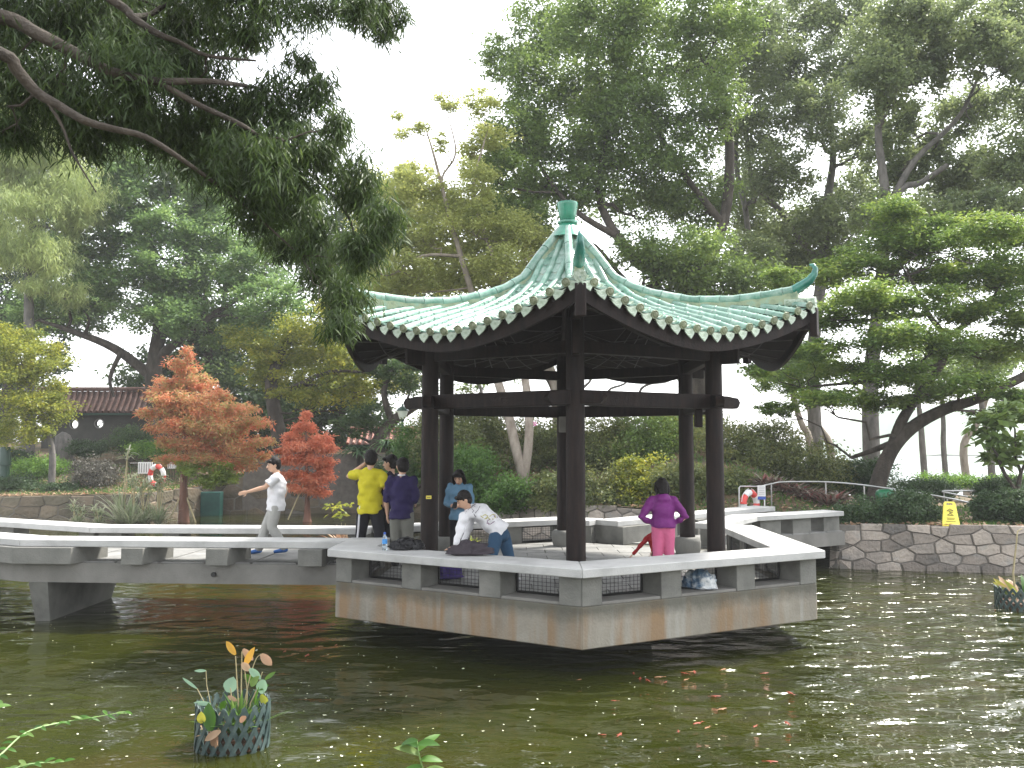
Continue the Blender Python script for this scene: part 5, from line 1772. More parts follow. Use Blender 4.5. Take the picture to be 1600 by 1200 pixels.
# lamp posts
def lamp(label, px, pybase, pytop, d, r=.09, glob=True):
    b = W(px, pytop, d)
    gz = float(ground_z(b.x, d))
    t = thing('lamp_post', (b.x, d, gz), label, 'lamp post')
    mb = MB()
    mb.lathe((b.x, d, 0), [(.14, gz - .1), (.13, gz + .2), (.06, gz + .28), (.045, b.z - .35), (.07, b.z - .33), (.07, b.z - .28)], 10)
    mb.build('post', M['green_metal'], t, smooth=True)
    mb = MB()
    mb.lathe((b.x, d, 0), [(.10, b.z - .28), (.19, b.z - .02), (.19, b.z)], 10)
    mb.build('lantern', simple('frosted_glass', (.55, .6, .5), .3), t, smooth=True)
    mb = MB()
    mb.lathe((b.x, d, 0), [(.23, b.z + .002), (.15, b.z + .1), (.04, b.z + .16), (.03, b.z + .24)], 10)
    mb.build('lamp_cap', M['green_metal'], t, smooth=True)
    return t
lamp('green lamp post with frosted lantern left of the pavilion column', 629, 730, 642, 30)
p_ = W(8, 715, 33)
mb = MB()
mb.lathe((p_.x, 33, 0), [(.17, 1.0), (.17, p_.z - .3), (.20, p_.z - .28), (.20, p_.z + .3), (.15, p_.z + .4)], 12)
tag(mb.build('bollard', M['green_metal'], org=(p_.x, 33, 1.0), smooth=True), 'stout dark green bollard post at the left edge', 'bollard')
# railing with white notice panels and lifebuoy on the left
f0, f1 = W(205, 762, 33.2), W(272, 762, 35)
t = thing('railing', (f0.x, 33.2, f0.z), 'black bar railing on the wall behind the reeds', 'railing')
ra = MB()
pa_, pb_ = Vector((f0.x, 33.0, 1.1)), Vector((W(272, 760, 35.2).x, 35.2, 1.2))
n = 26
tb = MB()
for z in (1.15, 2.0):
    tb.tube([pa_ + Vector((0, 0, z - 1.1)), pb_ + Vector((0, 0, z - 1.2))], .022, 5)
tb.build('rail', M['black'], t)
for i in range(n + 1):
    q = pa_.lerp(pb_, i / n)
    mb = MB()
    mb.tube([(q.x, q.y, 1.12), (q.x, q.y, 2.0)], .010, 4)
    mb.build('bar', M['black'], t)
def board(label, px0, py0, px1, py1, d, mat, lines=6):
    a, b = W(px0, py0, d), W(px1, py1, d)
    t = thing('notice_board', ((a.x + b.x) / 2, d, b.z), label, 'sign')
    mb = MB()
    mb.box(((a.x + b.x) / 2, d, (a.z + b.z) / 2), (b.x - a.x, .03, a.z - b.z))
    bo = mb.build('panel', M['white'], t)
    mb = MB()
    for i in range(lines):
        x = a.x + (b.x - a.x) * (i + .6) / lines
        mb.box((x, d - .018, (a.z + b.z) / 2), (.03, .004, (a.z - b.z) * .8))
    mb.build('print_columns', simple('grey_print', (.2, .2, .2)), t)
    return t
board('white notice panel on the railing left of the far lifebuoy', 216, 722, 238, 740, 33.1, M['white'])
board('small white notice panel on the railing near the larger rust tree', 262, 722, 275, 732, 34.6, M['white'], 4)
def lifebuoy(label, c, rad, r, yaw, tilt=0):
    t = thing('lifebuoy', c, label, 'lifebuoy')
    Mx = Matrix.Rotation(yaw, 3, 'Z')
    for q in range(8):
        mb = MB()
        P = []
        for k in range(5):
            an = 2 * math.pi * (q + k / 4) / 8
            P.append(Vector(c) + Mx @ Vector((rad * math.cos(an), 0, rad * math.sin(an))))
        mb.tube(P, r, 10, False)
        mb.build('red_band' if q % 2 else 'white_band', M['ringred'] if q % 2 else M['white'], t, smooth=True)
    mb = MB()
    for k in range(4):
        an = [2 * math.pi * (k + .1 + j * .2) / 4 for j in range(5)]
        mb.tube([Vector(c) + Mx @ Vector(((rad + r + .02 * (1 - abs(j - 2) / 2)) * math.cos(x), 0, (rad + r + .02) * math.sin(x))) for j, x in enumerate(an)], .008, 4, False)
    mb.build('rope', M['white'], t)
    return t
lifebuoy('red and white lifebuoy on the railing behind the reeds', tuple(W(245, 743, 32.9)), .34, .09, R(-25))
# right lifebuoy on its stand with sign
lbp = W(1172, 787, 20.9)
lifebuoy('red and white lifebuoy on the steel stand at the end of the right footbridge', (lbp.x, 20.9, lbp.z + .0), .26, .075, R(40))
t = thing('lifebuoy_stand', (lbp.x, 21.05, .9), 'steel tube stand holding lifebuoy and small notice beside the right footbridge', 'stand')
mb = MB()
s0, s1 = W(1155, 762, 21.05), W(1186, 760, 21.05)
mb.tube([(s0.x, 21.05, .9), (s0.x, 21.05, s0.z), (s0.x + .03, 21.05, s0.z + .03), (s1.x + .12, 21.05, s0.z + .03), (s1.x + .12, 21.05, .9)], .02, 8)
mb.build('tube_frame', M['metal'], t, smooth=True)
sg = W(1190, 767, 20.98)
mb = MB()
mb.box((sg.x, 20.99, sg.z), (.19, .012, .26))
pn = mb.build('notice', M['white'], t)
mb = MB()
mb.box((sg.x, 20.98, sg.z - .17), (.19, .014, .07))
mb.build('blue_strip', M['blue'], t)
mb = MB()
for k in range(5): mb.box((sg.x, 20.981, sg.z + .09 - k * .042), (.14, .002, .010))
mb.build('notice_print', simple('grey_letters', (.35, .35, .35)), t)
# long handrails on the right
def handrail(label, pts, posts=()):
    P = [W(x, y, d) for x, y, d in pts]
    t = thing('handrail', (P[0].x, P[0].y, float(ground_z(P[0].x, P[0].y))), label, 'handrail')
    mb = MB()
    Q, Rr = polyline_dense(P, [.021] * len(P), 4)
    mb.tube(Q, Rr, 8)
    mb.build('rail', M['metal'], t, smooth=True)
    for i in posts:
        q = P[i]
        mb = MB()
        gz = float(ground_z(q.x, q.y))
        mb.tube([(q.x, q.y, gz - .1), (q.x, q.y, q.z - .015)], .018, 6)
        mb.build('rail_post', M['metal'], t)
handrail('long steel handrail curving down behind the hedge right of the lifebuoy', [(1188, 760, 21.3), (1205, 756, 21.4), (1225, 753, 21.5), (1290, 753, 21.6), (1350, 758, 21.6), (1420, 768, 21.6), (1480, 778, 21.6), (1517, 786, 21.6)], (1, 3, 4, 5, 6, 7))
handrail('level steel handrail with folded end above the yellow floor sign', [(1537, 781, 22.5), (1500, 774, 22.5), (1475, 769, 22.5), (1473, 768, 22.5), (1476, 767, 22.5), (1500, 767, 22.5), (1560, 766, 22.5), (1588, 766, 22.5), (1590, 768, 22.5), (1590, 790, 22.5)], (0, 2, 6))
# green bin lid
bp = W(1385, 772, 21)
gzb = float(ground_z(bp.x, 21))
t = thing('litter_bin', (bp.x, 21, gzb), 'green litter bin with rounded lid behind the dark hedge', 'bin')
mb = MB()
mb.lathe((bp.x, 21, 0), [(.20, gzb), (.23, bp.z - .12), (.23, bp.z - .1)], 18)
mb.build('body', M['bin_green'], t, smooth=True)
mb = MB()
mb.lathe((bp.x, 21, 0), [(.245, bp.z - .098), (.25, bp.z + .0), (.235, bp.z + .06), (.19, bp.z + .10), (.1, bp.z + .12), (.01, bp.z + .125)], 18)
mb.build('lid', M['bin_green'], t, smooth=True)
# wet floor sign
SY = 18.62
ws = W(1486, 826, SY)
zb_ = float(ground_z(ws.x, SY)) + .01
zt_ = W(1486, 785, SY).z
t = thing('wet_floor_sign', (ws.x, SY, zb_), 'yellow folding wet floor sign on top of the right stone wall', 'floor sign')
H = zt_ - zb_
def sgn(sign):
    mb = MB()
    wb, wt = .17, .115
    y0, y1 = SY - sign * .16, 18.95 - sign * .015
    prof = [(-wb, 0), (wb, 0), (wt, H * .93), (wt * .8, H), (-wt * .8, H), (-wt, H * .93)]
    hole = (-wt * .5, wt * .5, H * .86, H * .93)
    def P(x, z, o=0):
        q = Matrix.Rotation(R(-24), 3, 'Z') @ Vector((x, y0 + (y1 - y0) * z / H + o - SY, 0))
        return (ws.x + q.x, SY + q.y, zb_ + z)
    vs = [P(x, z) for x, z in prof] + [P(x, z, .018 * sign) for x, z in prof]
    # front with hole: split in strips
    strips = [[(-wb, 0), (wb, 0), (wt + (wb - wt) * .0753, H * .86), (-wt - (wb - wt) * .0753, H * .86)],
              [(-wt - .004, H * .86), (hole[0], H * .86), (hole[0], H * .93), (-wt, H * .93)],
              [(hole[1], H * .86), (wt + .004, H * .86), (wt, H * .93), (hole[1], H * .93)],
              [(-wt, H * .93), (wt, H * .93), (wt * .8, H), (-wt * .8, H)]]
    for s_ in strips:
        v = [P(x, z) for x, z in s_] + [P(x, z, .018 * sign) for x, z in s_]
        mb.add(v, [(0, 1, 2, 3), (7, 6, 5, 4), (0, 4, 5, 1), (1, 5, 6, 2), (2, 6, 7, 3), (3, 7, 4, 0)])
    mb.build('panel', M['yellow_plastic'], t)
    return P
Pf = sgn(1)
sgn(-1)
mb = MB()
def stroke(pts, th, name='printed_mark'):
    m2 = MB()
    for (x0, z0, x1_, z1_) in pts:
        a, b = Pf(x0, z0 * H, -.004), Pf(x1_, z1_ * H, -.004)
        m2.tube([a, b], th, 4)
    m2.build(name, M['black'], t)
stroke([(-.06, .62, 0, .70), (0, .70, .06, .62), (-.06, .62, .06, .62)], .006, 'warning_triangle')
stroke([(-.01, .60, .0, .52), (0, .52, -.05, .46), (0, .52, .04, .47), (-.0, .57, .05, .55), (-.06, .44, .06, .44)], .006, 'slipping_figure')
stroke([(-.08, .33, .08, .33), (-.07, .28, .07, .28), (-.09, .2, .09, .2)], .004, 'text_lines')

# ==================================================================  LATTICE PLANT BASKETS
def basket(label, c, rad, h, seed, nst=22):
    rnd = random.Random(seed)
    t = thing('lattice_basket', (c[0], c[1], 0), label, 'planter basket')
    cx, cy = c
    n = nst
    for sgn_ in (1, -1):
        for i in range(n):
            mb = MB()
            P = []
            a0 = 2 * math.pi * i / n
            for k in range(7):
                f = k / 6
                a = a0 + sgn_ * f * 2 * math.pi / n * 2.6
                r = rad + (.006 if sgn_ > 0 else -.006) + .015 * math.sin(3 * a + seed)
                P.append((cx + r * math.cos(a), cy + r * math.sin(a), -.06 + (h + .06) * f))
            # flat strip
            vs, fs = [], []
            for p in P:
                ang = math.atan2(p[1] - cy, p[0] - cx)
                er = Vector((math.cos(ang), math.sin(ang), 0))
                ta = Vector((-math.sin(ang), math.cos(ang), 0))
                sd = (ta * .016 + Vector((0, 0, -sgn_ * .010)))
                for q in ((sd, .004), (-sd, .004), (-sd, -.004), (sd, -.004)):
                    vs.append(Vector(p) + q[0] + er * q[1])
            for k in range(6):
                for e in range(4):
                    e2 = (e + 1) % 4
                    fs.append((k * 4 + e, k * 4 + e2, k * 4 + 4 + e2, k * 4 + 4 + e))
            fs += [(0, 1, 2, 3), (27, 26, 25, 24)]
            mb.add(vs, fs)
            mb.build('lattice_strip', M['lattice'], t)
    mb = MB()
    P = [(rad - .04, -.2), (rad - .05, .02), (rad - .07, .1)]
    mb.lathe((cx, cy, 0), P, 20)
    mb.build('soil', M['soil'], t, smooth=True)
    return t
def leaf_shape(mb, base, d, up, L, wd, curl=.25, seg=6):
    d = Vector(d).normalized()
    sd = d.cross(Vector(up)).normalized()
    nn = sd.cross(d)
    vs, fs = [], []
    for k in range(seg + 1):
        f = k / seg
        w_ = wd * .5 * (math.sin(math.pi * min(1, f * .93 + .07)) ** .75)
        c = Vector(base) + d * L * f - nn * curl * L * f * f
        vs += [c - sd * w_ + nn * w_ * .35, c, c + sd * w_ + nn * w_ * .35]
    for k in range(seg):
        for e in range(2):
            fs.append((k * 3 + e, k * 3 + e + 1, k * 3 + 4 + e, k * 3 + 3 + e))
    mb.add(vs, fs)
bc = W(359, 1170, z=0)
bc = (bc.x, bc.y + .1)
bD = bc[1]
basket('grey green lattice basket of water canna in the front left water', bc, .30, .38, 3)
t = thing('canna_plant', (bc[0], bc[1], .1), 'water canna with golden, withered and green leaves in the front basket', 'plant')
def attr_v(o, v):
    at = o.data.attributes.new('v', 'FLOAT', 'FACE')
    at.data.foreach_set('value', np.full(len(o.data.polygons), v, dtype=np.float32))
stems = [((373, 1110), (370, 1060), (368, 1025)), ((377, 1110), (377, 1070), (378, 1018)), ((380, 1110), (390, 1060), (400, 1030), (408, 1022)), ((384, 1110), (386, 1080), (382, 1045)), ((388, 1105), (400, 1080), (410, 1050)), ((366, 1110), (362, 1090), (360, 1075))]
mb = MB()
for s_ in stems:
    P, Rr = polyline_dense([W(bc[0] * 0 + x, y, bD) for x, y in s_], [.006 - .001 * i for i in range(len(s_))], 4)
    P[0].z = .05
    mb.tube(P, Rr, 6)
mb.build('stalk', M['bamboo'], t, smooth=True)
leaves = [((368, 1023), (352, 1000), .13, .045, 'gold', .0), ((383, 1040), (397, 1010), .16, .05, 'gold', .2), ((380, 1014), (396, 1034), .13, .05, 'dry', .5), ((408, 1022), (426, 1042), .13, .06, 'dry', .4), ((378, 1036), (392, 1050), .09, .05, 'dry', .8),
          ((358, 1082), (366, 1050), .12, .10, 'weed2', .9), ((390, 1045), (404, 1058), .12, .05, 'weed2', .7), ((412, 1062), (408, 1080), .11, .08, 'weed2', .9), ((414, 1062), (432, 1048), .10, .03, 'weed', .6), ((396, 1066), (386, 1058), .10, .05, 'weed', .5),
          ((400, 1075), (412, 1072), .10, .05, 'weed', .5), ((392, 1072), (398, 1064), .1, .05, 'weed', .8), ((380, 1092), (366, 1096), .11, .03, 'weed', .9), ((330, 1100), (305, 1098), .16, .03, 'weed2', .9), ((308, 1076), (286, 1060), .16, .02, 'weed2', .8), ((322, 1048), (308, 1048), .09, .02, 'weed2', .9),
          ((330, 1142), (326, 1112), .20, .09, 'weed', .2), ((316, 1130), (314, 1115), .09, .06, 'yellow', .8), ((340, 1150), (332, 1165), .14, .06, 'dry', .3), ((345, 1142), (330, 1150), .14, .05, 'dry', .6), ((408, 1085), (414, 1096), .11, .05, 'yellow', .5), ((385, 1120), (372, 1128), .08, .04, 'dry', .1),
          ((398, 1100), (402, 1080), .14, .015, 'weed', .5), ((404, 1105), (398, 1082), .14, .015, 'weed', .5), ((394, 1105), (408, 1088), .14, .015, 'weed', .6), ((388, 1110), (380, 1135), .10, .03, 'weed', .5), ((352, 1095), (346, 1108), .1, .05, 'weed', .2), ((370, 1095), (356, 1088), .1, .03, 'dry', .3)]
LM['weed2'] = leafmat('blue_green_leaf', [(.20, .34, .22), (.26, .40, .28)], .3)
for i, (a, b, L, wd, lf, v) in enumerate(leaves):
    mb = MB()
    A, B = W(a[0], a[1], bD + random.uniform(-.12, .1)), None
    if a[1] > 1110: A = W(a[0], a[1], bD - .34)
    B = W(b[0], b[1], A.y + random.uniform(-.03, .03))
    leaf_shape(mb, A, B - A, (0, -1, .4), L * 1.12, wd * 1.25, .12 if lf != 'dry' else .3)
    o = mb.build('leaf', LM[lf], t, smooth=True)
    attr_v(o, v)
mb = MB()
x_ = W(316, 1075, bD)
mb.tube([W(322, 1048, bD), W(323, 1070, bD), W(330, 1105, bD), Vector((bc[0] - .1, bD, .1))], .004, 5)
mb.tube([W(308, 1076, bD), W(318, 1095, bD), Vector((bc[0] - .12, bD, .1))], .004, 5)
mb.build('side_stalk', M['bamboo'], t)
spiky('', '', '', Vector((bc[0] + .05, bc[1] - .05, .08)), 90, .52, .028, LM['fern'], seed=77, up=1.2, parent=t, part='grass_blades', arch=.25)
spiky('', '', '', Vector((bc[0] - .12, bc[1] - .1, .08)), 26, .36, .03, LM['dry'], seed=78, up=1.1, parent=t, part='withered_blades', arch=.5)
# right edge basket
rc_ = W(1608, 955, z=0)
rc_ = (rc_.x + .15, rc_.y + .3)
basket('pale green lattice basket at the right edge of the photo', rc_, .45, .34, 5, 26)
t = thing('basket_plant', (rc_[0], rc_[1], .1), 'yellow and green leaves growing in the basket at the right edge', 'plant')
for i in range(22):
    mb = MB()
    a = random.uniform(0, 6.28)
    A = Vector((rc_[0] + .25 * math.cos(a), rc_[1] + .25 * math.sin(a), .18))
    leaf_shape(mb, A, (math.cos(a) * .7, math.sin(a) * .4, random.uniform(.5, 1.3)), (0, -1, .3), random.uniform(.2, .38), .09, .3)
    o = mb.build('leaf', [LM['yellow'], LM['dry'], LM['weed'], LM['gold']][i % 4], t, smooth=True)
    attr_v(o, random.random())
p0 = Vector((W(1586, 900, rc_[1]).x, rc_[1], .1))
t2 = thing('cane', p0, 'tall bent bamboo cane standing in the basket at the right edge', 'cane')
mb = MB()
mb.tube([p0, W(1583, 895, rc_[1]), W(1588, 850, rc_[1]), W(1590, 830, rc_[1]), W(1597, 826, rc_[1])], [.016, .015, .013, .011, .009], 7)
mb.build('stalk', M['bamboo'], t2, smooth=True)
# green box at the foot of the tall wall
gb = W(328, 798, 33.6)
mb = MB()
mb.box((gb.x, 33.8, .35), (.75, .4, 1.1))
tag(mb.build('pump_box', noisy('teal_paint', [(.01, .07, .06), (.02, .11, .09)], 3, .6, .1), org=(gb.x, 33.8, 0), bevel=.02), 'teal box standing in the water at the wall beside the larger rust tree', 'box')
# near-bank sprigs at the bottom of the frame
def sprig(label, pts, leaves_, lw, name='sprig', seed=0, col='weed'):
    g = random.Random(seed)
    P = [W(x, y, d) for x, y, d in pts]
    t = thing(name, P[0], label, 'plant')
    mb = MB()
    Q, Rr = polyline_dense(P, [.006 - .004 * i / (len(P) - 1) for i in range(len(P))], 4)
    mb.tube(Q, Rr, 5)
    mb.build('stem', M['lattice'] if False else LMst, t, smooth=True)
    for i in range(leaves_):
        f = (i + .5) / leaves_
        q = Q[min(len(Q) - 1, int(f * len(Q)))]
        a = g.uniform(0, 6.28)
        sdx = 1 if i % 2 else -1
        m2 = MB()
        leaf_shape(m2, q, (sdx * g.uniform(.4, 1), g.uniform(-.5, .5), g.uniform(-.15, .5)), (0, -.5, 1), lw * g.uniform(.7, 1.2), lw * .38, .35)
        o = m2.build('leaf', LM[col], t, smooth=True)
        attr_v(o, g.random())
    return t
LMst = noisy('green_stem', [(.12, .22, .06), (.22, .32, .12)], 9, .5, .05)
sprig('tall weed tip with pale pointed leaves at the bottom centre', [(672, 1300, 4.2), (664, 1220, 4.2), (655, 1180, 4.2), (652, 1158, 4.2)], 13, .115, seed=3)
sprig('leafy creeper reaching over the water at the lower left', [(-60, 1230, 4.4), (0, 1180, 4.6), (40, 1145, 4.8), (90, 1130, 5.0), (140, 1122, 5.1), (195, 1112, 5.2)], 34, .05, seed=4)
sprig('low leafy creeper in the bottom left corner', [(-60, 1260, 4.2), (0, 1215, 4.3), (40, 1195, 4.4), (100, 1190, 4.5)], 22, .055, seed=5)
sprig('single light leaf tip at the left edge above the creeper', [(-80, 1180, 4.4), (-40, 1130, 4.6), (4, 1100, 4.8)], 7, .09, seed=6)

# ==================================================================  PEOPLE
def remesh(mb, vox, smooth_it=4, deci=.5):
    me = mb.mesh('tmp')
    o = bpy.data.objects.new('tmp', me)
    COL.objects.link(o)
    m = o.modifiers.new('r', 'REMESH')
    m.mode = 'VOXEL'
    m.voxel_size = vox
    s = o.modifiers.new('s', 'SMOOTH')
    s.factor = .5
    s.iterations = smooth_it
    if deci < 1:
        d = o.modifiers.new('d', 'DECIMATE')
        d.ratio = deci
    dg = bpy.context.evaluated_depsgraph_get()
    dg.update()
    ev = o.evaluated_get(dg)
    nm = bpy.data.meshes.new_from_object(ev)
    bpy.data.objects.remove(o)
    nm.materials.clear()
    return nm

def limb(mb, pts, rad, side=None, flat=1.0, n=14, c0=True, c1=True):
    """round-ended limb through pts; flat scales the radius across the side axis"""
    pts = [Vector(p) for p in pts]
    P, Q = [], []
    d0 = (pts[0] - pts[1]).normalized()
    d1 = (pts[-1] - pts[-2]).normalized()
    for c in ((1.0, .87, .5) if c0 else ()): P.append(pts[0] + d0 * rad[0] * c * (flat if flat < 1 else 1)); Q.append(rad[0] * math.sqrt(max(0.001, 1 - c * c)))
    for p, r in zip(pts, rad): P.append(p); Q.append(r)
    for c in ((.5, .87, 1.0) if c1 else ()): P.append(pts[-1] + d1 * rad[-1] * c * (flat if flat < 1 else 1)); Q.append(rad[-1] * math.sqrt(max(0.001, 1 - c * c)))
    vs, fs = [], []
    prev = None
    for i, p in enumerate(P):
        d = (P[min(i + 1, len(P) - 1)] - P[max(0, i - 1)]).normalized()
        if side is not None: a = Vector(side) - d * Vector(side).dot(d)
        elif prev is not None: a = prev - d * prev.dot(d)
        else: a = d.orthogonal()
        if a.length < 1e-4: a = d.orthogonal()
        a.normalize()
        prev = a
        b = d.cross(a)
        for k in range(n):
            t = 2 * math.pi * k / n
            vs.append(p + (a * math.cos(t) + b * math.sin(t) * flat) * Q[i])
    for i in range(len(P) - 1):
        for k in range(n):
            k2 = (k + 1) % n
            fs.append((i * n + k, i * n + k2, (i + 1) * n + k2, (i + 1) * n + k))
    fs.append(tuple(range(n))[::-1])
    fs.append(tuple(range((len(P) - 1) * n, len(P) * n)))
    mb.add(vs, fs)

def ell(mb, c, r, rot=None, n=16):
    c = Vector(c)
    m = rot if rot is not None else Matrix.Identity(3)
    vs, fs = [], []
    st = 10
    for i in range(st + 1):
        ph = math.pi * (i + .001) / (st + .002)
        for k in range(n):
            t = 2 * math.pi * k / n
            vs.append(c + m @ Vector((r[0] * math.sin(ph) * math.cos(t), r[1] * math.sin(ph) * math.sin(t), r[2] * math.cos(ph))))
    for i in range(st):
        for k in range(n):
            k2 = (k + 1) % n
            fs.append((i * n + k, (i + 1) * n + k, (i + 1) * n + k2, i * n + k2))
    mb.add(vs, fs)

def person(label, foot, yaw, H, J, shirt, pants, shoe, sleeve='short', hair='short', pants_len=1.0, hem=.47, hs=1.13, headrot=(0, 0, 0), group=None, build=1.0, stripe=False, hood=False, sock=None):
    """J: joints in units of H in the body frame (front -Y, up Z, body's left +X)"""
    Rz = Matrix.Rotation(yaw, 3, 'Z')
    F = Vector(foot)
    def w(p): return F + Rz @ (Vector(p) * H)
    t = thing('person', F, label, 'person', group)
    D = dict(pelvis=(0, 0, .52), chest=(0, .0, .72), neck=(0, .005, .845), head=(0, -.012, .934),
             shL=(.105, 0, .80), elL=(.135, .02, .63), wrL=(.135, -.03, .485), shR=(-.105, 0, .80), elR=(-.135, .02, .63), wrR=(-.135, -.03, .485),
             hiL=(.055, 0, .50), knL=(.06, -.01, .28), anL=(.065, .01, .05), hiR=(-.055, 0, .50), knR=(-.06, -.01, .28), anR=(-.065, .01, .05), footL=(0, -1), footR=(0, -1))
    D.update(J)
    sx = (Rz @ (Vector(D['shL']) - Vector(D['shR']))).normalized()
    b = build
    hm = Rz @ Matrix.Rotation(headrot[2], 3, 'Z') @ Matrix.Rotation(headrot[0], 3, 'X') @ Matrix.Rotation(headrot[1], 3, 'Y')
    hc = w(D['head'])
    HH = H * hs
    def hp(x, y, z): return hc + hm @ (Vector((x, y, z)) * HH)
    # ---- continuous body
    mb = MB()
    ell(mb, hc, (.047 * HH, .056 * HH, .066 * HH), hm)
    ell(mb, hp(0, -.016, -.030), (.034 * HH, .036 * HH, .036 * HH), hm)          # jaw
    limb(mb, [hp(0, -.050, .006), hp(0, -.064, -.014)], [.006 * HH, .0095 * HH])  # nose
    ell(mb, hp(0, -.052, -.035), (.014 * HH, .008 * HH, .006 * HH), hm)          # lips
    for s_ in (-1, 1): ell(mb, hp(.048 * s_, .004, -.004), (.006 * HH, .012 * HH, .017 * HH), hm)   # ears
    limb(mb, [hp(0, .008, -.035), w(D['neck']), w(Vector(D['neck']) * .8 + Vector(D['chest']) * .2)], [.031 * H, .031 * H, .032 * H])
    limb(mb, [w(D['pelvis']), w(Vector(D['pelvis']) * .5 + Vector(D['chest']) * .5), w(D['chest']), w(Vector(D['chest']) * .45 + Vector(D['neck']) * .55)], [.068 * H * b, .064 * H * b, .080 * H * b, .062 * H * b], sx, .58)
    for s_ in 'LR':
        sh, el, wr = (w(D[q + s_]) for q in ('sh', 'el', 'wr'))
        limb(mb, [w(Vector(D['chest']) * .5 + Vector(D['neck']) * .5), sh - Vector((0, 0, .01 * H))], [.036 * H, .028 * H])
        limb(mb, [sh, sh.lerp(el, .5), el, el.lerp(wr, .35), wr], [.029 * H * b, .029 * H * b, .024 * H, .024 * H, .0155 * H])
        # hand: palm, four fingers and thumb
        hd = D.get('hand' + s_)
        dirh = (Rz @ Vector(hd)).normalized() if hd else (wr - el).normalized()
        pn = D.get('palm' + s_, (1 if s_ == 'R' else -1, 0, 0))
        pn = Rz @ Vector(pn)
        pn = (pn - dirh * pn.dot(dirh)).normalized()
        ac = dirh.cross(pn).normalized()
        pal = wr + dirh * .030 * H
        limb(mb, [wr, wr + dirh * .028 * H, wr + dirh * .052 * H], [.014 * H, .021 * H, .022 * H], ac, .45)
        th_side = D.get('thumb' + s_, 1)
        for q, (off, ln) in enumerate(((-.016, .034), (-.0055, .042), (.005, .044), (.0155, .038))):
            k0 = wr + dirh * .055 * H + ac * off * H * th_side
            curl = D.get('curl' + s_, .35)
            k1 = k0 + (dirh + pn * curl * .35).normalized() * ln * .5 * H
            k2 = k1 + (dirh + pn * curl).normalized() * ln * .5 * H
            limb(mb, [k0, k1, k2], [.0062 * H, .0056 * H, .0048 * H], None, 1, 8)
        tb_ = wr + dirh * .022 * H + ac * .016 * H * th_side
        limb(mb, [tb_, tb_ + (dirh * .6 + ac * .7 * th_side + pn * .3).normalized() * .024 * H, tb_ + (dirh * .9 + ac * .5 * th_side + pn * .5).normalized() * .044 * H], [.0085 * H, .0068 * H, .0052 * H], None, 1, 8)
        hi, kn, an = (w(D[q + s_]) for q in ('hi', 'kn', 'an'))
        limb(mb, [hi, hi.lerp(kn, .5), kn, kn.lerp(an, .35), an], [.044 * H * b, .042 * H * b, .031 * H, .032 * H, .020 * H])
        fd = Rz @ Vector((D['foot' + s_][0], D['foot' + s_][1], 0)).normalized()
        limb(mb, [an - Vector((0, 0, .02 * H)), an + fd * .05 * H - Vector((0, 0, .03 * H)), an + fd * .085 * H - Vector((0, 0, .034 * H))], [.02 * H, .017 * H, .012 * H])
    me = remesh(mb, .0052 * H / 1.0 if H > 1 else .006, 3, .45)
    o0 = ORG[t.name]
    me.transform(Matrix.Translation(-o0))
    body = link('body', me, M['skin'], t, smooth=True)
    # ---- shirt
    mb = MB()
    pel, ch, nk = Vector(D['pelvis']), Vector(D['chest']), Vector(D['neck'])
    up = (ch - pel).normalized()
    hemp = pel + up * (hem - .52)
    limb(mb, [w(hemp), w(pel * .6 + ch * .4), w(ch), w(ch * .5 + nk * .5), w(ch * .22 + nk * .78)], [.107 * H * b, .097 * H * b, .100 * H * b, .080 * H * b, .042 * H], sx, .82, 20, c0=False)
    for s_ in 'LR':
        sh, el, wr = (w(D[q + s_]) for q in ('sh', 'el', 'wr'))
        limb(mb, [w(ch * .5 + nk * .5), sh - Vector((0, 0, .008 * H))], [.050 * H * b, .037 * H * b])
        limb(mb, [w(ch * .08 + nk * .92), w(ch * .2 + nk * .8).lerp(sh, .55), sh], [.030 * H * b, .030 * H * b, .034 * H * b])
        if sleeve == 'short': limb(mb, [sh, sh.lerp(el, .45), sh.lerp(el, .72)], [.040 * H * b, .041 * H * b, .045 * H * b], c1=False)
        elif sleeve == 'elbow': limb(mb, [sh, sh.lerp(el, .5), el, el.lerp(wr, .12)], [.042 * H * b, .042 * H * b, .040 * H, .039 * H], c1=False)
        else: limb(mb, [sh, sh.lerp(el, .5), el, el.lerp(wr, .45), wr], [.041 * H * b, .039 * H * b, .035 * H, .032 * H, .026 * H], c1=False)
    if hood:
        ell(mb, w(Vector(D['neck']) + Vector((0, .045, -.055))), (.075 * H, .04 * H, .055 * H), Rz)
        ell(mb, w(Vector(D['neck']) + Vector((0, .03, -.02))), (.055 * H, .04 * H, .03 * H), Rz)
    # wrinkles: displace slightly
    me = remesh(mb, .011 * H, 2, 1)
    vv = np.empty(len(me.vertices) * 3, dtype=np.float32)
    me.vertices.foreach_get('co', vv)
    vv = vv.reshape(-1, 3)
    nn = np.array([tuple(v.normal) for v in me.vertices])
    ph = rng.random(6) * 6.28
    q = (np.sin(vv[:, 2] * 34 + vv[:, 0] * 22 + ph[0] + 2 * np.sin(vv[:, 0] * 13 + ph[1])) + np.sin(vv[:, 2] * 21 - vv[:, 0] * 31 + ph[2]) * .8 + np.sin(vv[:, 2] * 58 + vv[:, 1] * 30 + ph[3]) * .5)
    vv += nn * (q * .0042 * H)[:, None]
    # flat hem
    me.vertices.foreach_set('co', vv.ravel())
    me.transform(Matrix.Translation(-o0))
    sh_o = link('shirt' if not hood else 'jacket', me, shirt, t, smooth=True)
    # ---- trousers
    mb = MB()
    limb(mb, [w(pel + up * .035), w(pel), w(pel - up * .04)], [.084 * H * b, .092 * H * b, .085 * H * b], sx, .62, 20)
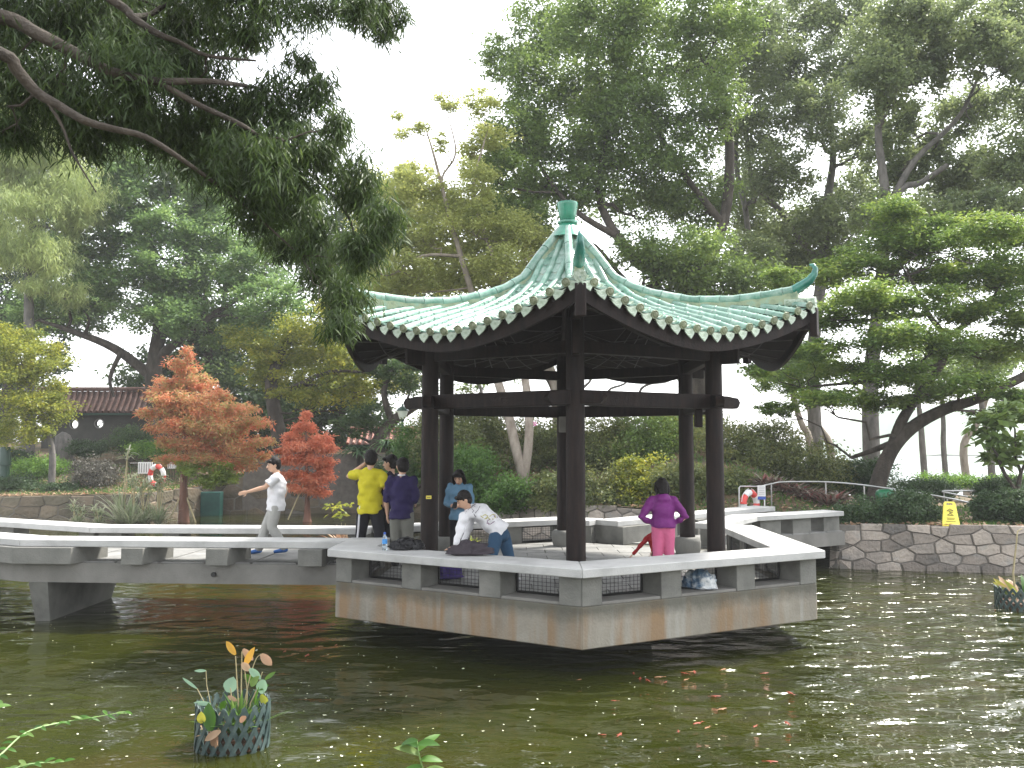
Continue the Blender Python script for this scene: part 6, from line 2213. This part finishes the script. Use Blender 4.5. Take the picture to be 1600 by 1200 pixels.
    for s_ in 'LR':
        hi, kn, an = (w(D[q + s_]) for q in ('hi', 'kn', 'an'))
        e = kn.lerp(an, pants_len * .93)
        limb(mb, [hi, hi.lerp(kn, .45), kn, kn.lerp(e, .5), e], [.058 * H * b, .055 * H * b, .046 * H * b, .043 * H * b, .041 * H * b])
    me = remesh(mb, .011 * H, 2, .8)
    me.transform(Matrix.Translation(-o0))
    tr_o = link('trousers', me, pants, t, smooth=True)
    # ---- shoes
    for s_ in 'LR':
        an = w(D['an' + s_])
        fd = Rz @ Vector((D['foot' + s_][0], D['foot' + s_][1], 0)).normalized()
        mb = MB()
        g0 = an.z - .05 * H
        sdv = fd.cross(Vector((0, 0, 1)))
        limb(mb, [an - fd * .012 * H + Vector((0, 0, -.018 * H)), an + fd * .04 * H + Vector((0, 0, -.026 * H)), an + fd * .095 * H + Vector((0, 0, -.033 * H))], [.030 * H, .028 * H, .021 * H], sdv, .8)
        mb.build('shoe', shoe, t, smooth=True)
    # ---- hair
    mb = MB()
    ell(mb, hp(0, .012, .018), (.054 * HH, .058 * HH, .060 * HH), hm)
    ell(mb, hp(0, .022, -.008), (.050 * HH, .044 * HH, .048 * HH), hm)
    limb(mb, [hp(-.036, -.040, .038), hp(.036, -.040, .038)], [.016 * HH, .016 * HH])
    if hair == 'bob':
        for s_ in (-1, 1): limb(mb, [hp(.045 * s_, -.012, .03), hp(.054 * s_, -.010, -.03), hp(.050 * s_, -.008, -.075)], [.022 * HH, .021 * HH, .014 * HH])
        limb(mb, [hp(0, .03, .0), hp(0, .036, -.075)], [.052 * HH, .045 * HH], hm @ Vector((1, 0, 0)), .7)
    me = remesh(mb, .006 * H / 1.0, 1, .6)
    vv = np.empty(len(me.vertices) * 3, dtype=np.float32)
    me.vertices.foreach_get('co', vv)
    vv = vv.reshape(-1, 3)
    vv += (rng.random(vv.shape) - .5) * .004 * H
    me.vertices.foreach_set('co', vv.ravel())
    me.transform(Matrix.Translation(-o0))
    hr_o = link('hair', me, M['hair'], t, smooth=True)
    for s_ in (-1, 1):
        mb = MB()
        ell(mb, hp(.019 * s_, -.0505, .004), (.0075 * HH, .004 * HH, .0035 * HH), hm, 8)
        mb.build('eye', M['black'], body, smooth=True)
        mb = MB()
        limb(mb, [hp(.010 * s_, -.0525, .0165), hp(.028 * s_, -.0485, .0165)], [.0028 * HH, .002 * HH], None, 1, 6)
        mb.build('eyebrow', M['hair'], body, smooth=True)
    mb = MB()
    limb(mb, [hp(-.013, -.058, -.034), hp(.013, -.058, -.034)], [.0025 * HH, .0025 * HH], None, 1, 6)
    mb.build('mouth', simple('lips', (.35, .12, .10)), body)
    return t, sh_o, tr_o, w, D

c_white = cloth('white_cotton', (.72, .72, .74))
c_grey = cloth('light_grey_trousers', (.36, .36, .34))
c_yellow = cloth('yellow_cotton', (.54, .48, .025))
c_black = cloth('black_trousers', (.014, .014, .018))
c_navy = cloth('navy_polo', (.022, .016, .065))
c_olive = cloth('grey_trousers', (.15, .15, .13))
c_blue = cloth('light_blue_jacket', (.13, .25, .36))
c_jeans = cloth('blue_jeans', (.025, .065, .12))
c_purple = cloth('purple_jacket', (.17, .022, .17), .6)
c_pink = cloth('pink_trousers', (.62, .14, .27))
c_red = cloth('red_jacket', (.36, .025, .03))
s_blue = cloth('blue_shoe', (.04, .13, .38), .5, .1)
s_dark = cloth('dark_shoe', (.02, .02, .022), .5, .1)
s_grey = cloth('grey_trainer', (.32, .32, .33), .5, .1)

# walking boy on the left footbridge
p = W(438, 862, z=.905)
person('boy in white T-shirt and light grey trousers walking left along the footbridge', (p.x, 13.85, .905), R(-80), 1.50,
       dict(elL=(.15, -.10, .70), wrL=(.14, -.27, .655), handL=(0, -1, -.25), elR=(-.14, .09, .66), wrR=(-.14, .04, .52),
            knL=(.05, -.03, .28), anL=(.05, .10, .065), knR=(-.05, -.10, .285), anR=(-.05, -.17, .05), chest=(0, .01, .72), head=(0, -.03, .925), footL=(0, -1), footR=(0, -1)),
       c_white, c_grey, s_blue, 'short', hem=.45, build=1.14, headrot=(R(8), 0, R(18)))
# boy in yellow
p = W(577, 878, d=13.5)
_, sh, tr, w, D = person('boy in yellow T-shirt and black trousers with white side stripe, hand raised to his face', (p.x, 13.5, .82), R(168), 1.68,
       dict(elL=(.235, -.06, .775), wrL=(.11, -.12, .885), handL=(-.6, -.3, .6), elR=(-.165, .0, .64), wrR=(-.13, -.16, .60),
            anL=(.11, .01, .05), knL=(.085, -.01, .28), anR=(-.11, .02, .05), knR=(-.09, -.01, .28)),
       c_yellow, c_black, s_dark, 'short', hem=.44, build=1.14, headrot=(R(5), 0, R(18)))
mb = MB()
hi, kn, an = w(D['hiL']), w(D['knL']), w(D['anL'])
def side_pt(q, r): return q + Vector((-.42 * r, -.93 * r, 0))
P = [side_pt(hi + Vector((0, 0, .02)), .112), side_pt(hi.lerp(kn, .5), .100), side_pt(kn, .083), side_pt(kn.lerp(an, .5), .076), side_pt(kn.lerp(an, .9), .072)]
mb.tube(P, [.016] * 5, 6)
mb.build('white_stripe', c_white, tr)
# boy in navy polo and the one behind him
p = W(627, 880, d=13.1)
_, sh, tr, w, D = person('boy in navy polo shirt and grey trousers seen from behind, nearest of the three boys', (p.x, 13.1, .82), R(172), 1.57,
       dict(elL=(.15, .01, .62), wrL=(.155, -.05, .48), elR=(-.13, .0, .62), wrR=(-.10, -.13, .58)),
       c_navy, c_olive, s_dark, 'elbow', hem=.44, build=1.12, headrot=(R(6), 0, R(30)))
mb = MB()
limb(mb, [w((-.03, .022, .852)), w((0, .036, .850)), w((.03, .022, .852))], [.012, .013, .012])
mb.build('collar', c_white, sh)
p = W(610, 870, d=13.75)
person('dark clothed boy facing left, half hidden behind the one in navy polo', (p.x, 13.75, .82), R(-115), 1.61,
       dict(elL=(.13, .02, .63)), cloth('dark_shirt', (.02, .02, .035)), c_black, s_dark, 'elbow', hem=.45, build=1.05, headrot=(R(4), 0, R(8)))
# woman in light blue
p = W(718, 871, d=13.7)
_, sh, tr, w, D = person('girl with dark bob in light blue jacket looking down at a phone', (p.x, 13.7, .82), R(-14), 1.42,
       dict(elL=(.135, -.0, .615), wrL=(.035, -.13, .60), handL=(-.8, -.5, .1), elR=(-.155, -.0, .615), wrR=(-.05, -.13, .60), handR=(.8, -.5, .1), head=(0, -.035, .905), curlL=.9, curlR=.9),
       c_blue, c_black, s_dark, 'long', hair='bob', hem=.44, build=1.08, headrot=(R(28), 0, 0))
ph_ = thing('phone', w((-.0, -.165, .60)), 'dark phone held by the girl in the light blue jacket', 'phone')
mb = MB()
mb.box(w((0, -.175, .612)), (.075, .012, .13), M=Matrix.Rotation(R(-14), 3, 'Z') @ Matrix.Rotation(R(-50), 3, 'X'))
mb.build('case', M['black'], ph_, bevel=.004)
mb = MB()
mb.box(w((0, -.168, .617)), (.066, .004, .115), M=Matrix.Rotation(R(-14), 3, 'Z') @ Matrix.Rotation(R(-50), 3, 'X'))
mb.build('screen', simple('phone_screen', (.03, .035, .04), .15), ph_)
# bending boy: joints from view-aligned metres
f0 = W(783, 905, d=11.65)
foot = Vector((f0.x, 11.65, .82))
HB = 1.45
def v2(px, py, d): 
    q = W(px, py, d) - foot
    return tuple(q / HB)
_, sh, tr, w, D = person('boy in white printed long sleeved top and jeans bending over the front bench', foot, 0.0, HB,
       dict(pelvis=v2(781, 830, 11.65), chest=v2(751, 801, 11.6), neck=v2(731, 797, 11.52), head=v2(725, 781, 11.45),
            shL=v2(726, 806, 11.36), elL=v2(717, 834, 11.28), wrL=v2(711, 853, 11.24), handL=(-.9, 0, -.35), palmL=(0, 0, -1), curlL=.05, thumbL=1,
            shR=v2(738, 795, 11.72), elR=v2(732, 828, 11.8), wrR=v2(724, 850, 11.75),
            hiL=v2(775, 838, 11.55), knL=v2(768, 870, 11.45), anL=(-.10, -.06, .05), hiR=v2(786, 836, 11.75), knR=v2(795, 868, 11.7), anR=(.11, .02, .05), footL=(-.8, -.6), footR=(.6, -.9)),
       c_white, c_jeans, s_grey, 'long', hem=.50, build=1.12, headrot=(R(30), 0, R(-75)))
# printed design projected onto the back of the top
from mathutils.bvhtree import BVHTree
me = sh.data
bv = BVHTree.FromPolygons([v.co.copy() for v in me.vertices], [tuple(p.vertices) for p in me.polygons])
def project(pts, r, mat, name='shirt_print'):
    out = []
    for px, py in pts:
        a = Vector((0, 0, CAMZ)) - ORG[sh.name]
        q = W(px, py, 10) - ORG[sh.name]
        hit = bv.ray_cast(a, (q - a).normalized())
        if hit[0] is not None: out.append(hit[0] + hit[1] * .002 + ORG[sh.name])
    if len(out) > 1:
        mb = MB()
        mb.tube(out, r, 5)
        mb.build(name, mat, sh)
ink = simple('dark_print_ink', (.03, .03, .04))
purp = simple('purple_print_ink', (.12, .03, .10))
gold = simple('gold_print_ink', (.45, .42, .12))
for pts in ([(731, 797), (736, 793), (740, 790), (744, 787), (749, 785)], [(738, 790), (736, 786), (741, 787), (742, 792)], [(748, 785), (750, 791), (747, 797), (742, 802)], [(737, 795), (740, 798), (738, 801)],
            [(740, 803), (744, 808), (741, 805)], [(729, 799), (727, 802)], [(742, 784), (738, 788)]):
    project(pts, .0035, ink)
for pts in ([(760, 817), (766, 819), (772, 815), (777, 808), (777, 802), (771, 800)], [(764, 820), (761, 814), (766, 811)], [(770, 812), (773, 806), (769, 804)]):
    project(pts, .0045, purp)
for pts in ([(754, 806), (758, 804), (762, 806), (760, 811)], [(765, 807), (769, 804), (773, 804), (774, 809), (769, 811)], [(757, 811), (762, 808), (766, 812)], [(751, 806), (755, 809)]):
    project(pts, .0060, gold)
# girl in purple
p = W(1037, 880, d=12.2)
person('girl in purple hooded jacket and pink trousers standing with hands on hips', (p.x, 12.2, .82), R(180), 1.31,
       dict(elL=(.235, .03, .60), wrL=(.125, -.02, .535), elR=(-.235, .03, .60), wrR=(-.125, -.02, .535), handL=(-.8, -.4, -.3), handR=(.8, -.4, -.3), shL=(.115, 0, .775), shR=(-.115, 0, .775), head=(0, -.035, .925), chest=(0, 0, .70)),
       c_purple, c_pink, s_grey, 'long', hair='bob', hem=.49, build=1.22, headrot=(R(22), 0, 0), hood=True)
# small child in red
f0 = W(1024, 880, d=12.75)
foot = Vector((f0.x, 12.75, .82))
HB = .82
person('small child in red jacket reaching down, half hidden behind the girl in purple', foot, R(0), HB,
       dict(pelvis=v2(1026, 856, 12.75), chest=v2(1020, 842, 12.7), neck=v2(1024, 830, 12.7), head=v2(1031, 818, 12.7),
            shL=v2(1024, 836, 12.6), elL=v2(1022, 850, 12.5), wrL=v2(1018, 862, 12.5), shR=v2(1014, 838, 12.7), elR=v2(1001, 852, 12.7), wrR=v2(989, 866, 12.7), handR=(-.7, 0, -.6),
            hiL=v2(1029, 862, 12.7), knL=v2(1030, 872, 12.6), anL=(.05, 0, .055), hiR=v2(1023, 862, 12.8), knR=v2(1022, 872, 12.6), anR=(-.06, 0, .055)),
       c_red, cloth('dark_red_trousers', (.12, .02, .025)), s_dark, 'long', hem=.50, build=1.1, headrot=(R(20), 0, R(-60)))

# ==================================================================  THINGS ON THE BENCH AND FLOOR
def crumple(name, label, cat, c, size, mat, seed=0, n=11, flat=.4, rot=0, parent_parts=None):
    g = np.random.default_rng(seed)
    bm = bmesh.new()
    bmesh.ops.create_icosphere(bm, subdivisions=4, radius=1)
    ks = g.normal(size=(7, 3)) * 2.6
    ps = g.random(7) * 6.28
    rm = Matrix.Rotation(rot, 3, 'Z')
    for v in bm.verts:
        co = np.array(v.co)
        q = sum(abs(math.sin(float(co @ ks[i]) + ps[i])) * (.5 ** (i * .25)) for i in range(7)) / 7
        r = .72 + .5 * q
        nv = Vector(tuple(co * 2.2)) + Vector((seed, 0, 0))
        r *= .9 + .26 * (1 - abs(mnoise.noise(nv)) * 3) + .10 * (1 - abs(mnoise.noise(nv * 2.6)) * 3)
        z = co[2] * r * size[2]
        if z < 0: z *= .15
        ex = 1 + .25 * math.sin(2.3 * math.atan2(co[1], co[0]) + ps[0])
        v.co = rm @ Vector((co[0] * r * size[0] * ex, co[1] * r * size[1] * ex, z))
    me = bpy.data.meshes.new(name)
    bm.to_mesh(me)
    bm.free()
    zmin = min(v.co.z for v in me.vertices)
    for v in me.vertices: v.co.z -= zmin
    o = link(name, me, mat, None, c, smooth=True)
    return tag(o, label, cat)
def bench_pt(px, py): 
    p = W(px, py, z=ZT)
    return Vector((p.x, p.y, ZT + .001))
def bag():
    c = bench_pt(634, 859)
    t = thing('bag', c, 'shiny black bag with bulging pockets lying on the bench beside the bottle', 'bag')
    m = cloth('black_nylon', (.018, .018, .02), .3, .8)
    for nm, off, size, sd in (('body', (.03, .05, 0), (.15, .12, .13), 1), ('pocket', (-.12, -.04, 0), (.09, .07, .10), 2), ('pocket', (.16, .02, 0), (.085, .08, .11), 3), ('flap', (-.02, -.06, 0), (.10, .05, .06), 4)):
        o = crumple('x', 'x', 'x', c, size, m, sd)
        del o['label'], o['category']
        o.name = nm
        o.parent = t
        o.location = off
    mb = MB()
    mb.tube([c + Vector(q) for q in ((-.15, -.02, .09), (-.08, -.05, .15), (.03, -.04, .17), (.12, -.03, .13), (.18, -.06, .05))], .009, 5)
    mb.build('strap', M['black'], t)
bag()
# dark jacket
c = bench_pt(734, 868)
crumple('jacket', 'dark grey brown jacket dropped in a heap on the bench beside the bending boy', 'jacket', c, (.23, .12, .15), cloth('charcoal_jacket', (.05, .042, .05), .85, .5), 11, rot=R(-8))
# bottle
c = bench_pt(601, 860)
t = thing('bottle', c, 'clear water bottle with blue cap and label on the bench', 'bottle')
mb = MB()
mb.lathe(c, [(.028, .0), (.033, .01), (.033, .05), (.030, .06), (.033, .07), (.033, .15), (.026, .18), (.013, .2), (.013, .21)], 14)
gl = simple('clear_plastic', (.75, .85, .92), .08, .5, .85)
mb.build('shell', gl, t, smooth=True)
mb = MB()
mb.lathe(c, [(.0345, .085), (.0345, .145)], 14)
mb.build('label_band', simple('blue_label', (.05, .25, .6)), t, smooth=True)
mb = MB()
mb.lathe(c, [(.016, .208), (.016, .232), (.01, .236)], 12)
mb.build('cap', M['blue'], t, smooth=True)
# bundle behind the mesh on the right and purple bag on the left
c = W(1092, 915, d=10.95)
crumple('plastic_bag', 'crumpled white and blue bag on the floor behind the right front opening', 'bag', (c.x, 10.95, ZF + .002), (.24, .14, .22), noisy('blue_white_bag', [(.06, .12, .2), (.3, .35, .4), (.6, .62, .63)], 6, .5, .6, 20, stops=[.42, .5, .56]), 21)
c = W(700, 886, d=12.2)
crumple('bag', 'purple bag on the floor under the bench behind the left wire mesh', 'bag', (c.x, 11.75, ZF + .002), (.20, .12, .2), cloth('purple_bag', (.05, .03, .16), .7, .5), 22)

# ==================================================================  FISH AND FLOATING BITS
koi = simple('koi_orange', (.20, .03, .012), .5)
koiw = simple('koi_pale', (.24, .11, .05), .5)
def fish_mesh(mat):
    mb = MB()
    mb.tube([(-.11, 0, 0), (-.09, 0, .002), (-.04, .004, .005), (.02, 0, .004), (.07, -.006, .0), (.10, 0, -.002)], [.006, .018, .026, .024, .012, .005], 8)
    mb.add([(.09, 0, 0), (.155, .03, .004), (.14, 0, .002), (.155, -.03, 0), (.09, 0, -.006)], [(0, 1, 2), (0, 2, 3), (4, 2, 1), (4, 3, 2)])
    mb.add([(-.02, .022, 0), (.02, .06, -.004), (.03, .02, 0), (-.02, -.022, 0), (.02, -.06, -.004), (.03, -.02, 0)], [(0, 1, 2), (3, 5, 4)])
    me = mb.mesh('koi')
    me.materials.append(mat)
    for p in me.polygons: p.use_smooth = True
    return me
kms = [fish_mesh(koi), fish_mesh(koi), fish_mesh(koiw)]
spots = [(960, 1095), (1000, 1060), (1030, 1058), (1070, 1052), (1085, 1050), (1072, 1062), (1118, 1088), (1235, 1083), (1128, 1108), (968, 1148), (1060, 1143), (1105, 1137), (1090, 1130), (1195, 1052), (1130, 1046),
         (942, 1148), (1012, 1063), (1080, 1020 + 30), (1040, 1066), (525, 1008), (460, 1022), (445, 1018), (480, 1024), (500, 1010), (1205, 1190), (1230, 1130), (1555, 953), (1180, 1135), (990, 1052), (905, 1062)]
for i, (x, y) in enumerate(spots):
    p = W(x, y, z=0)
    o = bpy.data.objects.new('koi', kms[i % 3])
    COL.objects.link(o)
    o.location = (p.x, p.y, .002)
    o.rotation_euler = (0, 0, random.uniform(0, 6.28))
    sc = random.uniform(.3, .6)
    o.scale = (sc, sc, sc * .4)
    tag(o, ['small orange koi swimming at the surface of the dark pond', 'small orange koi swimming at the surface of the dark pond', 'small pale gold koi swimming at the surface of the dark pond'][i % 3], 'fish', ['orange koi at the surface of the pond', 'orange koi at the surface of the pond', 'pale koi at the surface of the pond'][i % 3])
n = 620
px = rng.uniform(-30, 1630, n); py = rng.uniform(940, 1199, n)
sel = (px > 430) | (rng.random(n) < .5)
V, F, A = [], [], []
for x, y in zip(px[sel], py[sel]):
    p = W(x, y, z=0)
    # nothing floats inside the shadowed area under the platform
    if math.hypot(p.x - CX, p.y - CY) < 3.4: continue
    a = rng.random() * 6.28
    L = rng.uniform(.006, .018) * (1.7 if rng.random() < .12 else 1)
    d = Vector((math.cos(a), math.sin(a), 0)) * L
    e = Vector((-d.y, d.x, 0)) * rng.uniform(.4, .8)
    b = len(V)
    q = Vector((p.x, p.y, .006))
    V += [q - d, q + e, q + d + Vector((0, 0, .004)), q - e]
    F.append((b, b + 1, b + 2, b + 3))
me = bpy.data.meshes.new('floating_petals')
me.from_pydata([tuple(v) for v in V], [], F)
tag(link('floating_petals', me, noisy('petal', [(.35, .40, .12), (.65, .66, .55), (.75, .70, .35)], .8, .6, 0)), 'small pale petals and leaf bits floating on the pond', 'petals', kind='stuff')
print('TRIS', sum(len(o.data.loop_triangles) if (o.data.calc_loop_triangles() or True) else 0 for o in bpy.data.objects if o.type == 'MESH'))

# ==================================================================  AIR
mb = MB()
mb.box((20, 280, 17), (700, 640, 46))
hz = mb.build('haze', None)
hmat = bpy.data.materials.new('air')
hmat.use_nodes = True
hn = hmat.node_tree
hn.nodes.clear()
ho = hn.nodes.new('ShaderNodeOutputMaterial')
hv = hn.nodes.new('ShaderNodeVolumePrincipled')
hv.inputs['Color'].default_value = (.95, .97, 1, 1)
hv.inputs['Density'].default_value = .0008
hn.links.new(hv.outputs[0], ho.inputs['Volume'])
hz.data.materials.append(hmat)
tag(hz, kind='stuff')
